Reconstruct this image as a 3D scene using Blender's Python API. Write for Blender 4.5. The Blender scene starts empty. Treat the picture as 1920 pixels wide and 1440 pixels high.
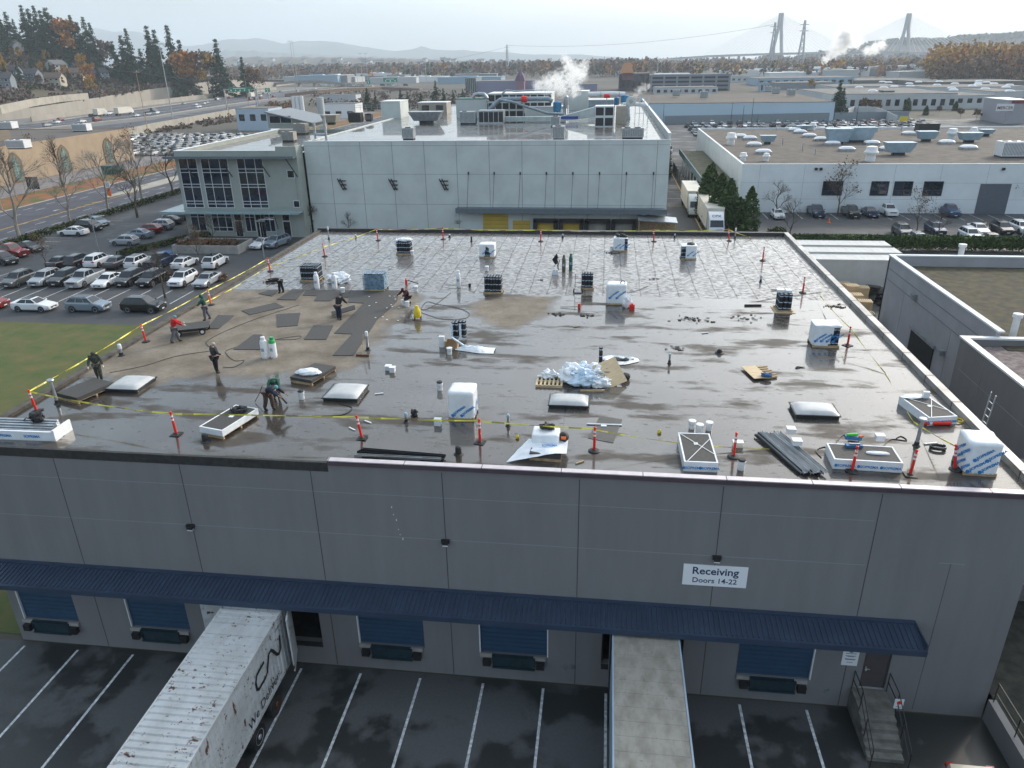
import bpy,bmesh,math,random
from mathutils import Vector,Matrix,noise
random.seed(7)
SC = bpy.context.scene
COL = SC.collection
R = math.radians
# ---------------------------------------------------------------- camera
F,PITCH,ROLL,YAW,HC = 1393.85,.410441,-.0171234,.128293,24.853
_f = Vector((-math.sin(YAW)*math.cos(PITCH),math.cos(YAW)*math.cos(PITCH),-math.sin(PITCH)))
_r0 = Vector((math.cos(YAW),math.sin(YAW),0)); _u0 = _r0.cross(_f)
_r = _r0*math.cos(ROLL)+_u0*math.sin(ROLL); _u = _r.cross(_f)
CAM = Vector((0,0,HC))
cd = bpy.data.cameras.new('camera'); cam = bpy.data.objects.new('camera',cd); COL.objects.link(cam)
cam.matrix_world = Matrix(((_r.x,_u.x,-_f.x,0),(_r.y,_u.y,-_f.y,0),(_r.z,_u.z,-_f.z,HC),(0,0,0,1)))
cd.sensor_width = 36; cd.lens = F/1920*36; cd.clip_start = .5; cd.clip_end = 60000
SC.camera = cam
def ray(x,y): return _f+_r*((x-960)/F)-_u*((y-720)/F)
def at(x,y,z=0.):
    d = ray(x,y); return CAM+d*((z-HC)/d.z)
def atY(x,y,Y):
    d = ray(x,y); return CAM+d*(Y/d.y)
# ---------------------------------------------------------------- sky, sun, exposure
SUN_AZ,SUN_EL = 42,25            # clockwise from +Y, elevation
SUNV = Vector((math.sin(R(SUN_AZ))*math.cos(R(SUN_EL)),math.cos(R(SUN_AZ))*math.cos(R(SUN_EL)),math.sin(R(SUN_EL))))
w = bpy.data.worlds.new('World'); SC.world = w; w.use_nodes = True
nt = w.node_tree; nt.nodes.clear(); N = nt.nodes.new; L = nt.links.new
sky = N('ShaderNodeTexSky'); sky.sky_type = 'NISHITA'; sky.sun_disc = False
sky.sun_elevation = R(SUN_EL); sky.sun_rotation = R(SUN_AZ); sky.air_density = 1.2; sky.dust_density = 2.5; sky.ozone_density = 1.5
tc = N('ShaderNodeTexCoord')
mp = N('ShaderNodeMapping'); mp.inputs['Scale'].default_value = (1,1,5); L(tc.outputs['Generated'],mp.inputs[0])
cn = N('ShaderNodeTexNoise'); cn.inputs['Scale'].default_value = 2.2; cn.inputs['Detail'].default_value = 6; cn.inputs['Roughness'].default_value = .55
L(mp.outputs[0],cn.inputs['Vector'])
dot = N('ShaderNodeVectorMath'); dot.operation = 'DOT_PRODUCT'; L(tc.outputs['Generated'],dot.inputs[0]); dot.inputs[1].default_value = SUNV
mr = N('ShaderNodeMapRange'); L(dot.outputs['Value'],mr.inputs[0]); mr.inputs[1].default_value = -.2; mr.inputs[2].default_value = 1; mr.inputs[3].default_value = 0; mr.inputs[4].default_value = 1
pw = N('ShaderNodeMath'); pw.operation = 'POWER'; L(mr.outputs[0],pw.inputs[0]); pw.inputs[1].default_value = 4
veil = N('ShaderNodeMix'); veil.data_type = 'RGBA'; L(pw.outputs[0],veil.inputs[0])
veil.inputs[6].default_value = (3.5,4.3,5.1,1); veil.inputs[7].default_value = (20,20,19.8,1)     # thin cloud, brighter towards the sun
cr = N('ShaderNodeMapRange'); L(cn.outputs[0],cr.inputs[0]); cr.inputs[1].default_value = .35; cr.inputs[2].default_value = .7; cr.inputs[3].default_value = .5; cr.inputs[4].default_value = .95
mx = N('ShaderNodeMix'); mx.data_type = 'RGBA'; L(cr.outputs[0],mx.inputs[0]); L(sky.outputs[0],mx.inputs[6]); L(veil.outputs[2],mx.inputs[7])
bg = N('ShaderNodeBackground'); bg.inputs[1].default_value = .115; L(mx.outputs[2],bg.inputs[0])
wo = N('ShaderNodeOutputWorld'); L(bg.outputs[0],wo.inputs[0])
sl = bpy.data.lights.new('sun','SUN'); sl.energy = 1.5; sl.angle = R(7); sl.color = (1,.9,.76)
so = bpy.data.objects.new('sun',sl); COL.objects.link(so); so.rotation_euler = (-SUNV).to_track_quat('-Z','Y').to_euler()
SC.view_settings.view_transform = 'Standard'; SC.view_settings.look = 'None'; SC.view_settings.gamma = 1
SC.view_settings.exposure = 0.74
SC.render.engine = 'CYCLES'; SC.cycles.volume_bounces = 6; SC.cycles.max_bounces = 8; SC.cycles.diffuse_bounces = 3
SC.cycles.caustics_reflective = False; SC.cycles.caustics_refractive = False
# ---------------------------------------------------------------- helpers
class MB:
    def __init__(s): s.v = []; s.f = []; s.m = []
    def add(s,vs,fs,mi=0,M=None):
        o = len(s.v)
        s.v += [tuple(M @ Vector(p)) for p in vs] if M is not None else [tuple(p) for p in vs]
        s.f += [tuple(i+o for i in f) for f in fs]; s.m += [mi]*len(fs); return s
    def box(s,a,b,mi=0,M=None):
        x0,y0,z0 = a; x1,y1,z1 = b
        return s.add([(x0,y0,z0),(x1,y0,z0),(x1,y1,z0),(x0,y1,z0),(x0,y0,z1),(x1,y0,z1),(x1,y1,z1),(x0,y1,z1)],
                     [(0,3,2,1),(4,5,6,7),(0,1,5,4),(1,2,6,5),(2,3,7,6),(3,0,4,7)],mi,M)
    def cb(s,c,d,mi=0,M=None):
        return s.box([c[i]-d[i]/2 for i in range(3)],[c[i]+d[i]/2 for i in range(3)],mi,M)
    def bar(s,p,q,w,h=None,mi=0,M=None):      # square bar from p to q
        p = Vector(p); q = Vector(q); d = q-p
        if d.length < 1e-6: return s
        h = h or w; m = Matrix.Translation(p) @ d.to_track_quat('Z','Y').to_matrix().to_4x4()
        if M is not None: m = M @ m
        return s.box((-w/2,-h/2,0),(w/2,h/2,d.length),mi,m)
    def cyl(s,p,q,r0,r1=None,n=12,mi=0,M=None,caps=True):
        p = Vector(p); q = Vector(q); r1 = r0 if r1 is None else r1; d = q-p
        m = Matrix.Translation(p) @ d.to_track_quat('Z','Y').to_matrix().to_4x4()
        if M is not None: m = M @ m
        c = [(math.cos(2*math.pi*i/n),math.sin(2*math.pi*i/n)) for i in range(n)]
        vs = [(r0*x,r0*y,0) for x,y in c]+[(r1*x,r1*y,d.length) for x,y in c]
        fs = [(i,(i+1) % n,n+(i+1) % n,n+i) for i in range(n)]
        if caps: fs += [tuple(range(n))[::-1],tuple(range(n,2*n))]
        return s.add(vs,fs,mi,m)
    def lathe(s,c,prof,n=14,mi=0,M=None):
        vs = []; fs = []
        for r,z in prof:
            vs += [(c[0]+r*math.cos(2*math.pi*i/n),c[1]+r*math.sin(2*math.pi*i/n),c[2]+z) for i in range(n)]
        for k in range(len(prof)-1):
            fs += [(k*n+i,k*n+(i+1) % n,(k+1)*n+(i+1) % n,(k+1)*n+i) for i in range(n)]
        fs += [tuple(range(n))[::-1],tuple(range((len(prof)-1)*n,len(prof)*n))]
        return s.add(vs,fs,mi,M)
    def tube(s,pts,r,n=6,mi=0,M=None):
        pts = [Vector(p) for p in pts]; vs = []; fs = []; k = len(pts)
        rr = r if isinstance(r,(list,tuple)) else [r]*k
        for j,p in enumerate(pts):
            d = (pts[min(j+1,k-1)]-pts[max(j-1,0)]).normalized()
            a = d.orthogonal() if abs(d.z) > .95 else Vector((0,0,1)).cross(d)
            a.normalize(); b = d.cross(a)
            vs += [tuple(p+rr[j]*(a*math.cos(2*math.pi*i/n)+b*math.sin(2*math.pi*i/n))) for i in range(n)]
        for j in range(k-1): fs += [(j*n+i,j*n+(i+1) % n,(j+1)*n+(i+1) % n,(j+1)*n+i) for i in range(n)]
        fs += [tuple(range(n))[::-1],tuple(range((k-1)*n,k*n))]
        return s.add(vs,fs,mi,M)
    def prism(s,poly,z0,z1,mi=0,M=None):
        n = len(poly); a = sum(poly[i][0]*poly[(i+1) % n][1]-poly[(i+1) % n][0]*poly[i][1] for i in range(n))
        if a < 0: poly = poly[::-1]
        vs = [(p[0],p[1],z0) for p in poly]+[(p[0],p[1],z1) for p in poly]
        fs = [tuple(range(n))[::-1],tuple(range(n,2*n))]+[(i,(i+1) % n,n+(i+1) % n,n+i) for i in range(n)]
        return s.add(vs,fs,mi,M)
    def sheet(s,poly,z,mi=0,M=None):
        n = len(poly); a = sum(poly[i][0]*poly[(i+1) % n][1]-poly[(i+1) % n][0]*poly[i][1] for i in range(n))
        if a < 0: poly = poly[::-1]
        return s.add([(p[0],p[1],z) for p in poly],[tuple(range(n))],mi,M)
    def ell(s,c,r,n=10,k=6,mi=0,M=None,jit=0.):
        vs = [(c[0],c[1],c[2]-r[2])]; fs = []
        for j in range(1,k):
            a = -math.pi/2+math.pi*j/k
            for i in range(n):
                t = 2*math.pi*i/n; q = 1+random.uniform(-jit,jit)
                vs.append((c[0]+r[0]*q*math.cos(a)*math.cos(t),c[1]+r[1]*q*math.cos(a)*math.sin(t),c[2]+r[2]*q*math.sin(a)))
        vs.append((c[0],c[1],c[2]+r[2])); e = len(vs)-1
        fs += [(0,1+(i+1) % n,1+i) for i in range(n)]
        for j in range(k-2): fs += [(1+j*n+i,1+j*n+(i+1) % n,1+(j+1)*n+(i+1) % n,1+(j+1)*n+i) for i in range(n)]
        b = 1+(k-2)*n; fs += [(b+i,b+(i+1) % n,e) for i in range(n)]
        return s.add(vs,fs,mi,M)
    def grid(s,nx,ny,fn,mi=0,M=None):           # fn(u,v)->xyz
        vs = [fn(i/nx,j/ny) for j in range(ny+1) for i in range(nx+1)]
        fs = [(j*(nx+1)+i,j*(nx+1)+i+1,(j+1)*(nx+1)+i+1,(j+1)*(nx+1)+i) for j in range(ny) for i in range(nx)]
        return s.add(vs,fs,mi,M)
    def text(s,txt,size,M,mi=0,bold=.0,ext=.004,al='CENTER',shear=0):
        vs,fs = text_geo(txt,size,bold,ext,al,shear); return s.add(vs,fs,mi,M)
    def build(s,name,mats,parent=None,smooth=False,loc=None,rz=0.):
        me = bpy.data.meshes.new(name); me.from_pydata(s.v,[],s.f)
        for m in (mats if isinstance(mats,(list,tuple)) else [mats]): me.materials.append(m)
        if any(s.m): me.polygons.foreach_set('material_index',s.m)
        if smooth: me.polygons.foreach_set('use_smooth',[True]*len(s.f))
        me.update(); o = bpy.data.objects.new(name,me); COL.objects.link(o)
        if smooth == 'a':
            try: me.set_sharp_from_angle(angle=R(35))
            except Exception: pass
        if parent: o.parent = parent
        if loc is not None: o.location = loc
        if rz: o.rotation_euler = (0,0,rz)
        return o
_tc = {}
def text_geo(txt,size,bold,ext,al,shear):
    k = (txt,size,bold,ext,al,shear)
    if k not in _tc:
        c = bpy.data.curves.new('lettering','FONT'); c.body = txt; c.size = size; c.extrude = ext; c.offset = bold; c.align_x = al; c.shear = shear
        c.resolution_u = 3
        o = bpy.data.objects.new('lettering',c); COL.objects.link(o); dg = bpy.context.evaluated_depsgraph_get(); dg.update()
        me = bpy.data.meshes.new_from_object(o.evaluated_get(dg))
        _tc[k] = ([tuple(v.co) for v in me.vertices],[tuple(p.vertices) for p in me.polygons])
        bpy.data.objects.remove(o); bpy.data.curves.remove(c); bpy.data.meshes.remove(me)
    return _tc[k]
def T(o,label=None,cat=None,group=None,kind=None):
    if label: o['label'] = label
    if cat: o['category'] = cat
    if group: o['group'] = group
    if kind: o['kind'] = kind
    return o
def thing(name,label,cat,loc=(0,0,0),rz=0.,group=None):
    o = bpy.data.objects.new(name,None); COL.objects.link(o); o.location = loc; o.rotation_euler = (0,0,rz); o.empty_display_size = .2
    return T(o,label,cat,group)
def kids(o): return [c for c in COL.objects if c.parent == o]
_tree = {}
def dup(root,loc,rz=0.,label=None,group=None,scale=None,paint=None):
    if root.name not in _tree:
        ks = kids(root); _tree[root.name] = [(c,kids(c)) for c in ks]
    r = root.copy(); COL.objects.link(r); r.location = loc; r.rotation_euler = (0,0,rz)
    if scale is not None: r.scale = (scale,)*3 if isinstance(scale,(int,float)) else scale
    if label: r['label'] = label
    if group: r['group'] = group
    elif 'group' in r.keys() and group is False: del r['group']
    if paint: dopaint(r,paint)
    for c,gs in _tree[root.name]:
        n = c.copy(); COL.objects.link(n); n.parent = r
        if paint: dopaint(n,paint)
        for g in gs:
            d = g.copy(); COL.objects.link(d); d.parent = n
            if paint: dopaint(d,paint)
    return r
def dopaint(o,paint):
    if o.type == 'MESH':
        for i,sl_ in enumerate(o.material_slots):
            if sl_.material and sl_.material.name == 'paint': sl_.link = 'OBJECT'; sl_.material = paint
def frame(p,q,up=(0,0,1)):                       # matrix at p, x towards q
    x = (Vector(q)-Vector(p)).normalized(); z = Vector(up); y = z.cross(x).normalized(); z = x.cross(y)
    return Matrix(((x.x,y.x,z.x,p[0]),(x.y,y.y,z.y,p[1]),(x.z,y.z,z.z,p[2]),(0,0,0,1)))
RZ = lambda a: Matrix.Rotation(a,4,'Z')
TR = lambda x,y,z=0: Matrix.Translation((x,y,z))
XZ = lambda x,y,z: Matrix(((1,0,0,x),(0,0,-1,y),(0,1,0,z),(0,0,0,1)))     # text facing -Y
# ---------------------------------------------------------------- materials
def lin(h):
    h = h.lstrip('#'); c = [int(h[i:i+2],16)/255 for i in (0,2,4)]
    return tuple(x/12.92 if x <= .04045 else ((x+.055)/1.055)**2.4 for x in c)
_M = {}
def mat(name,col=(.5,.5,.5),rough=.6,metal=0.,var=.12,sc=3.,bump=0.,bsc=None,col2=None,trans=0.,emit=None,es=0.,alpha=1.,stretch=None,isl=0.,spec=.5,coat=0.,wpos=False,lo=.35,hi=.65,det=5):
    if name in _M: return _M[name]
    m = bpy.data.materials.new(name); m.use_nodes = True; n = m.node_tree; b = n.nodes['Principled BSDF']
    c = lin(col) if isinstance(col,str) else col
    b.inputs['Roughness'].default_value = rough; b.inputs['Metallic'].default_value = metal; b.inputs['Specular IOR Level'].default_value = spec
    b.inputs['Coat Weight'].default_value = coat
    if trans: b.inputs['Transmission Weight'].default_value = trans
    if alpha < 1: b.inputs['Alpha'].default_value = alpha
    if emit: b.inputs['Emission Color'].default_value = (*emit,1); b.inputs['Emission Strength'].default_value = es
    cA = tuple(max(0,x*(1-var)) for x in c); cB = (lin(col2) if isinstance(col2,str) else col2) if col2 else tuple(min(1,x*(1+var)) for x in c)
    if col2: cA = c
    if var or col2 or bump or isl:
        if wpos: src = n.nodes.new('ShaderNodeNewGeometry').outputs['Position']
        else: src = n.nodes.new('ShaderNodeTexCoord').outputs['Object']
        if stretch:
            q = n.nodes.new('ShaderNodeMapping'); q.inputs['Scale'].default_value = stretch; n.links.new(src,q.inputs[0]); src = q.outputs[0]
        t = n.nodes.new('ShaderNodeTexNoise'); t.inputs['Scale'].default_value = sc; t.inputs['Detail'].default_value = det; t.inputs['Roughness'].default_value = .6
        n.links.new(src,t.inputs['Vector'])
        g = n.nodes.new('ShaderNodeMapRange'); g.inputs[1].default_value = lo; g.inputs[2].default_value = hi; n.links.new(t.outputs[0],g.inputs[0])
        x = n.nodes.new('ShaderNodeMix'); x.data_type = 'RGBA'; x.inputs[6].default_value = (*cA,1); x.inputs[7].default_value = (*cB,1); n.links.new(g.outputs[0],x.inputs[0])
        out = x.outputs[2]
        if isl:
            gi = n.nodes.new('ShaderNodeNewGeometry'); hv = n.nodes.new('ShaderNodeHueSaturation'); mm = n.nodes.new('ShaderNodeMapRange')
            mm.inputs[3].default_value = 1-isl; mm.inputs[4].default_value = 1+isl; n.links.new(gi.outputs['Random Per Island'],mm.inputs[0])
            n.links.new(mm.outputs[0],hv.inputs['Value']); n.links.new(out,hv.inputs['Color']); out = hv.outputs[0]
        n.links.new(out,b.inputs['Base Color'])
        if bump:
            t2 = n.nodes.new('ShaderNodeTexNoise'); t2.inputs['Scale'].default_value = bsc or sc*6; t2.inputs['Detail'].default_value = 4; n.links.new(src,t2.inputs['Vector'])
            bp = n.nodes.new('ShaderNodeBump'); bp.inputs['Strength'].default_value = bump; bp.inputs['Distance'].default_value = .02
            n.links.new(t2.outputs[0],bp.inputs['Height']); n.links.new(bp.outputs[0],b.inputs['Normal'])
    else: b.inputs['Base Color'].default_value = (*c,1)
    _M[name] = m; return m
def struct(name,mb,m,smooth=False):
    o = mb.build(name,m,smooth=smooth); o['kind'] = 'structure'; return o
G = {}
G['conc'] = mat('concrete',(.34,.33,.31),.85,var=.18,sc=.8,bump=.3,bsc=20)
G['concL'] = mat('pale_concrete',(.36,.335,.29),.85,var=.15,sc=.3)
G['white'] = mat('white_paint',(.75,.76,.77),.5,var=.05)
G['plastic'] = mat('white_plastic',(.78,.8,.82),.35,var=.04)
G['black'] = mat('black_rubber',(.018,.018,.02),.6,var=.3)
G['dark'] = mat('dark_metal',(.05,.052,.055),.45,.6,var=.2)
G['galv'] = mat('galvanised_metal',(.42,.45,.48),.38,.75,var=.18,sc=2)
G['steel'] = mat('brushed_steel',(.62,.64,.66),.35,.55,var=.1)
G['glass'] = mat('dark_glass',(.012,.018,.026),.06,var=0,spec=.7)
G['wood'] = mat('pallet_wood',(.44,.32,.19),.8,var=.25,sc=4,stretch=(1,8,1))
G['ply'] = mat('plywood',(.62,.48,.3),.7,var=.12,sc=2,stretch=(1,6,1))
G['card'] = mat('cardboard',(.38,.25,.14),.85,var=.1)
G['red'] = mat('red_orange_plastic',(.75,.035,.02),.45,var=.06)
G['orange'] = mat('orange_plastic',(.8,.16,.02),.45,var=.06)
G['yel'] = mat('yellow_plastic',(.75,.55,.02),.45,var=.06)
G['tape'] = mat('caution_tape',(.8,.72,.08),.45,var=.1)
G['wrap'] = mat('white_plastic_wrap',(.8,.83,.86),.3,var=.06,sc=3,bump=.5,bsc=6)
G['wrapb'] = mat('bluish_plastic_wrap',(.55,.68,.8),.25,var=.2,sc=4,bump=.6,bsc=8)
G['blue'] = mat('blue_print',(.02,.22,.55),.5,var=.05)
G['roll'] = mat('black_membrane_roll',(.014,.016,.02),.35,var=.2)
G['band'] = mat('pale_blue_tape',(.5,.62,.75),.4,var=.05)
G['board'] = mat('dark_coated_board',(.062,.06,.058),.75,var=.25,sc=18,bump=.3,bsc=60)
G['green'] = mat('green_paint',(.02,.3,.12),.5,var=.05)
G['navy'] = mat('navy_paint',(.02,.04,.11),.45,var=.05)
G['rust'] = mat('rust',(.16,.06,.025),.9,var=.35,sc=12)
# ---------------------------------------------------------------- ground and paving
def nodes_of(m): return m.node_tree.nodes,m.node_tree.links
def asphalt(name,col,wetcol,lo,hi,sc,rw=.25,rd=.85):
    m = mat(name,col,rd,var=0); n,l = nodes_of(m); b = n['Principled BSDF']
    p = n.new('ShaderNodeNewGeometry').outputs['Position']
    def noi(s,d=6): 
        t = n.new('ShaderNodeTexNoise'); t.inputs['Scale'].default_value = s; t.inputs['Detail'].default_value = d; t.inputs['Roughness'].default_value = .62; l.new(p,t.inputs['Vector']); return t.outputs[0]
    g = n.new('ShaderNodeMapRange'); g.inputs[1].default_value = lo; g.inputs[2].default_value = hi; l.new(noi(sc,7),g.inputs[0])
    x = n.new('ShaderNodeMix'); x.data_type = 'RGBA'; x.inputs[6].default_value = (*col,1); x.inputs[7].default_value = (*wetcol,1); l.new(g.outputs[0],x.inputs[0])
    f = n.new('ShaderNodeMapRange'); f.inputs[3].default_value = .72; f.inputs[4].default_value = 1.28; l.new(noi(9,8),f.inputs[0])
    y = n.new('ShaderNodeVectorMath'); y.operation = 'SCALE'; l.new(x.outputs[2],y.inputs[0]); l.new(f.outputs[0],y.inputs['Scale'])
    l.new(y.outputs[0],b.inputs['Base Color'])
    r = n.new('ShaderNodeMapRange'); r.inputs[3].default_value = rd; r.inputs[4].default_value = rw; l.new(g.outputs[0],r.inputs[0]); l.new(r.outputs[0],b.inputs['Roughness'])
    bp = n.new('ShaderNodeBump'); bp.inputs['Strength'].default_value = .25; bp.inputs['Distance'].default_value = .01; l.new(noi(60,2),bp.inputs['Height']); l.new(bp.outputs[0],b.inputs['Normal'])
    return m
G['yard'] = asphalt('yard_asphalt',(.08,.085,.088),(.028,.031,.031),.47,.53,.2,.35)
G['lot'] = asphalt('parking_asphalt',(.065,.067,.072),(.045,.047,.05),.45,.6,.12,.5)
G['road'] = asphalt('road_asphalt',(.07,.07,.085),(.05,.05,.062),.45,.6,.1,.5)
G['line'] = mat('road_paint',(.55,.57,.59),.7,var=.4,sc=6)
G['yline'] = mat('yellow_road_paint',(.6,.36,.07),.7,var=.2,sc=6)
G['land'] = mat('land',(.06,.058,.045),.95,sc=.006,col2=(.12,.105,.085),wpos=True,det=8)
G['grass'] = mat('lawn',(.05,.09,.02),.95,sc=.5,col2=(.13,.11,.04),bump=.8,bsc=14,wpos=True,det=9,lo=.3,hi=.7)
b = MB(); n_ = 40; E_ = 11500
b.grid(60,60,lambda u,v: ((u-.5)*2*E_,(v-.5)*2*E_,-.02)); struct('ground',b,G['land'])
b = MB(); b.sheet([(-34,-20),(60,-20),(60,24.3),(15.9,24.3),(15.9,75),(-34,24.3)],0); b = MB()
b.sheet([(-29.2,-30),(60,-30),(60,100),(15.9,100),(15.9,24.4),(-29.2,24.4)],0.); struct('yard',b,G['yard'])
b = MB(); b.sheet([(-91,60),(-27,60),(-27,68),(14,68),(14,118),(-66,118),(-66,190),(-91,190)],.0); b.sheet([(14.2,100.3),(110,100.3),(110,136),(14.2,136)],0.0)
b.sheet([(9.5,136.4),(22,136.4),(22,215),(9.5,215)],0.0); b.sheet([(9.5,118.2),(14,118.2),(14,136.2),(9.5,136.2)],0.)
b.sheet([(8,216),(150,216),(150,345),(8,345)],0.); struct('parking_lot',b,G['lot'])
b = MB(); b.sheet([(-140,24),(-29.4,24),(-29.4,24.8),(-26.85,24.8),(-26.85,68.6),(-92,68.6),(-92,60),(-140,60)],.006); b.sheet([(-34,-10),(-29.4,-10),(-29.4,23.9),(-34,23.9)],.006)
struct('lawn',b,G['grass'])
b = MB(); b.sheet([(-113.5,-40),(-91.3,-40),(-91.3,420),(-113.5,420)],.006); struct('road',b,G['road'])
# verge beyond the road, with fallen leaves
G['verge'] = mat('leafy_verge',(.09,.1,.03),.95,sc=.22,col2=(.26,.1,.04),bump=.8,bsc=10,wpos=True,det=9,lo=.42,hi=.56)
b = MB(); b.sheet([(-125.5,-40),(-113.8,-40),(-113.8,420),(-125.5,420)],.01); struct('verge',b,G['verge'])
b = MB(); b.sheet([(-138.6,-40),(-125.6,-40),(-125.6,420),(-138.6,420)],.006); struct('path',b,mat('paving',(.22,.2,.2),.9,wpos=True,sc=.4))
# kerbs
b = MB(); b.box((-113.8,-40,0),(-113.5,420,.14)); b.box((-91.3,-40,0),(-91.,420,.14)); b.box((-29.4,-30,0),(-29.2,24,.14))
struct('kerb',b,G['conc'])
b = MB()
b.prism([(-103.9,145.3),(-102.6,145.3),(-101.0,160),(-101.3,260),(-105.4,260),(-105.3,160)],.0,.14); struct('road_median',b,G['concL'])
# painted markings: one sheet per kind of line
b = MB()
for x in (-26.4,-23.7,-20.95,-18.2,-15.5,-12.85,-10.1,-7.4,-4.6,-1.98,.7,3.5,6.25,8.95): b.box((x-.055,10.2,.002),(x+.055,24.1,.006))
struct('bay_lines',b,G['line'])
b = MB()
for x in (-95.2,-98.4,-108.2,-110.9):
    for k in range(60):
        y = 60+k*6.5
        if 0 < y < 410: b.box((x-.07,y,.008),(x+.07,y+2.6,.012))
for k in range(13): b.box((-49-.06+k*2.75-33,96-20,.004),(-49+.06+k*2.75-33,81.4,.008))
for k in range(15): b.box((-84+k*2.75-.05,83.5,.004),(-84+k*2.75+.05,88.5,.008))
for k in range(12): b.box((-89,92+k*2.75,.004),(-84.3,92.1+k*2.75,.008))
for k in range(10): b.box((-78,108+k*2.75,.004),(-73,108.1+k*2.75,.008))
for k in range(20): b.box((24+k*2.8,128.6,.004),(24.1+k*2.8,133.8,.008))
for k in range(20): b.box((24+k*2.8,110,.004),(24.1+k*2.8,115,.008))
for k in range(5): b.box((-68.7,69.5+0*k,.004),(-68.6,73.5,.008)) if k == 0 else None
b.sheet([(-91.8-12.6,131),(-91.8-12.1,131),(-91.8-12.35,133)],.012)
struct('white_lines',b,G['line'])
b = MB()
b.box((-101.5,-40,.008),(-101.35,420,.012)); b.box((-101.1,-40,.008),(-100.95,120,.012))
for k in range(9): 
    y = 119+k*2.6; b.sheet([(-101.3-k*.14,y),(-101.0,y+1),(-101.0,y+1.5),(-101.3-k*.14,y+.5)],.013)
b.box((14.9,100.5,.006),(15.1,215,.01)); b.box((9.9,136.5,.006),(10.1,215,.01))
for k in range(6): b.box((10.2,140+k*8,.006),(14.8,140.2+k*8,.01))
for k in range(7): b.sheet([(57+k*.9,122),(57.3+k*.9,122),(60.3+k*.9,127),(60+k*.9,127)],.01)
struct('yellow_lines',b,G['yline'])
b = MB(); b.sheet([(-64.5,99.2),(-62.5,99.2),(-62.5,101.2),(-64.5,101.2)],.012); struct('blue_bay_marking',b,mat('blue_road_paint',(.06,.17,.38),.8))

# ---------------------------------------------------------------- the warehouse being re-roofed
XL,XR,YF,YB,ZR = -26.8,15.9,24.5,67.6,10.35
G['wall'] = mat('grey_wall_paint',(.196,.194,.198),.75,sc=1.1,var=.07,stretch=(1.2,1,.16),lo=.3,hi=.7,det=7)
G['joint'] = mat('wall_joint',(.05,.052,.056),.8,var=0)
G['jointL'] = mat('pale_wall_joint',(.3,.31,.33),.8,var=0)
wh = thing('warehouse','long grey warehouse whose wet flat roof the workers are standing on','warehouse',(0,0,0))
b = MB(); OP = [(-26.35,-23.55,1.3,4.1),(-20.98,-18.08,1.3,4.1),(-15.9,-11.85,1.2,4.2),(-10.15,-7.2,1.35,4.1),(-4.77,-1.8,1.35,4.1),(.45,3.8,1.25,4.2),(6.02,9.02,1.25,4.1),(10.95,11.95,1.05,3.15)]
x = XL
for o in OP: b.box((x,YF,-.5),(o[0],YF+.3,4.2)); b.box((o[0],YF,-.5),(o[1],YF+.3,o[2])); x = o[1]
for o in OP:
    if o[3] < 4.2: b.box((o[0],YF,o[3]),(o[1],YF+.3,4.2))
b.box((x,YF,-.5),(XR,YF+.3,4.2)); b.box((XL,YF,4.2),(XR,YF+.3,ZR-.02))
b.box((XL,YF+.3,-.5),(XL+.3,YB,ZR-.02)); b.box((XR-.3,YF+.3,-.5),(XR,YB,ZR-.02)); b.box((XL+.3,YB-.3,-.5),(XR-.3,YB,ZR-.02))
for x in (-22.4,-16.85,-11.3,-5.97,-.64,4.69,10.3):
    b.box((x-.016,YF-.004,4.66),(x+.016,YF,ZR-.1),1); 
    if not any(o[0] < x < o[1] for o in OP): b.box((x-.016,YF-.004,0),(x+.016,YF,4.5),1)
for x in (-18.05-1.2,-13.9-3.3,-8.7+5.35-.0,13.2):
    pass
for z,x0,x1 in ((9.1,XL,10.2),(7.12,XL,10.2),(5.0,20,20)):
    if x0 < x1: b.box((x0,YF-.003,z-.008),(x1,YF,z+.008),2)
b.box((13.2,YF-.003,.1),(13.22,YF,7.4),1); b.box((12.8,YF-.003,7.4),(13.7,YF,7.42),2)
b.build('wall',[G['wall'],G['joint'],G['jointL']],wh)
b = MB(); b.box((XL-.12,YF-.02,ZR-.3),(-10.55,YF+.12,ZR+.1)); b.build('roof_edge',mat('torn_edge_felt',(.03,.03,.03),.6,var=.4,sc=5),wh)
b = MB(); b.box((-10.52,YF-.07,ZR+.1),(XR+.05,YF+.2,ZR+.24)); b.box((-10.52,YF-.08,ZR+.02),(XR+.06,YF-.045,ZR+.2),1)
for k in range(9): b.box((-10.5+k*3.05,YF-.074,ZR+.1),(-10.47+k*3.05,YF+.204,ZR+.243),1)
b.build('coping',[mat('pale_coping',(.6,.54,.56),.35,.3,var=.08),mat('purple_fascia',(.08,.055,.07),.5)],wh)
b = MB(); b.box((XR-.32,YF+.2,ZR-.02),(XR+.06,YB+.05,ZR+.28)); 
for k in range(14): b.box((XR-.324,26+k*3.05,ZR-.02),(XR+.064,26.07+k*3.05,ZR+.284),1)
b.build('parapet',[mat('weathered_metal_cap',(.26,.25,.24),.4,.5,sc=.6,col2=(.5,.49,.47),wpos=True),G['dark']],wh)
b = MB(); b.box((XL-.1,YB-.35,ZR-.02),(XR-.33,YB+.05,ZR+.3)); b.box((XL-.1,YF+.13,ZR-.02),(XL+.32,YB-.36,ZR+.14),1)
b.build('parapet',[mat('black_parapet_felt',(.035,.035,.038),.5,var=.3),mat('dirty_kerb',(.12,.105,.085),.8,sc=2,col2=(.05,.045,.04),wpos=True)],wh)
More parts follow.
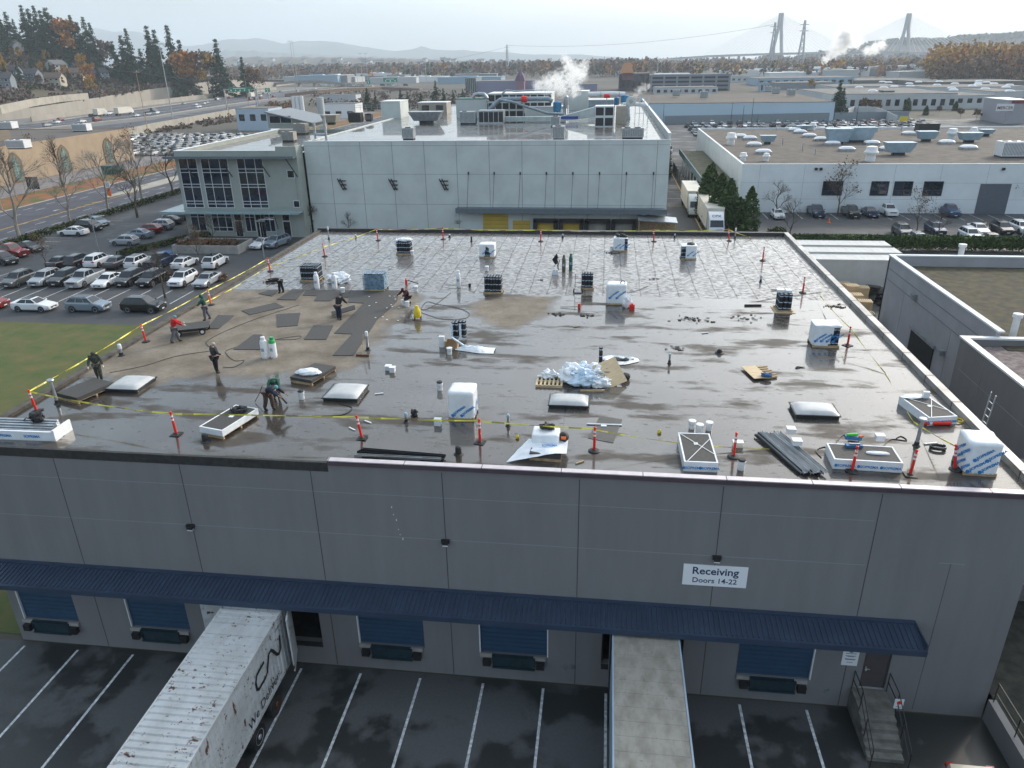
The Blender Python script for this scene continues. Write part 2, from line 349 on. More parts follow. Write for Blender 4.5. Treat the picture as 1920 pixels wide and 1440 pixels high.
# roof surface: one sheet whose wetness and coverings vary from place to place
DRY = [[at(x,y,ZR).to_2d() for x,y in q] for q in (
 [(405,541),(780,545),(797,556),(772,580),(735,615),(708,645),(690,670),(665,697),(625,706),(590,712),(520,701),(470,713),(400,709),(340,713),(285,724),(235,712),(190,714),(165,702),(95,725),(150,680)],
 [(876,575),(900,560),(960,553),(1048,556),(1035,582),(1010,602),(965,617),(930,618),(900,602),(882,590)])]
def sd(p,poly):
    best = 1e9; ins = False; n = len(poly)
    for i in range(n):
        a = poly[i]; c = poly[(i+1) % n]; e = c-a; w_ = p-a; t = max(0,min(1,w_.dot(e)/e.dot(e))); best = min(best,(w_-e*t).length)
        if (a.y > p.y) != (c.y > p.y) and p.x < (c.x-a.x)*(p.y-a.y)/(c.y-a.y)+a.x: ins = not ins
    return best if ins else -best
b = MB(); nx,ny = 130,130; x0,x1,y0,y1 = XL+.32,XR-.33,YF+.2,YB-.36
b.grid(nx,ny,lambda u,v: (x0+(x1-x0)*u,y0+(y1-y0)*v,ZR))
ro = b.build('roof',[],wh); me = ro.data
at1 = me.attributes.new('dry','FLOAT','POINT')
at1.data.foreach_set('value',[max(-3,max(sd(Vector(v.co[:2]),q) for q in DRY)) for v in me.vertices])
m = mat('roof_membrane',(.1,.1,.1),.5,var=0); me.materials.append(m); n,l = nodes_of(m); bs = n['Principled BSDF']
P = n.new('ShaderNodeNewGeometry').outputs['Position']
def nn(ty): return n.new('ShaderNode'+ty)
def noi(s,d=6,st=None,ro_=.6,off=None):
    src = P
    if st: q = nn('Mapping'); q.inputs['Scale'].default_value = st; l.new(P,q.inputs[0]); src = q.outputs[0]
    t = nn('TexNoise'); t.inputs['Scale'].default_value = s; t.inputs['Detail'].default_value = d; t.inputs['Roughness'].default_value = ro_; l.new(src,t.inputs['Vector']); return t.outputs[0]
def mr_(x,a,b_,c=0.,d=1.): 
    g = nn('MapRange'); g.inputs[1].default_value = a; g.inputs[2].default_value = b_; g.inputs[3].default_value = c; g.inputs[4].default_value = d; l.new(x,g.inputs[0]); return g.outputs[0]
def ma(op,x,y=None,z=None):
    g = nn('Math'); g.operation = op
    for i,q in enumerate((x,y,z)):
        if q is None: continue
        if isinstance(q,(int,float)): g.inputs[i].default_value = q
        else: l.new(q,g.inputs[i])
    return g.outputs[0]
def mixc(f_,a,c):
    g = nn('Mix'); g.data_type = 'RGBA'
    for i,q in ((6,a),(7,c)):
        if isinstance(q,tuple): g.inputs[i].default_value = (*q,1)
        else: l.new(q,g.inputs[i])
    l.new(f_,g.inputs[0]) if not isinstance(f_,(int,float)) else None
    return g.outputs[2]
at_ = nn('Attribute'); at_.attribute_name = 'dry'; dryv = at_.outputs['Fac']
sx = nn('SeparateXYZ'); l.new(P,sx.inputs[0]); X_,Y_ = sx.outputs[0],sx.outputs[1]
dry = mr_(ma('ADD',dryv,ma('MULTIPLY',ma('SUBTRACT',noi(.9,8),.5),2.6)),-.3,.7)
deck = mr_(ma('ADD',Y_,ma('MULTIPLY',ma('SUBTRACT',noi(1.3),.5),.5)),48.1,48.25)
# membrane: dark wet sheets with seams, dull drying patches and scuffs
patch = mr_(noi(.5,7,(.5,1.5,1)),.53,.62)
scuff = mr_(noi(2.2,8,(1,2.2,1)),.62,.7)
fine = noi(14,6)
seamx = mr_(ma('ABSOLUTE',ma('SUBTRACT',ma('FRACT',ma('DIVIDE',ma('ADD',X_,50.3),6.1)),.5)),.494,.497)
seamy = mr_(ma('ABSOLUTE',ma('SUBTRACT',ma('FRACT',ma('DIVIDE',ma('ADD',Y_,ma('MULTIPLY',ma('SUBTRACT',noi(.2),.5),.25)),1.0)),.5)),.478,.49)
memb = mixc(mr_(fine,.3,.7),(.034,.027,.021),(.058,.048,.038))
memb = mixc(mr_(noi(.12,3),.4,.62),memb,(.085,.08,.075))
memb = mixc(ma('MULTIPLY',patch,.8),memb,(.06,.048,.036)); memb = mixc(ma('MULTIPLY',scuff,.85),memb,(.035,.033,.03))
memb = mixc(ma('MULTIPLY',seamy,.35),memb,(.03,.03,.03)); memb = mixc(ma('MULTIPLY',seamx,.7),memb,(.03,.03,.03))
mrough = ma('ADD',mr_(noi(.35,6),.35,.65,.12,.3),ma('MULTIPLY',patch,.45)); mrough = ma('ADD',mrough,ma('MULTIPLY',scuff,.3))
# tan, dry stripped insulation
tan = mixc(mr_(noi(.6,10),.32,.68),(.14,.118,.092),(.28,.245,.2)); tan = mixc(mr_(noi(7,8,(1,3,1)),.5,.72),tan,(.13,.11,.085))
# back strip: felt boards with joints and many small puddles
cx = mr_(ma('ABSOLUTE',ma('SUBTRACT',ma('FRACT',ma('DIVIDE',ma('ADD',ma('ADD',X_,ma('MULTIPLY',ma('SUBTRACT',noi(.5),.5),.3)),60),1.25)),.5)),.452,.474)
cy = mr_(ma('ABSOLUTE',ma('SUBTRACT',ma('FRACT',ma('DIVIDE',ma('ADD',Y_,ma('MULTIPLY',ma('SUBTRACT',noi(.6),.5),.3)),2.5)),.5)),.48,.492)
jt = ma('MAXIMUM',cx,ma('MULTIPLY',cy,.6))
pud_glint = mr_(noi(3.6,6,(.8,2.2,1),.62),.38,.58)
dk = mixc(mr_(noi(3,8),.3,.7),(.08,.074,.07),(.15,.14,.135)); dk = mixc(ma('MULTIPLY',pud_glint,.5),dk,(.22,.215,.21)); dk = mixc(ma('MULTIPLY',mr_(noi(.7,5,(1,1.6,1)),.55,.68),.7),dk,(.07,.062,.06)); dk = mixc(ma('MULTIPLY',jt,.75),dk,(.05,.046,.044))  # puddles also paled in base colour to imitate white sky glints
drough = ma('ADD',mr_(pud_glint,0,1,.5,.2),ma('MULTIPLY',jt,.3))
col = mixc(deck,mixc(dry,memb,tan),dk); l.new(col,bs.inputs['Base Color'])
def mixf(f_,a,c):
    g = nn('Mix'); l.new(f_,g.inputs[0])
    for i,q in ((2,a),(3,c)):
        if isinstance(q,(int,float)): g.inputs[i].default_value = q
        else: l.new(q,g.inputs[i])
    return g.outputs[0]
l.new(mixf(deck,mixf(dry,mrough,.9),drough),bs.inputs['Roughness'])
dull = ma('SUBTRACT',1.,ma('MULTIPLY',ma('MAXIMUM',patch,scuff),.8)); wet = mixf(deck,ma('MULTIPLY',ma('SUBTRACT',1.,dry),dull),pud_glint); l.new(ma('MULTIPLY',wet,1.),bs.inputs['Coat Weight']); bs.inputs['Coat Roughness'].default_value = .07; bs.inputs['Coat IOR'].default_value = 1.55; bs.inputs['Specular IOR Level'].default_value = .25
bp = nn('Bump'); bp.inputs['Strength'].default_value = .35; bp.inputs['Distance'].default_value = .006; l.new(noi(5,5),bp.inputs['Height']); l.new(bp.outputs[0],bs.inputs['Normal'])
bp2 = nn('Bump'); bp2.inputs['Strength'].default_value = .25; bp2.inputs['Distance'].default_value = .004; l.new(noi(2.2,3),bp2.inputs['Height']); l.new(bp2.outputs[0],bs.inputs['Coat Normal'])
# canopy
CX0,CX1 = -29.5,12.42
b = MB(); yo = 23.15
b.box((CX0,24.32,4.52),(CX1,24.5,4.68))
b.add([(CX0,yo,4.42),(CX1,yo,4.42),(CX1,24.32,4.6),(CX0,24.32,4.6),(CX0,yo,4.36),(CX1,yo,4.36),(CX1,24.32,4.52),(CX0,24.32,4.52)],[(0,1,2,3),(4,7,6,5),(0,4,5,1),(1,5,6,2),(2,6,7,3),(3,7,4,0)])
x = CX0+.05
while x < CX1: b.add([(x,yo+.02,4.42),(x+.07,yo+.02,4.42),(x+.07,24.32,4.6),(x,24.32,4.6),(x+.018,yo+.02,4.465),(x+.052,yo+.02,4.465),(x+.052,24.32,4.645),(x+.018,24.32,4.645)],[(0,1,5,4),(4,5,6,7),(1,2,6,5),(3,0,4,7)]); x += .2
b.box((CX0,yo-.12,4.2),(CX1+.03,yo-.005,4.44)); b.box((CX1+.003,yo,4.25),(CX1+.05,24.5,4.66))
b.build('canopy',mat('navy_ribbed_steel',(.036,.058,.1),.42,.15,var=.12,sc=1.5),wh)
for k in range(8): x = -27+k*5.35; MB().bar((x,24.5,3.4),(x,23.3,4.2),.06).build('canopy_bracket',G['navy'],wh)
G['ddoor'] = mat('blue_roller_door',(.03,.075,.14),.5,.1,var=.08,sc=2)
def dock_door(x0,x1,z0,z1,trackL=True,trackR=False):
    b = MB(); k = int((z1-z0)/.115)
    for i in range(k): za = z0+i*.115; b.box((x0+.03,YF+.1+(.02 if i % 2 else 0),za),(x1-.03,YF+.16,za+.115))
    d = b.build('dock_door',G['ddoor'],wh)
    for ok,xx in ((trackL,x0),(trackR,x1-.05)):
        if ok: MB().box((xx,YF-.012,z0),(xx+.05,YF+.09,z1)).build('track',G['white'],d)
    c = (x0+x1)/2
    b = MB(); b.box((c-.88,YF-.13,z0-.62),(c+.88,YF-.003,z0-.08)); b.box((c-.93,YF-.2,z0-.66),(c+.93,YF-.131,z0-.58)); b.box((c-.93,YF-.2,z0-.1),(c+.93,YF-.0,z0-.02))
    b.box((c-.91,YF-.17,z0-.57),(c-.86,YF-.003,z0-.11)); b.box((c+.86,YF-.17,z0-.57),(c+.91,YF-.003,z0-.11))
    b.build('dock_leveller',mat('dark_teal_steel',(.02,.045,.06),.5,.3,var=.25),d)
    for s in (-1,1):
        b = MB(); X = c+s*1.16; b.box((X-.17,YF-.28,z0-.5),(X+.17,YF-.06,z0-.18)); 
        for q in range(4): b.box((X-.16+q*.085,YF-.3,z0-.49),(X-.1+q*.085,YF-.281,z0-.19))
        b.build('dock_bumper',G['black'],d)
        MB().box((X-.3,YF-.1,z0-.17),(X+.22,YF-.002,z0)).build('sill',G['conc'],d)
dock_door(-26.35,-23.55,1.3,4.1); dock_door(-20.98,-18.08,1.3,4.1); dock_door(-10.15,-7.2,1.38,4.1); dock_door(-4.77,-1.8,1.38,4.1,True,True); dock_door(6.02,9.02,1.25,4.1,False,True)
for x0,x1 in ((-15.9,-11.85),(.45,3.8)):
    b = MB(); b.box((x0,YF+.2,1.2),(x0+.07,YF+3,4.2)); b.box((x1-.07,YF+.2,1.2),(x1,YF+3,4.2)); b.box((x0,YF-.05,1.0),(x1,YF-.003,1.24)); b.box((x0,YF+3,.9),(x1,YF+3.1,4.3)); b.box((x0,YF+.3,1.1),(x1,YF+3,1.2))
    b.build('dock_opening',G['dark'],wh)
b = MB(); b.box((11.0,YF+.08,1.05),(11.9,YF+.13,3.1)); md = b.build('door',mat('brown_grey_door',(.07,.06,.062),.6),wh)
MB().box((11.06,YF+.0,1.95),(11.12,YF+.08,2.12)).bar((11.08,YF+.02,2.03),(11.24,YF+.02,2.03),.03).build('handle',G['steel'],md)
MB().box((10.95,YF-.01,1.02),(11.95,YF+.09,1.06)).build('threshold',G['steel'],md)
for x in (-22.35-5.4,-16.9,-5.97,4.72):
    b = MB(); b.box((x-.17,YF-.14,7.03),(x+.17,YF-.005,7.17)); b.box((x-.12,YF-.19,6.98),(x+.12,YF-.141,7.1)); lo = b.build('wall_light',G['dark'],wh)
    MB().box((x-.11,YF-.19,6.93),(x+.11,YF-.06,6.979)).build('lens',mat('lamp_lens',(.7,.7,.68),.3),lo)
for x,z in ((-.75+.0,.95),(9.75,.75),(-1.1,.9)): MB().box((x-.09,YF-.03,z-.1),(x+.09,YF-.003,z+.1)).build('junction_box',G['galv'],wh)
for x,z,h in ((-8.1,8.55,.1),(-7.95,7.95,.12),(-7.9,7.5,.05),(-7.85,7.25,.05),(-7.75,7.05,.14),(-8.05,8.2,.05)): MB().ell((x,YF-.004,z),(.02,.003,h/2),6,4).build('paint_mark',G['white'],wh)
# skylights: curb, frame and domed lens
def skylight(px,w_,d_,rz=0.,tw=0):
    p = at(*px,ZR); s = thing('skylight',None,None); s.parent = wh; s.location = (p.x,p.y,ZR); s.rotation_euler = (0,0,rz)
    b = MB(); b.box((-w_/2,-d_/2,0),(w_/2,d_/2,.14)); 
    c = b.build('curb',mat('black_skylight_curb',(.03,.028,.027),.5,var=.3),s)
    b = MB(); e = .06; b.box((-w_/2-e,-d_/2-e,.14),(w_/2+e,d_/2+e,.19)); b.build('skylight_frame',G['dark'],s)
    b = MB(); b.grid(12,12,lambda u,v: ((u-.5)*(w_+.0),(v-.5)*(d_+.0),.192+.17*(max(0,1-(2*u-1)**4)*max(0,1-(2*v-1)**4))**.6))
    b.build('dome',mat('frosted_dome',(.46,.47,.47),.22,var=.12,sc=1.4,coat=.5),s,smooth=True)
for q in (((247,724),1.65,1.6),((649,740),1.65,1.65),((1067,757),1.75,1.15),((1526,774),1.8,1.25)): skylight(*q)
# ---------------------------------------------------------------- things on the roof
def rf(x,y,z=0.): p = at(x,y,ZR+z); return (p.x,p.y,ZR+z)
# delineator posts
def post_proto(kind,col,nm):
    t = thing(nm,'','traffic post',(0,0,-50),0,'traffic delineator posts holding the yellow tape')
    b = MB()
    if kind == 'round': b.lathe((0,0,0),[(.24,0),(.24,.03),(.2,.06),(.09,.075),(.07,.1)],16)
    elif kind == 'hex': b.lathe((0,0,0),[(.25,0),(.24,.035),(.12,.06),(.08,.1)],6)
    else: b.box((-.21,-.21,0),(.21,.21,.035)); b.lathe((0,0,.036),[(.12,0),(.07,.05)],10)
    b.build('base',G['black'],t)
    b = MB(); b.lathe((0,0,.08),[(.058,0),(.055,.3),(.05,.86),(.03,.88),(.03,.92),(.052,.93),(.052,1.0),(.02,1.02)],12)
    b.build('post',G[col],t,smooth='a')
    for z in (.68,.84) if kind != 'hex' else (.62,.78): MB().lathe((0,0,z),[(.0562,0),(.0556,.085)],12).build('reflective_band',G['white'],t)
    return t
PP = {('round','red'): post_proto('round','red','delineator_post'),('square','red'): post_proto('square','red','delineator_post'),('hex','red'): post_proto('hex','red','delineator_post'),('round','orange'): post_proto('round','orange','delineator_post')}
used = set(); POSTS = {}
def post(i,px,kind,col,lean,label):
    k = (kind,col); p = rf(*px); t = PP[k]
    if k in used: t = dup(t,p,0,label)
    else: t.location = p; t['label'] = label; used.add(k)
    t.rotation_euler = (R(lean[1]),R(lean[0]),R(random.uniform(-40,40)) if lean == (0,0) else 0)
    d = Vector((math.sin(R(lean[0])),-math.sin(R(lean[1])),1)).normalized(); POSTS[i] = Vector(p)+d*1.0
for a in ((0,(69,771),'square','red',(-6,0),'leaning red post beside the tall capped pipe at the near left corner of the roof'),
 (1,(331,815),'square','red',(-3,0),'red post with square base left of the wrapped board pallet with coiled rope'),
 (2,(679,822),'square','red',(-8,0),'leaning red post with square base above the bundle of black flashings'),
 (3,(900,830),'square','red',(0,0),'upright red post just right of the white wrapped cube with blue print'),
 (4,(1114,846),'round','red',(0,0),'red post with round base right of the pallet draped in a white sheet'),
 (5,(1375,857),'round','red',(1,0),'red post right of the wrapped board bundle with crossed straps'),
 (6,(1597,884),'round','red',(2,0),'red post in front of the wide wrapped bundle with tools on top'),
 (7,(1706,891),'square','red',(3,0),'red post on a square base between the wide wrapped bundle and the corner cube'),
 (8,(1790,881),'hex','red',(-9,0),'leaning red post touching the white printed cube at the near right corner'),
 (9,(1589,648),'square','red',(0,0),'red post beside the half wrapped pallet of rolls near the right parapet'),
 (10,(1505,549),'round','red',(0,0),'red post near the right parapet behind the three column roll pallet'),
 (11,(1430,489),'round','red',(0,0),'red post standing alone in the far right corner area of the felt deck'),
 (12,(1367,452),'round','red',(-8,0),'leaning red post beside the pale pipe at the far right corner'),
 (13,(1226,453),'round','red',(-5,0),'red post at the far edge right of the pallet with black hoses'),
 (14,(1014,453),'round','red',(0,0),'red post at the far edge in front of the orange yellow dock doors'),
 (15,(831,449),'round','red',(0,0),'red post at the far edge left of the small grey vent'),
 (16,(709,451),'round','red',(-4,0),'red post at the far edge left of the roll pallet capped with white plastic'),
 (17,(609,481),'round','red',(-3,0),'red post standing inside the tape behind the large roll pallet on the left'),
 (18,(507,509),'round','red',(-4,0),'red post at the left edge beside the worker bending over black felt'),
 (19,(396,572),'round','orange',(-3,0),'orange post at the left edge next to the green hooded worker'),
 (20,(274,641),'round','red',(-5,0),'red post at the left edge behind the short grey pipe')): post(*a)
# caution tape, sagging between the posts
def tape(pts,label,sag=.05,wdt=.07):
    b = MB()
    for i in range(len(pts)-1):
        p,q = Vector(pts[i]),Vector(pts[i+1]); n_ = max(6,int((q-p).length/.5)); sg = min(.9,sag*(q-p).length) if not isinstance(sag,list) else sag[i]
        P_ = [p.lerp(q,k/n_)-Vector((0,0,sg*4*(k/n_)*(1-k/n_))) for k in range(n_+1)]
        for k in range(n_):
            a,c = P_[k],P_[k+1]; wa,wc = wdt*(.75+.25*math.sin(k*1.3)),wdt*(.75+.25*math.sin((k+1)*1.3)); s = (c-a).normalized().cross(Vector((0,0,1)))*.02*math.sin(k)
            s2 = (c-a).normalized().cross(Vector((0,0,1)))*.02*math.sin(k+1); u = Vector((0,0,1))
            b.add([a-u*wa/2+s,c-u*wc/2+s2,c+u*wc/2-s2,a+u*wa/2-s],[(0,1,2,3)],1 if k % 3 == 1 else 0)
    o = b.build('caution_tape',[G['tape'],mat('caution_tape_print',(.35,.3,.05),.5)]); sd_ = o.modifiers.new('t','SOLIDIFY'); sd_.thickness = .004
    return T(o,label,'tape')
G0 = lambda x,y: Vector(rf(x,y,.03))
pr = Vector((XR+.0,0,0))
tape([POSTS[0],POSTS[1],POSTS[2],POSTS[3],POSTS[4]],'long sagging yellow caution tape along the near edge of the roof',sag=[.12,.0,.03,.03])
tape([POSTS[4]+Vector((0,0,-.02)),G0(1500,842)],'thin loose yellow tape lying from the near edge post towards the metal flashings',sag=.03,wdt=.04)
tape([POSTS[0],POSTS[20],POSTS[19],POSTS[18]],'yellow caution tape along the left edge of the roof above the lawn',sag=.008)
tape([POSTS[19]+Vector((-.3,0,-.8)),G0(497,503)+Vector((0,0,.0)),POSTS[17]+Vector((0,0,-.2)),POSTS[16],POSTS[15],POSTS[14],POSTS[13],POSTS[12],Vector(rf(1412,447))],'yellow caution tape strung along the far edge of the roof',sag=.012)
tape([Vector(rf(1536,552,.3)),POSTS[9],Vector(rf(1660,700,.03)),G0(1712,790),POSTS[8]],'yellow caution tape along the right side of the roof near the parapet',sag=.01,wdt=.06)
# pipes and vents belong to the roof
def pipe(px,h,r,cap=None,col='galv',lean=(0,0),boot=True,name='vent_pipe'):
    p = rf(*px); b = MB(); top = Vector((h*math.sin(R(lean[0])),0,h))
    b.cyl((0,0,.1),top,r,r*.92,12)
    if name == 'vent_pipe' and h > .9: b.cyl(top*.3,top*.3+Vector((0,0,.05)),r*1.06,n=12)
    o = b.build(name,G[col],wh,loc=p,smooth='a')
    if boot: MB().lathe((0,0,0),[(r*2.1,0),(r*2,.02),(r*1.35,.06),(r*1.25,.2)],12).build('pipe_boot',G['black'],o)
    if cap == 'flat': MB().lathe(tuple(top),[(r*.8,-.04),(r*2.1,.0),(r*2.2,.06),(r*1.9,.1),(.01,.12)],14).build('cap',G['galv'],o,smooth='a')
    if cap == 'white': MB().lathe(tuple(top),[(r*1.15,-.2),(r*1.15,0),(r*.9,.06),(.01,.08)],12).build('cap',G['plastic'],o)
    if cap == 'dome': MB().lathe(tuple(top),[(r*1.3,-.22),(r*1.35,0),(r*1.1,.1),(.01,.14)],12).build('cap',G['dark'],o,smooth='a')
    if cap == 'blue': MB().lathe(tuple(top),[(r*1.15,-.1),(r*1.25,0),(r*.8,.06),(.01,.07)],12).build('cap',mat('pale_blue_cap',(.35,.5,.62),.4),o)
pipe((108,757),1.15,.075,'flat',lean=(-2,0)); pipe((228,667),.62,.09,'white'); pipe((690,657),1.05,.075,'white'); pipe((1718,836),1.15,.075,'flat',lean=(1,0))
pipe((617,449),1.1,.06,'white',boot=True); pipe((1378,447),.85,.06,'white'); pipe((1426,529),.42,.06,'blue'); pipe((1255,682),.5,.055,'blue')
pipe((762,792),.42,.06,'blue'); pipe((953,799),.52,.06,'blue'); pipe((860,852),.26,.1,'dome'); pipe((112,817),.26,.1,'dome','plastic'); pipe((386,828),.26,.1,'dome','plastic')
pipe((667,446),.25,.06,'white'); pipe((843,445),.22,.07,'white'); pipe((884,453),.35,.06,'dome'); pipe((1055,446),.3,.06,'blue'); pipe((1265,446),.3,.06,'blue'); pipe((1716,452),.0,.01) if 0 else None
o = MB().lathe((0,0,0),[(.26,0),(.24,.03),(.15,.06),(.14,.14),(.08,.22),(.01,.24)],14).build('roof_drain',G['black'],wh,loc=rf(1349,662),smooth='a')
# roll pallets
def tray(b,w_,d_):                                   # wooden pallet
    for k in range(3): y = -d_/2+.05+k*(d_-.1)/2; b.box((-w_/2,y-.045,.0),(w_/2,y+.045,.02)); b.box((-w_/2,y-.04,.02),(w_/2,y+.04,.11))
    n_ = int(d_/.13)
    for k in range(7): x = -w_/2+.05+k*(w_-.1)/6; b.box((x-.05,-d_/2,.11),(x+.05,d_/2,.13))
    return b
def roll(r,h,z=.13):
    b = MB(); b.cyl((0,0,z),(0,0,z+h),r,n=12); b.cyl((0,0,z+h),(0,0,z+h+.002),r*.35,n=8,mi=1)
    for f_ in (.12,.5,.88): b.lathe((0,0,z+h*f_-.03),[(r*1.02,0),(r*1.02,.05)],12,1)
    return b
def roll_pallet(px,nx,ny,label,rz=0,r=.095,h=1.02,wrapm=None,skip=(),pal=True,group='pallets of upright membrane rolls',d_=None):
    w_ = nx*r*2.05; dd = ny*r*2.05; t = thing('roll_pallet',label,'roll pallet',rf(*px),R(rz),group); t.location.y += dd/2
    if pal: tray(MB(),w_+.12,dd+.12).build('pallet',G['wood'],t)
    p0 = None
    for i in range(nx):
        for j in range(ny):
            if (i,j) in skip: continue
            x,y = (i-(nx-1)/2)*r*2.05,(j-(ny-1)/2)*r*2.05
            if p0 is None: p0 = roll(r,h).build('roll',[G['roll'],G['band']],t,loc=(x,y,0),smooth='a'); o = p0
            else: o = p0.copy(); COL.objects.link(o); o.parent = t; o.location = (x,y,0)
            o.location.z = random.uniform(0,.02)
    return t
def lump(b,c,s,seed,n_=14,amp=.12,mi=0,flat=False):
    """crumpled plastic sheet or bag"""
    def fn(u,v):
        a,e = u*2*math.pi,(v-.5)*math.pi; d = Vector((math.cos(e)*math.cos(a),math.cos(e)*math.sin(a),math.sin(e)))
        k = 1+amp*noise.noise(d*2.3+Vector((seed,0,0)))*2.2+amp*.8*abs(noise.noise(d*6+Vector((0,seed,0))))
        z = c[2]+s[2]*d.z*k
        return (c[0]+s[0]*d.x*k,c[1]+s[1]*d.y*k,max(.004,z))
    return b.grid(n_*2,n_,fn,mi)
t = roll_pallet((757,478),6,4,'roll pallet capped with a torn white plastic hood at the far left',h=.95)
lump(MB(),(0,.1,1.16),(.62,.4,.16),3).build('plastic_cap',G['wrap'],t); lump(MB(),(-.62,-.1,.95),(.16,.2,.3),5).build('plastic_flap',G['wrap'],t)
t = roll_pallet((581,528),7,5,'biggest pallet of black rolls, with white roll tops, behind the white gas cylinder',h=1.0)
tray(MB(),1.5,.5)
t = roll_pallet((702,546),7,5,'roll pallet wrapped in bluish film standing on the seam between tan and wet roof',h=1.08); MB().box((-.75,-.53,.12),(.75,-.52,1.15)).box((.74,-.53,.12),(.75,.53,1.15)).box((-.75,-.53,1.22),(.75,.53,1.225)).build('film_wrap',mat('thin_blue_film',(.25,.38,.5),.2,var=.3,sc=5,alpha=.5),t)
t = roll_pallet((924,551),6,4,'roll pallet of black rolls beside a white canister near the roof centre',h=1.02)
t = roll_pallet((1101,543),4,3,'small group of black rolls beside the steel hand truck',h=.98)
t = roll_pallet((1471,586),3,4,'three column roll pallet with white tops on an oversize wooden pallet',r=.13,h=1.0); MB().box((-.62,-.7,.0),(.62,.7,.03)).build('deck_board',G['ply'],t); MB().box((-.5,-.1,1.14),(-.05,.35,1.3)).box((.05,-.1,1.14),(.38,.35,1.28)).build('foam_cap',G['plastic'],t); MB().box((-.75,.1,1.15),(-.3,.6,1.17)).build('felt_scrap',G['dark'],t)
t = roll_pallet((860,640),4,3,'loose cluster of black and blue rolls behind the open cardboard box',skip=((3,0),(2,0)),h=.95,pal=False); 
for x in (-.36,.12): MB().box((x-.06,-.33,.1),(x+.06,-.3,1.05)).build('blue_sleeve',G['wrapb'],t)
# wrapped pallets with diagonal blue print
LOGO = 'SOPREMA'
def print_face(b,w_,h_,M_,step=.5,size=.13,mi=0,diag=38,rows=((.33,0.),)):
    """diagonal lettering and emblem laid on a face whose local x,y span w_ by h_"""
    for zf,off in rows:
        x = -w_/2+off+step*.5
        while x < w_/2-.12:
            m_ = M_ @ Matrix.Translation((x,h_*zf,.012)) @ RZ(R(diag))
            b.text(LOGO,size,m_ @ TR(size*2.6,0),mi,bold=size*.045,ext=.001)
            b.ell((0,size*.2,0),(size*.5,size*.55,.004),8,4,mi,m_ @ TR(-.02,0)); b.ell((size*.45,-.02,0),(size*.14,size*.4,.004),6,4,mi,m_)
            x += step
def wrapped(px,w_,d_,h_,label,rz=0,gap=None,rows=((.2,0.),),step=.42,size=.15,cat='wrapped pallet',group='pallets wrapped in printed plastic',side=False,seed=1,rolls=None):
    t = thing('wrapped_pallet',label,cat,rf(*px),R(rz),group); t.location += RZ(R(rz)) @ Vector((0,d_/2,0))
    tray(MB(),w_,d_).build('pallet',G['wood'],t)
    def fn(u,v):                                      # rounded, slightly crumpled box
        a = u*2*math.pi; c,s = math.cos(a),math.sin(a); e = 12; k = (abs(c)**e+abs(s)**e)**(-1/e); x,y = c*k*w_/2,s*k*d_/2
        if v > .8: q = (v-.8)/.2; f_ = 1-q**1.3; z = h_-.03*(1-q)+.03*q*0; x *= f_; y *= f_; z = h_+.03*math.sin(q*3)
        else: z = .1+(h_-.1)*v/.8
        nn_ = noise.noise(Vector((x*3+seed,y*3,z*3)))*.03
        return (x*(1+nn_/w_),y*(1+nn_/d_),z+nn_*.8)
    b = MB(); b.grid(48,14,fn)
    if gap:                                            # opening in the wrap through which rolls show
        b = MB(); b.grid(48,14,fn)
        keep = []
        for f_ in b.f:
            c = sum((Vector(b.v[i]) for i in f_),Vector())/4
            if not gap(c.x/w_,c.y/d_,c.z/h_): keep.append(f_)
        b.f = keep; b.m = [0]*len(keep)
        r = .09; i = 0; x = -w_/2+.12; p0 = None
        while x < w_/2-.06:
            for y in (-d_/2+.13,-d_/2+.33):
                if p0 is None: p0 = roll(r,h_-.25).build('roll',[G['roll'],G['band']],t,loc=(x,y,0))
                else: q = p0.copy(); COL.objects.link(q); q.parent = t; q.location = (x,y,0)
            x += .19
        MB().box((-w_/2+.05,-d_/2+.45,.13),(w_/2-.05,d_/2-.05,h_-.12)).build('rolls_behind',G['roll'],t)
    b.build('plastic_wrap',G['wrap'],t,smooth=not gap)
    b = MB(); print_face(b,w_-.08,h_,XZ(0,-d_/2,.08),step,size,rows=rows)
    if side: print_face(b,d_-.1,h_,Matrix(((0,0,side,side*w_/2),(side,0,0,0),(0,1,0,.08),(0,0,0,1))),step,size,rows=rows)
    b.build('printed_lettering',G['blue'],t)
    return t
wrapped((865,788),1.15,1.15,1.33,'plain topped white wrapped cube with three blue diagonal prints, alone near the roof centre front',rows=((.1,0.),),step=.4,side=1,size=.15)
wrapped((1837,893),1.15,1.2,1.35,'white wrapped cube with many blue prints at the near right corner by the parapet',rz=-3,rows=((.06,-.1),(.42,.05)),step=.42,size=.15,side=-1,seed=4)
wrapped((913,484),1.25,1.0,1.1,'wrapped roll pallet with a black triangular tear, far left of the standing gas cylinders',gap=lambda x,y,z: y < -.4 and abs(x-.02) < .2*(1-z)+.03 and z < .85,rows=((.25,0),),step=.6,size=.11)
t = wrapped((1163,472),1.15,1.0,1.1,'wrapped roll pallet with black hoses piled on top at the far edge',gap=lambda x,y,z: x > .28 and z < .95,rows=((.2,0.),),step=.36,size=.11)
b = MB(); 
for k in range(9): lump(b,(random.uniform(-.4,.5),random.uniform(-.3,.3),1.16+random.uniform(0,.12)),(.16,.14,.12),k,6)
b.build('hose_heap',G['black'],t)
t = wrapped((1291,487),1.2,1.0,1.08,'wrapped roll pallet with its left side torn open, farthest right of the far row',gap=lambda x,y,z: x < -.2 and z < .9 and x > -.5,rows=((.22,.3),),step=.42,size=.11); lump(MB(),(.15,0,1.12),(.3,.3,.14),8,8).build('bag',G['black'],t)
t = wrapped((1155,572),1.3,.9,1.33,'tall wrapped stack with a dark ring on top beside the red jerry can',rows=((.28,0),),step=.44,size=.15)
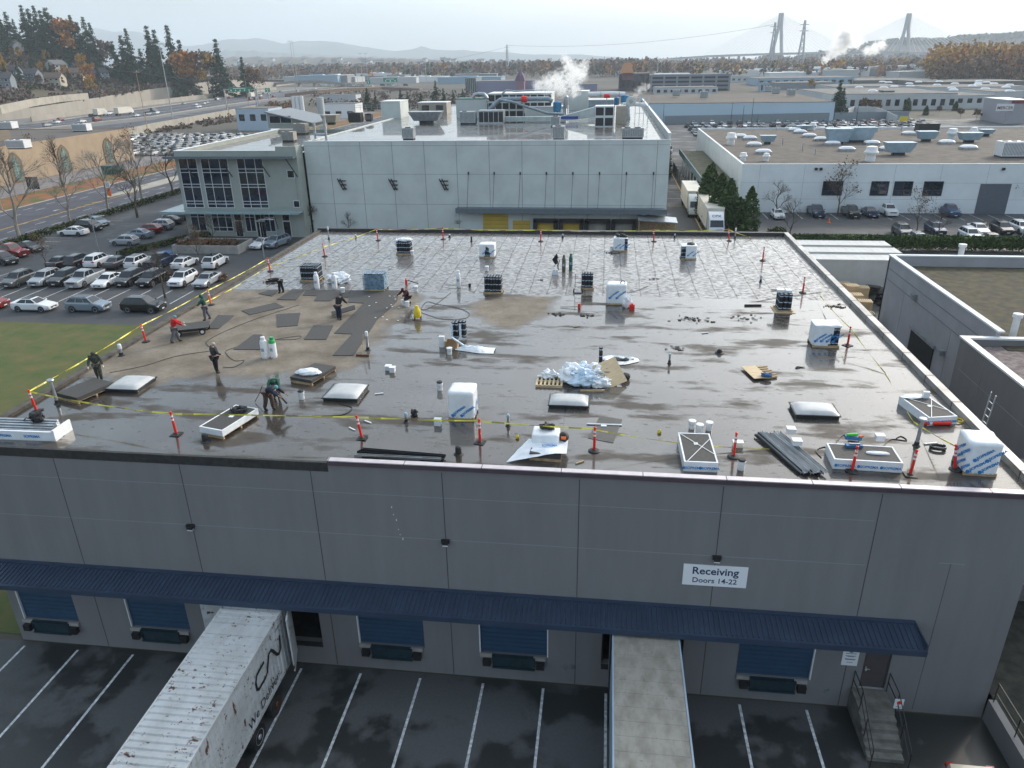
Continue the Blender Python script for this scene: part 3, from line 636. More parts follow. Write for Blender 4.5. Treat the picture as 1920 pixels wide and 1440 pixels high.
b = MB(); b.tube([(.38+.14*math.cos(a*.52),-.2,1.4+.14*math.sin(a*.52)) for a in range(13)],.03,6); T(b.build('tape_ring',G['dark'],loc=tuple(t.location)),'dark round roll of tape standing on the tall wrapped stack','tape roll')
wrapped((1548,652),1.4,1.1,1.25,'half wrapped roll pallet near the right parapet, black rolls showing on its right',gap=lambda x,y,z: (x > .08+.3*z*.5-.0 and y < .3 and z < .9 and x > .0+.25*z),rows=((.22,-.05),),step=.3,size=.14,seed=9)
# flat bundles of insulation boards
def bundle(px,w_,d_,h_,rz,label,top='board',band_=True,texts=True,straps=False,pallet=.0,side='wrap'):
    t = thing('board_bundle',label,'board bundle',rf(*px),R(rz),'flat bundles of roofing boards'); t.location += RZ(R(rz)) @ Vector((0,d_/2,0))
    z0 = .0
    if pallet: tray(MB(),w_,d_).build('pallet',G['wood'],t); z0 = .13
    b = MB(); k = int((h_)/.05)
    for i in range(k): j = random.uniform(-.006,.006); b.box((-w_/2+j,-d_/2+j,z0+i*h_/k),(w_/2+j,d_/2+j,z0+(i+1)*h_/k-.003))
    b.build('boards',G[top],t)
    if band_:
        b = MB(); e = .012
        for (xa,ya,xb,yb) in ((-w_/2-e,-d_/2-e,w_/2+e,-d_/2-.003),(-w_/2-e,d_/2+.003,w_/2+e,d_/2+e),(-w_/2-e,-d_/2-.003,-w_/2-.003,d_/2+.003),(w_/2+.003,-d_/2-.003,w_/2+e,d_/2+.003)): b.box((xa,ya,z0+.01),(xb,yb,z0+h_+.012))
        for (xa,ya,xb,yb) in ((-w_/2,-d_/2,w_/2,-d_/2+.06),(-w_/2,d_/2-.05,w_/2,d_/2),(-w_/2,-d_/2+.06,-w_/2+.05,d_/2-.05),(w_/2-.05,-d_/2+.06,w_/2,d_/2-.05)): b.box((xa,ya,z0+h_),(xb,yb,z0+h_+.008))
        b.build('plastic_wrap',G['wrapb' if side == 'wrapb' else 'wrap'],t)
    if texts:
        b = MB(); n_ = 2 if w_ < 2 else 3
        for i in range(n_): x = (i-(n_-1)/2)*w_/n_; m_ = XZ(x+.06,-d_/2-.016,z0+h_*.3); b.text(LOGO,min(.15,h_*.5),m_,bold=.004,ext=.001); b.ell((-.38,.05,0),(.06,.07,.004),8,4,0,m_)
        b.build('printed_lettering',G['blue'],t)
    if straps:
        b = MB(); z = z0+h_+.018; b.bar((-w_/2,d_/2,z),(w_/2,-d_/4,z),.03,.006); b.bar((-w_/2+.1,-d_/2,z+.008),(w_/2,d_/3,z+.008),.03,.006); b.build('strap',G['white'],t)
    return t
t = bundle((1313,885),1.25,2.4,.42,1,'narrow wrapped board bundle with crossed straps and a white label at the near edge',straps=True); lab = MB().box((-.1,.2,.425),(.06,.4,.43)).build('paper_label',G['white'],t)
t = bundle((1625,883),2.45,1.3,.42,-2,'wide wrapped board bundle carrying loose tools and white sheets',straps=False); lump(MB(),(.5,.0,.45),(.45,.12,.06),2,8).build('loose_wrap',G['wrap'],t)
t = bundle((1765,797),1.25,2.2,.38,12,'wrapped board bundle lying beside the right parapet with its sheet folded back',straps=True); lump(MB(),(-.1,.95,.42),(.55,.22,.05),6,8).build('loose_wrap',G['wrap'],t); MB().box((.0,-.1,.385),(.16,.08,.39)).build('paper_label',G['white'],t)
t = bundle((398,820),1.2,2.3,.28,-14,'long dark board bundle with a coil of rope on its far end',texts=False,pallet=True,side='wrap'); t.location.x += .0
T(MB().box((-.05,.1,0),(.16,.28,.01)).build('paper_sheet',G['white'],loc=(t.location.x,t.location.y-.1,ZR+.416)),'white paper sheet lying on the dark board bundle with the rope coil','paper')
b = MB()
for k in range(16): a0 = random.random()*6; rr = random.uniform(.18,.4); b.tube([(rr*math.cos(a0+a*.5),rr*.7*math.sin(a0+a*.5)+random.uniform(-.04,.04),random.uniform(.02,.14)) for a in range(14)],.018,5)
T(b.build('rope_coil',G['dark'],loc=(t.location.x+.15,t.location.y+.65,ZR+.42)),'tangled dark rope coil lying on the long board bundle','rope')
t = bundle((128,753),1.45,2.0,.2,-18,'dark board laid over a wooden pallet right of the tall pipe at the left edge',texts=False,band_=False,pallet=True)
t = bundle((565,720),1.3,2.0,.16,-16,'dark board stack on a pallet with a crumpled white bag on it',texts=False,band_=False,pallet=True)
T(lump(MB(),(0,0,.1),(.6,.32,.16),12).build('plastic_bag',G['wrap'],loc=(t.location.x-.1,t.location.y-.35,ZR+.3)),'crumpled white plastic bag lying on the dark board stack','plastic bag')
t = bundle((1022,865),1.25,1.7,.2,-3,'dark board stack on a pallet half covered by a hanging white sheet',texts=False,band_=False,pallet=True)
tx,ty = t.location.x,t.location.y
o = T(MB().box((-.55,-.3,0),(.55,.6,.42)).build('wrapped_carton',G['wrap'],loc=(tx-.1,ty+.2,ZR+.34)),'bulky white wrapped carton on the near edge pallet between two red posts','carton')
bv = o.modifiers.new('b','BEVEL'); bv.width = .08; bv.segments = 3
b = MB(); b.grid(16,14,lambda u,v: (-.8+1.6*u-(1-v)*.75*(1-u),-.85+1.1*v-.25*(1-u)*(1-v),.36*min(1,u*1.3+v)*1.0-.28*(1-v)*(1-u)*0+.05*noise.noise(Vector((u*5,v*5,1)))+.02))
sh = T(b.build('plastic_sheet',G['wrap'],loc=(tx,ty,ZR+.02)),'white plastic sheet with blue lettering trailing off the near edge pallet','plastic sheet'); sh.modifiers.new('t','SOLIDIFY').thickness = .01
b = MB(); b.text(LOGO,.14,TR(.1,-.42,.42) @ RZ(R(8)) @ Matrix.Rotation(R(35),4,'X'),bold=.003); b.build('printed_lettering',G['blue'],sh)
T(lump(MB(),(0,0,.1),(.3,.16,.12),21,8,.4).build('harness_heap',G['black'],loc=(tx-.05,ty+.45,ZR+.78)),'black harness heap on top of the white wrapped carton','harness')
t = thing('tool_bag','black and orange tool bag beside the white wrapped carton','tool bag',(tx+.62,ty+.3,ZR+.36)); lump(MB(),(0,0,.16),(.2,.24,.2),22,8).build('bag_body',G['black'],t); MB().cb((0,-.2,.22),(.2,.1,.1)).build('orange_pocket',G['orange'],t)
# long stack at the near left edge
p = Vector(rf(62,826)); t = thing('flashing_stack','long white wrapped bundle of grey flashings cut by the left edge of the roof','flashing bundle',tuple(p),R(1))
MB().box((-3.2,0,.0),(.95,.1,.42)).box((.96,.0,.0),(1.05,1.1,.5)).build('plastic_wrap',G['wrap'],t)
b = MB(); 
for k in range(6): b.box((-3.2,.13+k*.16,.05+.05*(k % 2)),(.85-.06*k,.26+k*.16,.42+.04*(k % 3)))
b.build('flashing',G['galv'],t); b = MB(); 
for k in range(3): b.text(LOGO,.17,XZ(-2.6+k*1.3,-.005,.14),bold=.004)
b.build('printed_lettering',G['blue'],t)
t = thing('backpack','black backpack lying behind the wrapped flashing bundle at the near left','backpack',(p.x-.3,p.y+.9,ZR+.45)); lump(MB(),(0,0,.2),(.3,.22,.26),31,9,.2).build('bag_body',G['black'],t); MB().tube([(-.3,0,.1),(-.6,.05,.12),(-.7,0,.02)],.025).build('shoulder_strap',G['dark'],t)
# metal flashings
p = Vector(rf(1505,890)); t = thing('flashing_stack','pile of long shiny metal flashings with white buckets lying on it','flashing bundle',tuple(p),R(0))
for k in range(11):
    a = Vector((random.uniform(-.38,.38)-.0,random.uniform(-.15,.15),.06+.045*k)); x = -.45+k*.09
    q0 = Vector((x+.35,0.0+random.uniform(-.1,.1),.06+.03*(k % 4))); q1 = Vector((x-.75,3.0+random.uniform(-.2,.1),.1+.03*(k % 4)))
    m_ = frame(q0,q1); ln = (q1-q0).length; b = MB(); b.box((0,-.07,0),(ln,.07,.004),0,m_); b.box((0,-.074,0),(ln,-.07,.12),0,m_); b.box((0,.066,-.06),(ln,.07,.05),0,m_)
    b.build('flashing',G['steel'] if k % 4 else G['dark'],t)
p = Vector(rf(745,866)); t = thing('flashing_stack','low bundle of black channel flashings lying along the near edge','flashing bundle',tuple(p),R(-4))
for k,(dy,dr,c) in enumerate(((0,0,'black'),(.18,2,'dark'),(.36,-1.5,'black'),(.1,4,'galv'),(.5,0,'black'))):
    b = MB(); m_ = TR(random.uniform(-.1,.1),dy,.03+.06*(k > 2)) @ RZ(R(dr)); b.box((-1.75,-.09,0),(1.75,.09,.03),0,m_); b.box((-1.75,-.09,.03),(1.75,-.075,.14),0,m_); b.box((-1.75,.075,.03),(1.75,.09,.1),0,m_); b.build('flashing',G[c],t)
# trash heap
p = Vector(rf(1110,728)); trash = [(-.95,.8,.35,.55,.5,.38),(-.35,.45,.3,.6,.45,.35),(.15,1.0,.35,.55,.5,.4),(-.6,1.3,.3,.5,.4,.3),(.3,.35,.2,.5,.35,.25)]
for k,(x,y,z,a,c,e) in enumerate(trash):
    T(lump(MB(),(0,0,z*1.1),(a*1.15,c*1.15,e*1.15),40+k,20,.26).build('plastic_sheet',G['wrapb' if k % 2 else 'wrap'],loc=(p.x+x,p.y+y,ZR)),['crumpled white sheet at the left end of the waste heap','bluish crumpled film at the front of the waste heap','white crumpled film in the middle of the waste heap','bluish film at the back left of the waste heap','white film tucked under the leaning plywood pallet'][k],'plastic sheet')
b = MB(); 
for k in range(14): a = [Vector((random.uniform(-1.0,.9),random.uniform(.1,1.3),random.uniform(.35,.75))) for _ in range(4)]; b.tube(a,.012,4)
T(b.build('strapping_tangle',G['dark'],loc=tuple(p)),'tangle of dark straps and splinters across the waste heap','straps',kind='stuff')
t = thing('plywood_pallet','square pale plywood pallet leaning against the right side of the waste heap','pallet',(p.x+1.15,p.y+.35,ZR+.02)); t.rotation_euler = (R(48),R(-14),R(28))
MB().box((-.62,0,.0),(.62,1.35,.03)).build('deck',G['ply'],t); b = MB(); [b.box((x-.05,.0,-.12),(x+.05,1.33,-.002)) for x in (-.52,0,.52)]; b.build('runner',G['wood'],t)
t = thing('timber_pallet','empty slatted pallet lying left of the waste heap','pallet',rf(1029,727)); tray(MB(),1.3,1.25).build('slats',G['ply'],t,loc=(0,.62,.0))
T(lump(MB(),(0,0,.12),(.42,.25,.2),51,10,.4).build('paper_sack',G['wrap'],loc=(t.location.x-.05,t.location.y+1.05,ZR+.14)),'crumpled white paper sack on the empty slatted pallet','sack')
T(roll(.1,.95,0).build('membrane_roll',[G['roll'],G['band']],loc=rf(1126,683)),'single black roll standing upright behind the waste heap','roll')
b = MB(); b.grid(24,6,lambda u,v: ((.45+.5*v)*math.cos(u*6.283)*(1+.12*math.sin(u*20)),(.28+.34*v)*math.sin(u*6.283)*(1+.1*math.cos(u*17)),.03+.12*math.sin(v*3.1)*abs(noise.noise(Vector((u*9,v*3,0)))+.4)))
o = T(b.build('plastic_sheet',G['wrap'],loc=rf(1162,676)),'white plastic sheet spread round a heap of black felt scraps','plastic sheet')
b = MB(); [lump(b,(random.uniform(-.4,.4),random.uniform(-.22,.22),.04),(.13,.1,.07),k,5,.4) for k in range(18)]; T(b.build('felt_scraps',G['black'],loc=rf(1162,676)),'black felt scraps heaped on the round white sheet','scraps',kind='stuff')
T(lump(MB(),(0,0,.16),(.25,.2,.2),61,8).build('bin_bag',G['black'],loc=rf(1172,712)),'small black bag beside the leaning plywood pallet','bag')
T(MB().bar((-.55,0,.03),(.6,.08,.05),.1).build('timber_plank',G['wood'],loc=rf(1110,735)),'rough plank lying under the front of the waste heap','plank')
# lumber pallet on the right
t = thing('timber_pallet','plywood sheet on a pallet with loose timber ends and a blue rag','pallet',rf(1432,713),R(14)); MB().box((-.5,0,.1),(.25,1.6,.13)).build('deck',G['ply'],t)
for k in range(6): MB().bar((.1,.15+k*.26,.07),(.75+.08*(k % 2),.2+k*.26,.06),.12,.09).build('timber_end',G['wood'],t)
T(lump(MB(),(0,0,.08),(.26,.18,.1),66,8,.3).build('blue_rag',mat('blue_cloth',(.05,.12,.25),.9),loc=(t.location.x+.15,t.location.y+.2,ZR+.12)),'crumpled blue rag on the pallet of timber ends','rag')
# sheet beside the cardboard box
t = thing('cardboard_box','open brown cardboard box beside the upright rolls','box',rf(846,655)); b = MB(); b.box((-.33,0,0),(.33,.03,.42)); b.box((-.33,.5,0),(.33,.53,.42)); b.box((-.33,.03,0),(-.3,.5,.42)); b.box((.3,.03,0),(.33,.5,.42)); b.box((-.3,.03,0),(.3,.5,.02)); b.build('carton',G['card'],t)
b = MB(); b.add([(-.33,0,.42),(.33,0,.42),(.33,-.2,.5),(-.33,-.2,.5)],[(0,1,2,3)]); f_ = b.build('flap',G['card'],t); f_.modifiers.new('t','SOLIDIFY').thickness = .01
b = MB(); b.grid(22,12,lambda u,v: (-.9+2.2*u,(-.55+.9*v)*(.25+.75*min(1,u*1.6)),.03+.38*math.sin(min(1,u*1.2)*2.9)*math.sin(v*3.1)*(.5+.7*abs(noise.noise(Vector((u*6,v*5,3)))))))
T(b.build('plastic_sheet',G['wrap'],loc=rf(884,656)),'white plastic sheet heaped right of the cardboard box','plastic sheet')
T(MB().bar((-.5,.35,.55),(.45,-.15,.15),.09).build('blue_tube',G['wrapb'],loc=rf(862,655)),'bluish tube lying across the cardboard box','tube')
T(MB().box((-.15,-.1,0),(.15,.1,.62)).build('jerrycan',G['plastic'],loc=rf(829,650)),'white canister standing left of the cardboard box','canister')
# buckets
def bucket_proto():
    t = thing('bucket','','bucket',(0,0,-60),0,'plastic buckets on the roof'); b = MB(); b.lathe((0,0,0),[(.125,0),(.15,.34),(.162,.345),(.162,.37),(.145,.375)],14); b.build('tub',G['plastic'],t,smooth='a')
    MB().tube([(.16*math.cos(a*.314),-.02-.12*math.sin(a*.314),.3-.1*math.sin(a*.314)) for a in range(11)],.006,4).build('wire_handle',G['dark'],t); return t
bk = bucket_proto(); first = True
def bucket(px,label,lid=None):
    global first
    p = rf(*px)
    if first: t = bk; t.location = p; t['label'] = label; first = False; _ = kids(bk); _tree[bk.name] = [(c,[]) for c in _]
    else: t = dup(bk,p,random.random()*3,label)
    if lid: MB().lathe((0,0,.376),[(.14,0),(.16,.03),(.12,.08)],10).build('tar_crust',G['black'],t)
    return t
for q in (((643,549),'white bucket between the sheeted cylinder and the bluish roll pallet'),((757,572),'left one of the two white buckets in front of the kneeling worker'),((764,575),'right one of the two white buckets in front of the kneeling worker'),
          ((780,546),'white bucket behind the kneeling worker'),((843,664),'small white bucket in front of the cardboard box'),((1297,803),'left one of three white buckets behind the strapped board bundle'),((1311,810),'middle one of three white buckets behind the strapped board bundle'),((1329,806),'right one of three white buckets behind the strapped board bundle'),((773,478),'white bucket beside the far roll pallet with the plastic hood'),((1147,470),'white bucket by the far wrapped pallet with hoses'),
          ((913,508),'dark rimmed bucket near the felt deck edge')): bucket(*q)
for q in (((566,748),'tar stained bucket right of the worker with the blower'),((825,731),'tar stained bucket behind the plain white wrapped cube'),((1389,880),'tar stained bucket at the near edge right of a red post')): bucket(*q,lid=True)
def tub(px,s,label,col='plastic',cat='box',name='plastic_box'):
    b = MB(); b.box((-s[0]/2,0,0),(s[0]/2,s[1],s[2]*.85)); b.box((-s[0]/2-.02,-.02,s[2]*.85),(s[0]/2+.02,s[1]+.02,s[2])); return T(b.build(name,G[col],loc=rf(*px)),label,cat)
tub((727,695),(.28,.28,.24),'white box, left one of a pair on the wet roof'); tub((735,699),(.26,.26,.28),'white box, right one of a pair on the wet roof'); tub((820,799),(.28,.24,.3),'small white box left of the plain wrapped cube')
tub((1384,840),(.38,.25,.24),'white box behind the red post next to the strapped bundle'); tub((915,548),(.2,.14,.42),'white canister leaning on the central roll pallet',cat='canister',name='canister'); tub((1482,826),(.32,.3,.22),'upper white box lying on the metal flashings'); tub((1493,849),(.34,.3,.22),'lower white box lying on the metal flashings')
COL.objects[-1].location.z += .3; COL.objects[-2].location.z += .3
tub((1647,845),(.32,.26,.24),'crumpled white bag box on the wide wrapped bundle'); COL.objects[-1].location.z += .42
t = thing('tool_case','open blue tool case with green tool on the wide wrapped bundle','tool case',rf(1597,843,.02),R(-5)); t.location.z += .42; MB().box((-.3,0,0),(.3,.28,.12)).build('case',mat('blue_case',(.02,.13,.3),.5),t); MB().bar((-.25,.1,.17),(.15,.16,.2),.09).build('green_tool',mat('bright_green',(.05,.55,.05),.5),t); MB().bar((.2,.05,.15),(.35,.12,.17),.08).build('orange_tool',G['orange'],t)
t = thing('tool_case','flat blue tray in front of the open tool case','tool tray',rf(1600,858,.02),R(4)); t.location.z += .42; MB().box((-.32,0,0),(.3,.24,.1)).build('case',mat('blue_case',(.02,.13,.3),.5),t); MB().bar((-.2,.12,.12),(.2,.1,.13),.06).build('tool',G['galv'],t)
T(MB().box((-.12,0,0),(.14,.16,.3)).build('jerrycan',G['plastic'],loc=rf(1736,747,.38)),'white cone shaped canister on the parapet side bundle','canister')
t = thing('extinguisher','red extinguisher lying along the front of the parapet side bundle','extinguisher',rf(1755,798)); MB().cyl((-.55,0,.1),(.6,.1,.1),.1,n=12).build('body',G['red'],t); MB().cyl((-.3,.02,.1),(-.2,.03,.1),.103,n=12).build('band',G['white'],t)
T(MB().tube([(.25*math.cos(a*.5)*(1-a*.01),.2*math.sin(a*.5),.03+a*.002) for a in range(36)],.02,5).build('yellow_hose',G['yel'],loc=rf(1795,790)),'small yellow hose coil beside the right parapet','hose')
T(MB().tube([(.3*math.cos(a*.5),.2*math.sin(a*.5),.03+a*.003) for a in range(40)],.03,5).build('rope_coil',G['dark'],loc=rf(1758,842)),'dark coil of rope left of the printed corner cube','rope')
T(MB().bar((-.25,0,.03),(.3,.15,.03),.07,.04).build('scrap_strip',G['white'],loc=rf(1745,834)),'white strip beside the dark coil of rope','strip')
# cylinders
def cylinder(px,h,r,col,label,top=None,cat='gas cylinder',rz=0):
    t = thing('gas_cylinder',label,cat,rf(*px),rz); b = MB(); b.lathe((0,0,0),[(r*.9,0),(r*.92,.06),(r,.08),(r,h*.72),(r*.85,h*.82),(r*.4,h*.88)],16); b.build('tank',G[col],t,smooth='a')
    b = MB(); b.lathe((0,0,h*.86),[(r*.62,0),(r*.62,h*.12),(r*.55,h*.13)],12); b.build('collar',G[top or col],t); MB().cyl((0,0,h*.86),(0,0,h*1.0),r*.18,n=8).build('valve',G['steel'],t); MB().box((-.09,-r-.004,h*.35),(.07,-r*.93,h*.5)).build('printed_label',mat('cylinder_label',(.35,.4,.5),.5),t); return t
cylinder((498,671),1.22,.19,'plastic','white gas cylinder, left one of the pair on the tan area'); t = cylinder((514,670),1.18,.19,'plastic','white gas cylinder with bright green shoulder, right one of the pair',top='green'); MB().lathe((0,0,0),[(.192,.84),(.166,.985),(.08,1.05)],16).build('green_shoulder',mat('bright_green2',(.03,.35,.08),.4),t)
cylinder((595,541),1.2,.18,'plastic','white gas cylinder in front of the biggest roll pallet'); cylinder((628,541),1.15,.18,'plastic','white gas cylinder under the crumpled white sheet'); cylinder((860,538),1.2,.15,'wrap','white wrapped cylinder standing with a pole across it')
G['olive'] = mat('olive_paint',(.1,.11,.06),.5); G['teal'] = mat('teal_paint',(.03,.13,.11),.5)
cylinder((1057,510),1.3,.14,'olive','olive green cylinder with black hose hanging from it'); cylinder((1070,507),1.3,.14,'teal','dark teal cylinder, right one of the two oxygen bottles')
T(lump(MB(),(0,0,.3),(.75,.5,.38),71,16,.25).build('plastic_sheet',G['wrap'],loc=rf(636,529)),'heap of crumpled white plastic behind the sheeted cylinder','plastic sheet')
t = thing('hose_stand','black jacket and hoses hanging beside the olive cylinder','hose stand',rf(1045,508)); MB().bar((0,0,0),(0,0,1.2),.04).build('pole',G['dark'],t); MB().add([(-.4,0,.85),(-.05,-.05,1.35),(.05,0,.6),(-.15,.03,.45)],[(0,3,2,1)]).build('jacket',G['black'],t).modifiers.new('t','SOLIDIFY').thickness = .05; MB().tube([(0,0,1.1),(.15,0,.8),(.05,0,.4),(.1,0,.05)],.03).build('hose',G['black'],t)
T(MB().box((-.25,0,0),(.25,.2,.28)).box((-.2,-.01,.3),(-.02,.1,.42)).box((.03,-.01,.3),(.2,.1,.42)).build('gauge_box',G['plastic'],loc=rf(1041,516)),'white box with two round gauges at the foot of the cylinders','gauge box')
# hand truck, torch poles, broom, sprayer, mixer
t = thing('hand_truck','steel hand truck standing left of the small group of rolls','hand truck',rf(1084,549)); b = MB(); 
for s in (-1,1): b.tube([(s*.22,0,.2),(s*.22,.1,1.15),(s*.2,-.02,1.3)],.018)
for z in (.4,.7,1.0): b.bar((-.22,.05,z),(.22,.05,z),.03)
b.box((-.25,-.25,.02),(.25,.05,.05)); b.build('frame',G['dark'],t)
for s in (-1,1): MB().cyl((s*.3-.04,.08,.13),(s*.3+.04,.08,.13),.13,n=12).build('wheel',G['black'],t)
t = thing('torch_wand','long torch pole with red head lying on the wet roof','torch',rf(1086,578)); MB().bar((-1.2,.05,.04),(0,0,.1),.03).build('pole',G['dark'],t); MB().cyl((0,0,.02),(0,0,.3),.09,n=10).build('burner',G['red'],t)
t = thing('torch_wand','pole lying across the foot of the white wrapped cylinder','torch',rf(860,537)); MB().bar((-.75,-.15,.12),(.8,-.15,.16),.03).build('pole',G['dark'],t); MB().cyl((.8,-.15,.02),(.84,-.15,.26),.09,n=10).build('burner',G['black'],t)
t = thing('extinguisher','small red extinguisher beside a black pole behind the kneeling worker','extinguisher',rf(762,534)); MB().lathe((0,0,0),[(.08,0),(.09,.05),(.09,.35),(.04,.42),(.04,.48)],10).build('body',G['red'],t); MB().bar((.1,0,.35),(.9,-.1,.12),.05).build('nozzle_pole',G['black'],t)
t = thing('push_broom','push broom leaning on the tall white capped pipe','broom',rf(680,668)); b = MB(); b.bar((0,0,.1),(.02,.35,1.15),.03); b.build('handle',G['wood'],t); MB().box((-.35,-.06,0),(.35,.06,.1)).build('brush_head',mat('brown_bristle',(.1,.04,.02),.9),t)
t = thing('sprayer','yellow wheeled pressure sprayer on the wet roof','sprayer',rf(783,598)); MB().lathe((0,0,.1),[(.2,0),(.22,.1),(.22,.45),(.12,.6),(.1,.75)],12).build('tank',G['yel'],t,smooth='a'); MB().tube([(-.15,.1,.6),(-.15,.12,.95),(.15,.12,.95),(.15,.1,.6)],.02).build('handle',G['yel'],t)
for s in (-1,1): MB().cyl((s*.2-.03,.05,.1),(s*.2+.03,.05,.1),.1,n=12).build('wheel',G['black'],t)
T(MB().bar((-.5,0,.05),(.55,.1,.05),.1).build('felt_strip',G['dark'],loc=rf(1411,574)),'dark strip of felt lying on the pale wet roof','strip')
t = thing('jerrycan','red jerry can with white sheet beside the tall wrapped stack','jerry can',rf(1185,581)); MB().box((-.16,0,0),(.16,.2,.32)).build('can',G['red'],t); MB().cyl((0,.1,.32),(0,.1,.38),.05).build('spout',G['black'],t)
T(lump(MB(),(0,0,.25),(.3,.2,.42),77,10,.2).build('plastic_sheet',G['wrap'],loc=rf(1176,576)),'white sheet heaped against the right side of the tall wrapped stack','plastic sheet')
for q,l_ in (((970,822),'crumpled yellow scrap of tape on the wet roof left of the sheeted pallet'),((1236,812),'small yellow scrap lying in front of the strapped bundle')): T(lump(MB(),(0,0,.06),(.08,.06,.09),81,5,.4).build('tape_scrap',G['yel'],loc=rf(*q)),l_,'scrap')
T(lump(MB(),(0,0,.12),(.16,.12,.16),83,7,.5).build('glove_heap',G['black'],loc=rf(777,780)),'small black bundle right of the blue capped pipe','bundle')
for k,(q,rz,l_) in enumerate((((711,739),20,'short pale roll end on the dark wet roof'),((660,805),-35,'red brown strip near the leaning post'),((690,792),-30,'small red strip behind the leaning post'),((1087,868),40,'pale wooden strip near the pallet with the sheet'),((1081,613),30,'short wooden offcut on the wet roof centre'),((1322,625),20,'tiny white offcut on the pale roof'))): T(MB().bar((-.2,0,.03),(.2,0,.03),.06,.04).build('offcut',G['wood' if k in (3,4) else 'white'],loc=rf(*q),rz=R(rz)),l_,'offcut')
def felt_heap(px,n_,r,label):
    b = MB(); [lump(b,(random.gauss(0,r*.5),random.gauss(0,r*.3),.03),(random.uniform(.03,.13),random.uniform(.02,.09),random.uniform(.008,.03)),k,4,.5) for k in range(n_)]; T(b.build('felt_scraps',G['black'],loc=rf(*px)),label,'scraps',kind='stuff')
for q in (((1045,590),18,.5,'black felt scraps at the corner of the brown patch'),((1300,599),26,1.3,'line of black felt scraps across the pale roof'),((1565,575),30,.8,'black scraps near the right parapet'),((1271,653),14,.5,'scattered black scraps behind the thin grey pipe'),((1497,690),8,.3,'black scraps right of the timber pallet'),((1100,592),14,.6,'black scraps below the torch pole'),
          ((508,531),30,.55,'black felt scraps beside the bending worker'),((1015,525),5,.2,'dark scrap on the felt deck behind the cylinders'),((1225,523),8,.4,'dark scraps right of the roll group on the felt deck'),((1150,475),16,.6,'black scraps round the far pallet with hoses'),((1395,597),16,1.1,'black scraps on the pale seam right of centre')): felt_heap(*q)
# cover boards laid out on the tan area
def boardq(pts,label,h=.03):
    P_ = [Vector(rf(*q)) for q in pts]; c = sum(P_,Vector())/len(P_); b = MB(); b.prism([(p.x-c.x,p.y-c.y) for p in P_],.006,.006+h); return T(b.build('cover_board',G['board'],loc=(c.x,c.y,ZR)),label,'board','loose dark cover boards')
Zm = lambda x,y: (400+x/3.84,420+y/3.84)
for q in ((((453,583),(516,568),(533,576),(469,591)),'long loose board lying alone behind the square one'),(((519,590),(563,587),(558,611),(520,614)),'nearly square loose board in the middle of the tan area'),(((570,637),(588,611),(625,611),(612,637)),'loose board left of the long laid strip of boards'),
          (((438,656),(475,628),(492,628),(489,656)),'loose board just left of the two white cylinders'),(((485,551),(505,544),(524,544),(510,556)),'loose board behind the bending worker'),(((519,562),(548,543),(572,543),(555,563)),'loose board under the bending worker in black'),(((388,617),(409,591),(439,592.5),(410,617)),'loose board behind the board cart')): boardq(*q)
boardq([Zm(645,515),Zm(670,478),Zm(990,478),Zm(970,530),Zm(890,526),Zm(845,556),Zm(725,556),Zm(750,520)],'row of laid boards running behind the worker who bends with a board')
boardq([Zm(990,480),Zm(1345,480),Zm(1320,560),Zm(1180,690),Zm(1010,950),Zm(860,948),Zm(1000,795),Zm(870,788),Zm(1085,572),Zm(970,566)],'wide strip of laid dark boards between the tan area and the wet roof')
b = MB()
for k in range(16): x,y = Zm(random.uniform(1100,1350),random.uniform(500,700)); p_ = at(x,y,ZR); b.cb((p_.x,p_.y,ZR+.045),(.1,.08,.015))
T(b.build('fastener_plates',G['white']),'small white plates scattered on the laid strip of boards','plates',kind='stuff')
# patch of felt with a pale strip
T(MB().prism([tuple(Vector(rf(*q)).xy) for q in ((1103,822),(1125,780),(1167,787),(1150,831))],ZR+.004,ZR+.02).build('felt_patch',mat('felt_patch',(.06,.055,.045),.4,var=.2)),'square felt patch on the roof right of the round based post','patch')
T(MB().bar((-.75,0,.03),(.75,.02,.03),.12,.03).build('pale_strip',G['galv'],loc=rf(1133,797)),'pale metal strip on the square felt patch','strip'); T(MB().box((-.12,0,0),(.12,.14,.05)).build('paper_sheet',G['white'],loc=rf(1132,801)),'small white packet on the square felt patch','paper')
# hoses
def hose(pts,label,r=.014,z=.02): T(MB().tube([Vector(rf(*q,z)) for q in smooth_px(pts)],r,5).build('air_hose',G['black']),label,'hose')
def smooth_px(P_):
    out = []
    for i in range(len(P_)-1):
        p0,p1,p2,p3 = P_[max(i-1,0)],P_[i],P_[i+1],P_[min(i+2,len(P_)-1)]
        for k in range(6):
            t_ = k/6; out.append(tuple(.5*(2*p1[j]+(p2[j]-p0[j])*t_+(2*p0[j]-5*p1[j]+4*p2[j]-p3[j])*t_**2+(3*p1[j]-p0[j]-3*p2[j]+p3[j])*t_**3) for j in (0,1)))
    return out+[P_[-1]]
hose([(205,699),(270,686),(330,668),(395,658)],'black hose running from the camouflage worker to the grey hooded one')
hose([(392,650),(388,640),(420,622),(480,598),(560,572)],'black hose curving across the tan area towards the far boards')
hose([(418,688),(440,688),(458,676),(440,676),(425,664),(430,655),(490,641),(560,630),(555,636),(520,637)],'black hose looping round the left white cylinder')
hose([(845,549),(810,575),(790,580),(800,566),(820,570),(860,578),(880,588),(870,597),(830,598),(790,586)],'black hose looping on the wet roof right of the yellow sprayer')
hose([(784,580),(770,583),(775,600),(780,594)],'short hose at the yellow sprayer')
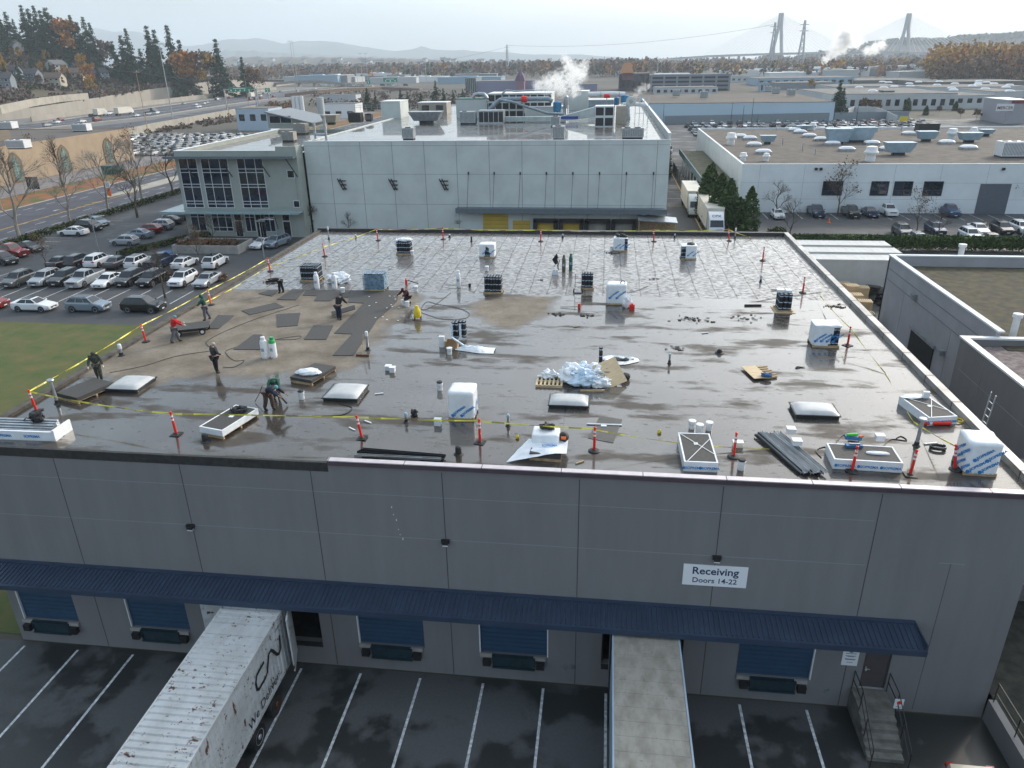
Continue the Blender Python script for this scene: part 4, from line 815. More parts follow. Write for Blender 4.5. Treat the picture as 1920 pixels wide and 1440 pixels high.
hose([(1170,548),(1190,546),(1215,536)],'thin hose leading right from the tall wrapped stack'); hose([(1562,838),(1580,816),(1605,818),(1610,828),(1590,826)],'dark cable behind the open blue tool case',.02); hose([(1655,838),(1670,824),(1700,826),(1690,818),(1680,822)],'dark cable looping behind the white bag on the wide bundle',.02)
hose([(585,780),(640,778),(660,765),(636,757)],'dark cable on the wet roof behind the leaning post',.02); hose([(1420,565),(1460,558),(1540,548)],'dark pole like cable near the right parapet'); hose([(1540,858),(1530,845),(1545,838),(1560,842)],'dark cable between the flashings and the wide bundle',.02)
# board cart
p = Vector(rf(362,628)); t = thing('board_cart','four wheeled cart carrying a large dark board, pushed by two workers','cart',tuple(p),R(24)); MB().box((-.95,-.3,.42),(.95,.95,.47)).build('deck',G['board'],t); MB().box((-.8,-.1,.25),(.8,.8,.3)).bar((-.7,0,.2),(-.7,0,.42),.05).bar((.7,0,.2),(.7,0,.42),.05).build('frame',G['dark'],t)
for x,y in ((-.75,-.12),(.55,-.12),(-.75,.75),(.75,.75)): w_ = MB().cyl((x,y-.05,.18),(x,y+.05,.18),.18,n=14).build('wheel',G['black'],t); MB().cyl((x,y-.055,.18),(x,y+.055,.18),.1,n=10).build('rim',G['white'],w_)
# ladder hooked on the right parapet
p = Vector((16.35,32.2,0)); t = thing('ladder','aluminium extension ladder leaning on the right side of the roof','ladder',(16.75,30.9,0),R(90)); b = MB()
for s in (-.2,.2): b.bar((s,.7,0),(s,0.2,11.6),.07,.03)
b.build('side_rail',G['galv'],t)
for k in range(36): q = Vector((0,.7,0)).lerp(Vector((0,.2,11.6)),(k+.7)/37); MB().cyl((-.18,q.y,q.z),(.18,q.y,q.z),.016,n=6).build('rung',G['galv'],t)
# ---------------------------------------------------------------- people
def skin_mesh(name,joints,edges,m,parent,root=0,sub=1):
    """one continuous surface grown round a jointed skeleton"""
    me = bpy.data.meshes.new(name); me.from_pydata([j[0] for j in joints],edges,[]); o = bpy.data.objects.new(name,me); COL.objects.link(o)
    o.modifiers.new('s','SKIN').use_smooth_shade = True; mo = o.modifiers.new('u','SUBSURF'); mo.levels = mo.render_levels = sub
    sv = me.skin_vertices[0].data
    for i,j in enumerate(joints): r = j[1] if isinstance(j[1],tuple) else (j[1],j[1]); sv[i].radius = r; sv[i].use_root = (i == root)
    dg = bpy.context.evaluated_depsgraph_get(); dg.update(); nm = bpy.data.meshes.new_from_object(o.evaluated_get(dg)); nm.name = name
    bpy.data.objects.remove(o); o = bpy.data.objects.new(name,nm); COL.objects.link(o); nm.materials.clear(); nm.materials.append(m); o.parent = parent
    for p in nm.polygons: p.use_smooth = True
    return o
G['skin'] = mat('skin',(.42,.24,.16),.6,var=.05)
def person(px,face,label,jacket,trousers,hat,hatkind='hood',lean=0,legs=((0,0),(0,0)),arms=((0,10,10),(0,10,10)),head=10,gloves=None,crouch=None,boots=(.02,.018,.017),H=1.72,vest=None):
    """face: heading in degrees (0 = +X); legs: (hip forward, knee bend); arms: (forward, out, elbow bend); side 0 is left"""
    J_K[0] = 1.; root = thing('person',label,'person',rf(*px),R(face),'roofing workers')
    s = H/1.66
    def rotY(v,a): c,q = math.cos(R(a)),math.sin(R(a)); return Vector((v.x*c+v.z*q,v.y,-v.x*q+v.z*c))      # positive a leans +z towards +x
    leg = []
    for k,sd_ in enumerate((1,-1)):
        hip,kn = legs[k]; h = Vector((0,.09*sd_,0)); knee = h+rotY(Vector((0,.015*sd_,-.43)),-hip); ank = knee+rotY(Vector((0,0,-.42)),-(hip-kn)); leg.append([h,knee,ank])
    zmin = min(l_[2].z for l_ in leg) if crouch is None else min(min(l_[1].z for l_ in leg)+.02,min(l_[2].z for l_ in leg))
    off = Vector((0,0,-zmin+.08))
    leg = [[p+off for p in l_] for l_ in leg]; pel = off+Vector((0,0,.02))
    up = lambda d,y=0,x=0: pel+rotY(Vector((x,y,d)),lean)
    sp,ch,nk = up(.2),up(.38),up(.52); hd = nk+rotY(Vector((.015,0,.1)),lean+head); ht = nk+rotY(Vector((.02,0,.2)),lean+head)
    J = []; E = []
    def jt(p,r,par=None): k_ = s*J_K[0]; J.append((tuple(p*s),(r[0]*k_,r[1]*k_) if isinstance(r,tuple) else r*k_)); i = len(J)-1; (E.append((par,i)) if par is not None else None); return i
    a = jt(pel,(.15,.11)); b_ = jt(sp,(.13,.1),a); c = jt(ch,(.16,.11),b_); n_ = jt(nk,.06,c); d = jt(nk+(hd-nk)*.55,.058,n_); e = jt(hd,(.078,.092),d); e2 = jt(ht,(.062,.075),e)
    for l_ in leg: i = jt(l_[0]+Vector((0,0,-.04)),.088,a); i = jt(l_[1],.06,i); i = jt(l_[2],.042,i); toe = l_[2]+Vector((.15,0,-.045)); jt(toe,.035,jt(l_[2]+Vector((0,0,-.05)),.042,i))
    A = []
    for k,sd_ in enumerate((1,-1)):
        fw,out,el = arms[k]; sh = up(.46,.19*sd_)
        dr = rotY(Vector((0,math.sin(R(out))*sd_,-math.cos(R(out)))),-fw); elb = sh+dr*.29
        dr2 = rotY(Vector((0,math.sin(R(out*.4))*sd_,-math.cos(R(out*.4)))),-(fw+el)); wr = elb+dr2*.25; A.append((sh,elb,wr,dr2))
        i = jt(sh,.062,c); i = jt(elb,.042,i); i = jt(wr,.028,i); pm = wr+dr2*.07; i = jt(pm,(.038,.018),i)
        side = dr2.cross(Vector((0,1,0))).normalized() if abs(dr2.y) < .9 else Vector((1,0,0))
        for q,ln in ((-.03,.07),(-.01,.085),(.01,.08),(.03,.062)):
            f1 = pm+dr2*.045+side*q; f2 = f1+dr2*ln*.5+Vector((0,-sd_*.012,0)); jt(f2+dr2*ln*.3+Vector((0,-sd_*.02,0)),.007,jt(f2,.008,jt(f1,.009,i)))
        jt(pm+side*.055+dr2*.03,.009,jt(pm+side*.035-dr2*.01,.011,i))
    skin_mesh('body',J,E,G['skin'],root)
    body = kids_last()
    fx = rotY(Vector((1,0,0)),lean+head); fu = rotY(Vector((0,0,1)),lean+head)
    fm = Matrix.Translation(hd*s) @ Matrix(((fx.x,0,fu.x,0),(0,1,0,0),(fx.z,0,fu.z,0),(0,0,0,1)))
    b = MB(); b.ell((.088,0,-.005),(.018,.013,.022),6,4,0,fm); b.ell((.0,.082,0),(.018,.01,.028),6,4,0,fm); b.ell((.0,-.082,0),(.018,.01,.028),6,4,0,fm); b.build('nose_and_ears',G['skin'],root)
    for sd_ in (1,-1): MB().ell((.078,.03*sd_,.022),(.01,.013,.007),6,4,0,fm).build('eye',G['black'],root)
    MB().ell((.084,0,-.045),(.006,.022,.005),6,4,0,fm).build('mouth',mat('lips',(.25,.08,.07),.6),root)
    J_K[0] = 1.22
    # clothes: grown round the same joints, a little fuller
    J.clear(); E.clear()
    a = jt(pel+Vector((0,0,.0)),(.165,.135)); b_ = jt(sp,(.155,.13),a); c = jt(ch,(.18,.135),b_); jt(nk-(nk-ch)*.3,.1,c)
    for sh,elb,wr,dr2 in A: jt(wr-dr2*.02,.042,jt(elb,.062,jt(sh,.085,c)))
    skin_mesh('jacket',J,E,jacket,root)
    J.clear(); E.clear(); a = jt(pel-Vector((0,0,.02)),(.15,.125))
    for l_ in leg: jt(l_[2]+Vector((0,0,.01)),.07,jt(l_[1],.085,jt(l_[0]+Vector((0,0,-.06)),.108,a)))
    skin_mesh('trousers',J,E,trousers,root)
    bm_ = mat('boot_%d' % int(boots[0]*1000),boots,.5)
    for l_ in leg: J.clear(); E.clear(); i = jt(l_[2]+Vector((0,0,.05)),.055); i = jt(l_[2]+Vector((0,0,-.035)),.055,i); jt(l_[2]+Vector((.16,0,-.04)),(.048,.038),i); skin_mesh('boot',J,E,bm_,root)
    if hatkind == 'hood':
        b = MB(); b.ell((-.022,0,.03),(.11,.115,.125),12,8,0,fm); b.ell((-.05,0,-.08),(.1,.12,.07),10,6,0,fm); b.build('hood',hat,root,smooth=True)
    else:
        b = MB(); b.grid(14,6,lambda u,v: (.105*math.cos(v*1.57)*math.cos(u*6.283)-.005,.1*math.cos(v*1.57)*math.sin(u*6.283),.035+.09*math.sin(v*1.57)),0,fm); b.cyl((0,0,.02),(0,0,.045),.108,.106,14,0,fm,caps=False); b.build('hat',hat,root,smooth=True)
    if gloves:
        for sh,elb,wr,dr2 in A: MB().ell(tuple((wr+dr2*.08)*s),(.05,.04,.06),8,6).build('glove',gloves,root,smooth=True)
    if vest: J.clear(); E.clear(); a = jt(pel+(sp-pel)*.3,(.185,.15)); a = jt(sp,(.185,.15),a); jt(ch+(nk-ch)*.25,(.215,.16),a); skin_mesh('vest',J,E,vest,root)
    return root
J_K = [1.]
def kids_last(): return COL.objects[-1]
cl = lambda n_,c,v=.15,c2=None: mat(n_,c,.9,var=v,sc=6,col2=c2)
C_blk = cl('black_cloth',(.012,.012,.015)); C_gry = cl('charcoal_cloth',(.045,.047,.052)); C_nvy = cl('navy_cloth',(.015,.022,.045)); C_red = cl('red_cloth',(.5,.015,.02)); C_grn = cl('green_cloth',(.015,.08,.055)); C_dgr = cl('faded_grey_trousers',(.12,.12,.14))
C_cam = mat('camouflage_cloth',(.03,.035,.03),.9,sc=14,col2=(.07,.085,.065),lo=.45,hi=.55); C_mar = cl('maroon_cloth',(.06,.012,.018)); C_pal = cl('pale_knit',(.4,.38,.34)); C_tea = cl('teal_knit',(.12,.3,.33)); C_brn = cl('brown_cloth',(.08,.05,.035)); C_whg = cl('white_glove',(.7,.7,.7))
person((188,713),-60,'worker in dark camouflage rain gear with white gloves walking by the left tape',C_cam,C_cam,C_cam,lean=10,legs=((14,8),(-12,16)),arms=((10,18,20),(14,22,25)),head=28,gloves=C_whg,H=1.6)
person((407,699),60,'worker in charcoal hoodie and pale cap standing with back turned on the tan area',C_gry,C_blk,C_pal,'cap',lean=4,legs=((4,2),(-3,2)),arms=((8,10,30),(10,10,45)),head=12,H=1.62)
person((331,642),35,'worker in red jacket and grey trousers at the near end of the board cart',C_red,C_dgr,C_tea,'cap',lean=12,legs=((16,8),(-14,12)),arms=((45,8,20),(45,8,20)),head=15,vest=C_red,H=1.62,gloves=C_whg)
person((388,600),200,'worker in green hoodie at the far end of the board cart',C_grn,C_dgr,C_grn,lean=6,legs=((8,6),(-10,10)),arms=((35,8,20),(35,8,25)),head=20,H=1.62)
person((528,549),185,'worker in black bending over black felt scraps at the left edge',C_blk,C_blk,C_blk,'cap',lean=85,legs=((10,10),(-6,6)),arms=((75,8,15),(80,8,10)),head=20,H=1.6)
person((636,600),75,'worker in black stooping to lift a dark board with back to the camera',C_blk,C_nvy,C_blk,'cap',lean=38,legs=((12,18),(6,14)),arms=((35,14,15),(35,14,15)),head=0,H=1.66)
T(MB().box((-.75,-.25,0),(.75,.35,.04)).build('cover_board',G['board'],loc=(rf(645,592)[0],rf(645,592)[1],ZR+.3)),'dark board being lifted by the stooping worker in black','board','loose dark cover boards'); COL.objects[-1].rotation_euler = (R(8),R(-12),R(20))
person((766,571),235,'worker in maroon jacket kneeling behind two white buckets',C_mar,C_blk,C_mar,'cap',lean=35,legs=((75,130),(20,95)),arms=((50,10,25),(50,10,25)),head=15,crouch=1,H=1.65)
person((505,768),-15,'worker in navy harness and teal cap bending with a leaf blower',C_nvy,C_brn,C_tea,'cap',lean=62,legs=((20,22),(-4,14)),arms=((50,6,10),(55,8,20)),head=5,H=1.66)
person((520,748),-70,'worker in green jacket bending just behind the worker with the blower',C_grn,C_brn,C_grn,'cap',lean=70,legs=((18,20),(0,10)),arms=((60,8,15),(65,8,15)),head=10,H=1.66)
p = Vector(rf(520,757)); t = thing('leaf_blower','leaf blower with red hub and dark nozzle held by the bending worker','leaf blower',(p.x-.15,p.y-.05,ZR+.5)); MB().cyl((0,-.1,.25),(0,.12,.25),.16,n=12).build('engine',G['plastic'],t); MB().cyl((0,-.12,.25),(0,-.101,.25),.09,n=12).build('hub',G['red'],t); MB().tube([(.1,0,.2),(.4,-.05,-.05),(.7,-.1,-.4)],[.06,.05,.045],8).build('nozzle',G['dark'],t)
p = Vector(rf(478,755)); T(MB().tube([(0,0,.04),(.28,.1,.5),(.45,.1,.85)],.018).build('torch_wand',G['dark'],loc=tuple(p)),'thin black torch wand reaching left from the bending workers','torch')
# ---------------------------------------------------------------- signs on the wall
t = thing('sign','white wall sign reading Receiving Doors 14-22','sign',(4.73,YF-.01,6.2)); b = MB(); b.box((-1.23,-.03,-.49),(1.23,0,.49)); b.build('panel',mat('sign_white',(.8,.82,.84),.4,var=0),t)
b = MB(); b.text('Receiving',.47,XZ(0,-.032,.06),bold=.008); b.build('lettering',G['navy'],t); b = MB(); b.text('Doors 14-22',.33,XZ(0,-.032,-.34),bold=.004); b.build('lettering',G['navy'],t)
t = thing('sign','white paper notice beside the brown door under the canopy','notice',(10.38,YF-.01,2.63)); MB().box((-.31,-.02,-.43),(.31,0,.43)).build('panel',mat('sign_white',(.8,.82,.84),.4,var=0),t)
b = MB(); b.ell((0,-.022,.3),(.09,.003,.07),10,6); b.build('emblem',mat('teal_print',(.02,.2,.3),.5),t)
b = MB()
for z,w_ in ((.19,.42),(.07,.4),(.03,.26),(-.09,.42),(-.13,.36),(-.26,.24)): b.box((-w_/2,-.022,z-.012),(w_/2,-.0205,z+.012))
b.build('small_print',G['navy'],t)
# ---------------------------------------------------------------- stairs, ramp wall, small building on the right
t = thing('staircase','concrete steps with grey railings leading up to the brown door','stairs',(11.4,24.5,0)); b = MB(); b.box((-.75,-1.15,0),(.6,-.01,1.05)); 
for k in range(6): b.box((-.75,-1.15-.3*(k+1),0),(.6,-1.15-.3*k-.002,1.05-.175*(k+1)+.0))
b.build('steps',mat('grey_step_concrete',(.16,.155,.14),.85,sc=2,var=.3),t)
for x,z0 in ((-.75,0),(.6,0)):
    b = MB()
    for h in (.5,.95): b.tube([(x,-.1,1.05+h),(x,-1.15,1.05+h),(x,-3.0,.02+h)],.022,6)
    for y,z in ((-.1,1.05),(-1.15,1.05),(-2.0,.55),(-3.0,.0)): b.cyl((x,y,z),(x,y,z+.96),.022,n=6)
    b.build('railing',G['dark'],t)
s = thing('sign','small white sign with red no entry disc on the stair railing','sign',(12.03,23.3,1.55)); MB().box((-.17,-.015,-.24),(.17,.0,.24)).build('panel',G['white'],s); MB().cyl((0,-.022,.06),(0,-.016,.06),.09,n=16).build('no_entry_disc',G['red'],s); MB().box((-.1,-.02,-.16),(.1,-.016,-.14)).build('small_print',G['navy'],s)
t = thing('retaining_wall','low concrete ramp wall with railing right of the warehouse corner','wall',(16.2,24,0)); b = MB(); b.box((-.3,-12,0),(-.0,.4,1.05)); b.build('wall',G['wall'],t)
b = MB()
for h in (.45,.95): b.cyl((-.15,.3,1.05+h),(-.15,-12,1.05+h),.022,n=6)
for k in range(8): b.cyl((-.15,.3-k*1.7,1.05),(-.15,.3-k*1.7,2.0),.022,n=6)
b.build('railing',G['dark'],t)
b = MB(); b.sheet([(16.21,-6),(24.3,-6),(24.3,31),(16.21,31)],.0); b.v = [(x,y,.9) for x,y,z in b.v]; struct('planting_bed',b,mat('dark_soil',(.03,.032,.026),.95,var=.4,sc=2,bump=1))
t = thing('link_building','low dark grey building with a window behind the ramp railing','building',(16,31,0)); MB().box((0.0,0,0),(8.4,8,4.3)).build('wall',G['wall'],t); f_ = MB().box((3.2,-.06,1.9),(5.4,-.003,3.4)).build('window',G['white'],t); MB().box((3.3,-.07,2.0),(4.3,-.061,3.3)).box((4.36,-.07,2.0),(5.3,-.061,3.3)).build('pane',G['glass'],f_)
# near trailers and their loads ------------------------------------
def wheel(parent,x,y,z=.52,r=.52,w_=.5,rimm='rust'):
    o = MB().lathe((0,0,0),[(r*.7,-w_/2),(r*.96,-w_/2),(r,-w_/2+.04),(r,w_/2-.04),(r*.96,w_/2),(r*.7,w_/2)],20).build('wheel',G['black'],parent,loc=(x,y,z),smooth='a'); o.rotation_euler = (0,R(90),0)
    MB().lathe((0,0,0),[(r*.58,-w_/2+.05),(r*.62,-w_/2-.01),(r*.62,w_/2+.01),(r*.5,w_/2-.02),(r*.3,w_/2-.12),(.12,w_/2-.02),(.1,w_/2+.03)],16).build('rim',G[rimm],o,smooth='a'); return o
m = mat('rusty_white_steel',(.58,.6,.6),.55,var=0); n,l = nodes_of(m); bs = n['Principled BSDF']; P = n.new('ShaderNodeTexCoord').outputs['Object']
r1 = ma('MULTIPLY',mr_(noi(5,8,None,.7),.585,.62),mr_(noi(.8,3),.4,.54)); r2 = mr_(noi(1.3,5,(1,2.5,1)),.63,.66); dirt = mr_(noi(1.6,6,(1,.3,1)),.4,.75)
base = mixc(dirt,(.56,.58,.59),(.4,.41,.4)); base = mixc(ma('MAXIMUM',r1,r2),base,(.11,.045,.02)); l.new(base,bs.inputs['Base Color'])
G['rusty'] = m
cx,yb = -14.1,23.9; t = thing('container_trailer','long rusty white container on a chassis backed against an open dock door','trailer',(cx,yb,0))
LN = 16.0; b = MB(); HW = 1.3
# corrugated roof and sides
k = 0; y = -.05; pts = []
while y > -LN: pts += [(y,0),(y-.13,0),(y-.17,1),(y-.24,1)]; y -= .29
def corr(b,fn,mi=0):
    for i in range(len(pts)-1):
        a,c = pts[i],pts[i+1]; b.add([fn(a[0],a[1],0),fn(a[0],a[1],1),fn(c[0],c[1],1),fn(c[0],c[1],0)],[(0,1,2,3)],mi)
corr(b,lambda y,d,e: (-HW+.06+e*(2*HW-.12),y,4.09-d*.06)); b.build('corrugated_roof',m,t)
b = MB(); corr(b,lambda y,d,e: (HW-.01-d*.035,y,1.3+e*2.75)); b.build('side_wall',m,t); b = MB(); corr(b,lambda y,d,e: (-HW+.01+d*.035,y,4.05-e*2.75)); b.build('side_wall',m,t)
b = MB()
for x in (-HW,HW-.06): b.box((x,-LN,4.0),(x+.06,0,4.1)); b.box((x,-LN,1.2),(x+.06,0,1.34))
for x in (-HW,HW-.1): b.box((x,-.08,1.34),(x+.1,0,4.0)); b.box((x,-2.2,1.34),(x+.1,-2.05,4.0)); b.box((x,-LN,1.34),(x+.1,-LN+.08,4.0))
b.box((-HW+.06,-2.35,4.06),(HW-.06,-1.75,4.1)); b.box((-HW+.06,-.1,4.02),(HW-.06,0,4.1)); b.box((-HW+.1,-LN,1.34),(HW-.1,-LN+.05,4.0)); b.build('frame',m,t)
MB().box((-HW+.06,-LN+.05,1.22),(HW-.06,-.02,1.33)).build('floor',G['dark'],t)
b = MB(); b.box((-.55,-LN,.85),(-.35,-.4,1.2)); b.box((.35,-LN,.85),(.55,-.4,1.2)); [b.box((-1.2,y,.7),(1.2,y+.12,.95)) for y in (-2.4,-4,-5.5)]; b.build('chassis',G['dark'],t)
for y in (-2.3,-3.95,-5.6):
    for x in (-1.0,1.0): wheel(t,x,y,rimm='steel' if y == -3.95 else 'rust')
for s,a in ((1,66),(-1,-80)):
    d = MB().box((0,-.03,0),(1.25,.03,2.72)).box((.1,-.05,.9),(1.15,-.031,1.0)).build('door',m,t,loc=(s*(HW+.02),-.02 if s < 0 else -.05,1.3)); d.rotation_euler = (0,0,R(-180+20) if s < 0 else R(-72)); 
    for x in (.35,.9): MB().cyl((x,-.06,.05),(x,-.06,2.65),.02,n=6).build('lock_rod',G['galv'],d)
SIDE = Matrix(((0,0,1,HW+.004),(1,0,0,0),(0,1,0,0),(0,0,0,1)))
b = MB(); g = Matrix.Translation((HW+.006,-2.75,2.5)) @ Matrix(((0,0,1,0),(1,0,0,0),(0,1,0,0),(0,0,0,1)))
b.tube([(0.0,.85,0),(-.75,.82,0),(-.98,.55,0),(-.98,.15,0),(-.8,0,0),(-.1,0,0),(.12,.1,0),(.5,.8,0),(.75,.85,0),(.95,.6,0),(1.25,.12,0),(1.45,0,0),(1.65,.1,0),(1.75,.85,0)],.085,6,0,g @ Matrix.Diagonal((.85,.85,.08,1)))
b.build('painted_logo',G['black'],t)
b = MB(); b.text('We Deliver',.58,Matrix.Translation((HW+.006,-3.2,1.5)) @ Matrix(((0,0,1,0),(1,0,0,0),(0,1,0,0),(0,0,0,1))),ext=.002); b.build('lettering',G['black'],t)
b = MB(); b.text('CNRU 28',.17,Matrix.Translation((HW+.006,-1.2,3.6)) @ Matrix(((0,0,1,0),(1,0,0,0),(0,1,0,0),(0,0,0,1))),ext=.002); b.build('lettering',G['black'],t)
b = MB(); b.tube([(HW+.01,-8.2-k*.22,1.75+(k % 2)*.12-.0*k) for k in range(22)],.05,4,0,Matrix.Diagonal((1,1,1,1))); b.build('green_graffiti',mat('green_spray',(.05,.4,.06),.5),t)
t = thing('box_trailer','plain trailer with a stained grey roof backed into the right hand dock','trailer',(2.12,24.3,0))
m = mat('stained_trailer_roof',(.34,.33,.3),.6,var=0); n,l = nodes_of(m); bs = n['Principled BSDF']; P = n.new('ShaderNodeTexCoord').outputs['Object']
cc = mixc(mr_(noi(2.2,8,(1,.5,1)),.4,.7),(.34,.32,.28),(.2,.185,.155)); cc = mixc(mr_(noi(9,6),.62,.75),cc,(.12,.11,.09)); l.new(cc,bs.inputs['Base Color'])
b = MB(); b.box((-1.25,-16,4.05),(1.25,0,4.1)); 
for k in range(26): b.box((-1.24,-.62*k-.35,4.1),(1.24,-.62*k-.32,4.108))
b.build('roof',m,t)
b = MB()
for x in (-1.3,1.25): b.box((x,-16,1.1),(x+.05,0,4.09)); b.box((x-.005,-16,3.95),(x+.055,0,4.13))
b.box((-1.25,-16,1.1),(1.25,-15.95,4.05)); b.box((-1.25,-15.95,1.1),(1.25,0,1.2)); b.build('side_wall',mat('pale_blue_trailer_side',(.33,.42,.52),.4,var=.08,sc=1),t)
for s in (-1,1): d = MB().box((0,-.03,0),(.06,1.2,2.8)).build('door',G['dark'],t,loc=(s*1.33-.03,-1.25,1.2)); MB().cyl((.03*(1+s),.4,.1),(.03*(1+s),.4,2.7),.02,n=6).build('lock_rod',G['galv'],d)
MB().box((-.5,-15.5,.8),(.5,-.4,1.09)).build('chassis',G['dark'],t)
for y in (-2.2,-3.5): [wheel(t,x,y,rimm='steel') for x in (-1.0,1.0)]
# ---------------------------------------------------------------- vehicles
def paintm(n_,c,r=.25,met=.3): return mat('car_paint_'+n_,c,r,met,var=0,coat=.6)
PT = dict(white=paintm('white',(.72,.74,.76),met=0),silver=paintm('silver',(.36,.39,.42)),bluegrey=paintm('bluegrey',(.22,.28,.34)),grey=paintm('grey',(.09,.095,.1)),dark=paintm('dark',(.025,.028,.032)),black=paintm('black',(.01,.011,.013)),navy=paintm('navy',(.015,.03,.075)),red=paintm('red',(.25,.012,.012)),beige=paintm('beige',(.4,.36,.3)),green=paintm('green',(.02,.07,.05)),blue=paintm('blue',(.03,.08,.2)),lightblue=paintm('lightblue',(.12,.28,.42)))
mat('paint',(.5,.5,.5),.3,var=0)
G['head'] = mat('headlight_lens',(.7,.72,.75),.1,var=0,coat=1); G['tail'] = mat('tail_light_lens',(.3,.01,.01),.15,var=0,coat=1)
KIND = {  # length, width, roof z, lower outline (x, z) front to back, cabin outline base/top x: windscreen base, roof front, roof rear, rear glass base
 'sedan': (4.7,1.82,1.44,[(2.35,.55),(2.3,.7),(1.2,.92),(.9,.96),(-1.4,1.0),(-2.25,1.02),(-2.35,.7)],(1.0,.25,-.95,-1.75),.96),
 'suv': (4.6,1.86,1.68,[(2.3,.6),(2.25,.85),(1.35,1.06),(1.0,1.08),(-1.6,1.1),(-2.2,1.08),(-2.3,.7)],(1.15,.45,-1.6,-2.2),1.08),
 'hatch': (4.1,1.75,1.5,[(2.05,.55),(2.0,.76),(1.2,.95),(.9,.98),(-1.5,1.0),(-2.0,.98),(-2.05,.7)],(1.1,.4,-1.4,-1.95),.98),
 'pickup': (5.7,1.98,1.85,[(2.85,.65),(2.8,1.0),(1.6,1.16),(1.2,1.18),(-.9,1.2),(-.95,1.2),(-2.85,1.18),(-2.87,.75)],(1.35,.7,-.6,-.88),1.18),
 'van': (5.2,1.95,2.1,[(2.6,.6),(2.55,.95),(1.9,1.15),(1.6,1.2),(-2.4,1.25),(-2.55,1.2),(-2.6,.7)],(1.85,1.15,-2.35,-2.5),1.2)}
def carbody(b,kind,mi=0,gi=None):
    Ln,W,H,prof,cab,belt = KIND[kind]; hw = W/2; xs = [p[0] for p in prof]
    def top(x):
        for (xa,za),(xb,zb) in zip(prof,prof[1:]):
            if xb <= x <= xa: return za+(zb-za)*(xa-x)/max(1e-6,xa-xb)
        return prof[-1][1]
    st = sorted(set([xs[0],xs[0]-.06,xs[0]-.2,xs[0]-.5]+xs[1:-1]+[xs[-1]+.25,xs[-1]+.06,xs[-1]]+[0,.5,-.5,-1]),reverse=True); ring = []
    for x in st:
        e = min(1,(xs[0]-x)/.55); f_ = min(1,(x-xs[-1])/.45); k = .84+.16*min(e,f_)**.5 if min(e,f_) > 0 else .84
        w_ = hw*k; t_ = top(x); zb = .22+.1*(1-min(1,min(e,f_)*2)); zm = .28+(t_-.28)*.55
        ring.append([(x,-w_*.9,zb),(x,-w_,zb+.12),(x,-w_,zm),(x,-w_*.97,t_-.09),(x,-w_*.86,t_),(x,w_*.86,t_),(x,w_*.97,t_-.09),(x,w_,zm),(x,w_,zb+.12),(x,w_*.9,zb)])
    n_ = 10; vs = [v for r_ in ring for v in r_]; fs = []
    for j in range(len(ring)-1): fs += [(j*n_+i,j*n_+(i+1) % n_,(j+1)*n_+(i+1) % n_,(j+1)*n_+i) for i in range(n_)]
    fs += [tuple(range(n_)),tuple(range((len(ring)-1)*n_,len(ring)*n_))[::-1]]; b.add(vs,fs,mi)
    wb,rt,rr,rb = cab; a,c = hw*.84,hw*.66
    V = [(wb,-a,belt),(wb,a,belt),(rb,a,belt),(rb,-a,belt),(rt,-c,H-.04),(rt,c,H-.04),(rr,c,H-.04),(rr,-c,H-.04),(rt-.12,-c+.08,H),(rt-.12,c-.08,H),(rr+.1,c-.08,H),(rr+.1,-c+.08,H)]
    gm = mi if gi is None else gi
    b.add(V,[(0,1,5,4),(1,2,6,5),(2,3,7,6),(3,0,4,7)],gm); b.add(V,[(4,5,9,8),(5,6,10,9),(6,7,11,10),(7,4,8,11),(8,9,10,11)],mi)
    return V
def inset(q,k,off):
    q = [Vector(p) for p in q]; c = sum(q,Vector())/4; nrm = (q[1]-q[0]).cross(q[3]-q[0]).normalized()
    return [c+(p-c)*k+nrm*off for p in q]
def lerpq(q,u0,u1,v0=.07,v1=.93):
    q = [Vector(p) for p in q]; f_ = lambda u,v: (q[0].lerp(q[1],u)).lerp(q[3].lerp(q[2],u),v); return [f_(u0,v0),f_(u1,v0),f_(u1,v1),f_(u0,v1)]
def slab(b,q,off,t_=.012,mi=0):
    n_ = (q[1]-q[0]).cross(q[3]-q[0]).normalized(); o = [p+n_*off for p in q]; i_ = [p+n_*(off-t_) for p in q]; b.add(o+i_,[(0,1,2,3),(7,6,5,4),(0,4,5,1),(1,5,6,2),(2,6,7,3),(3,7,4,0)],mi)
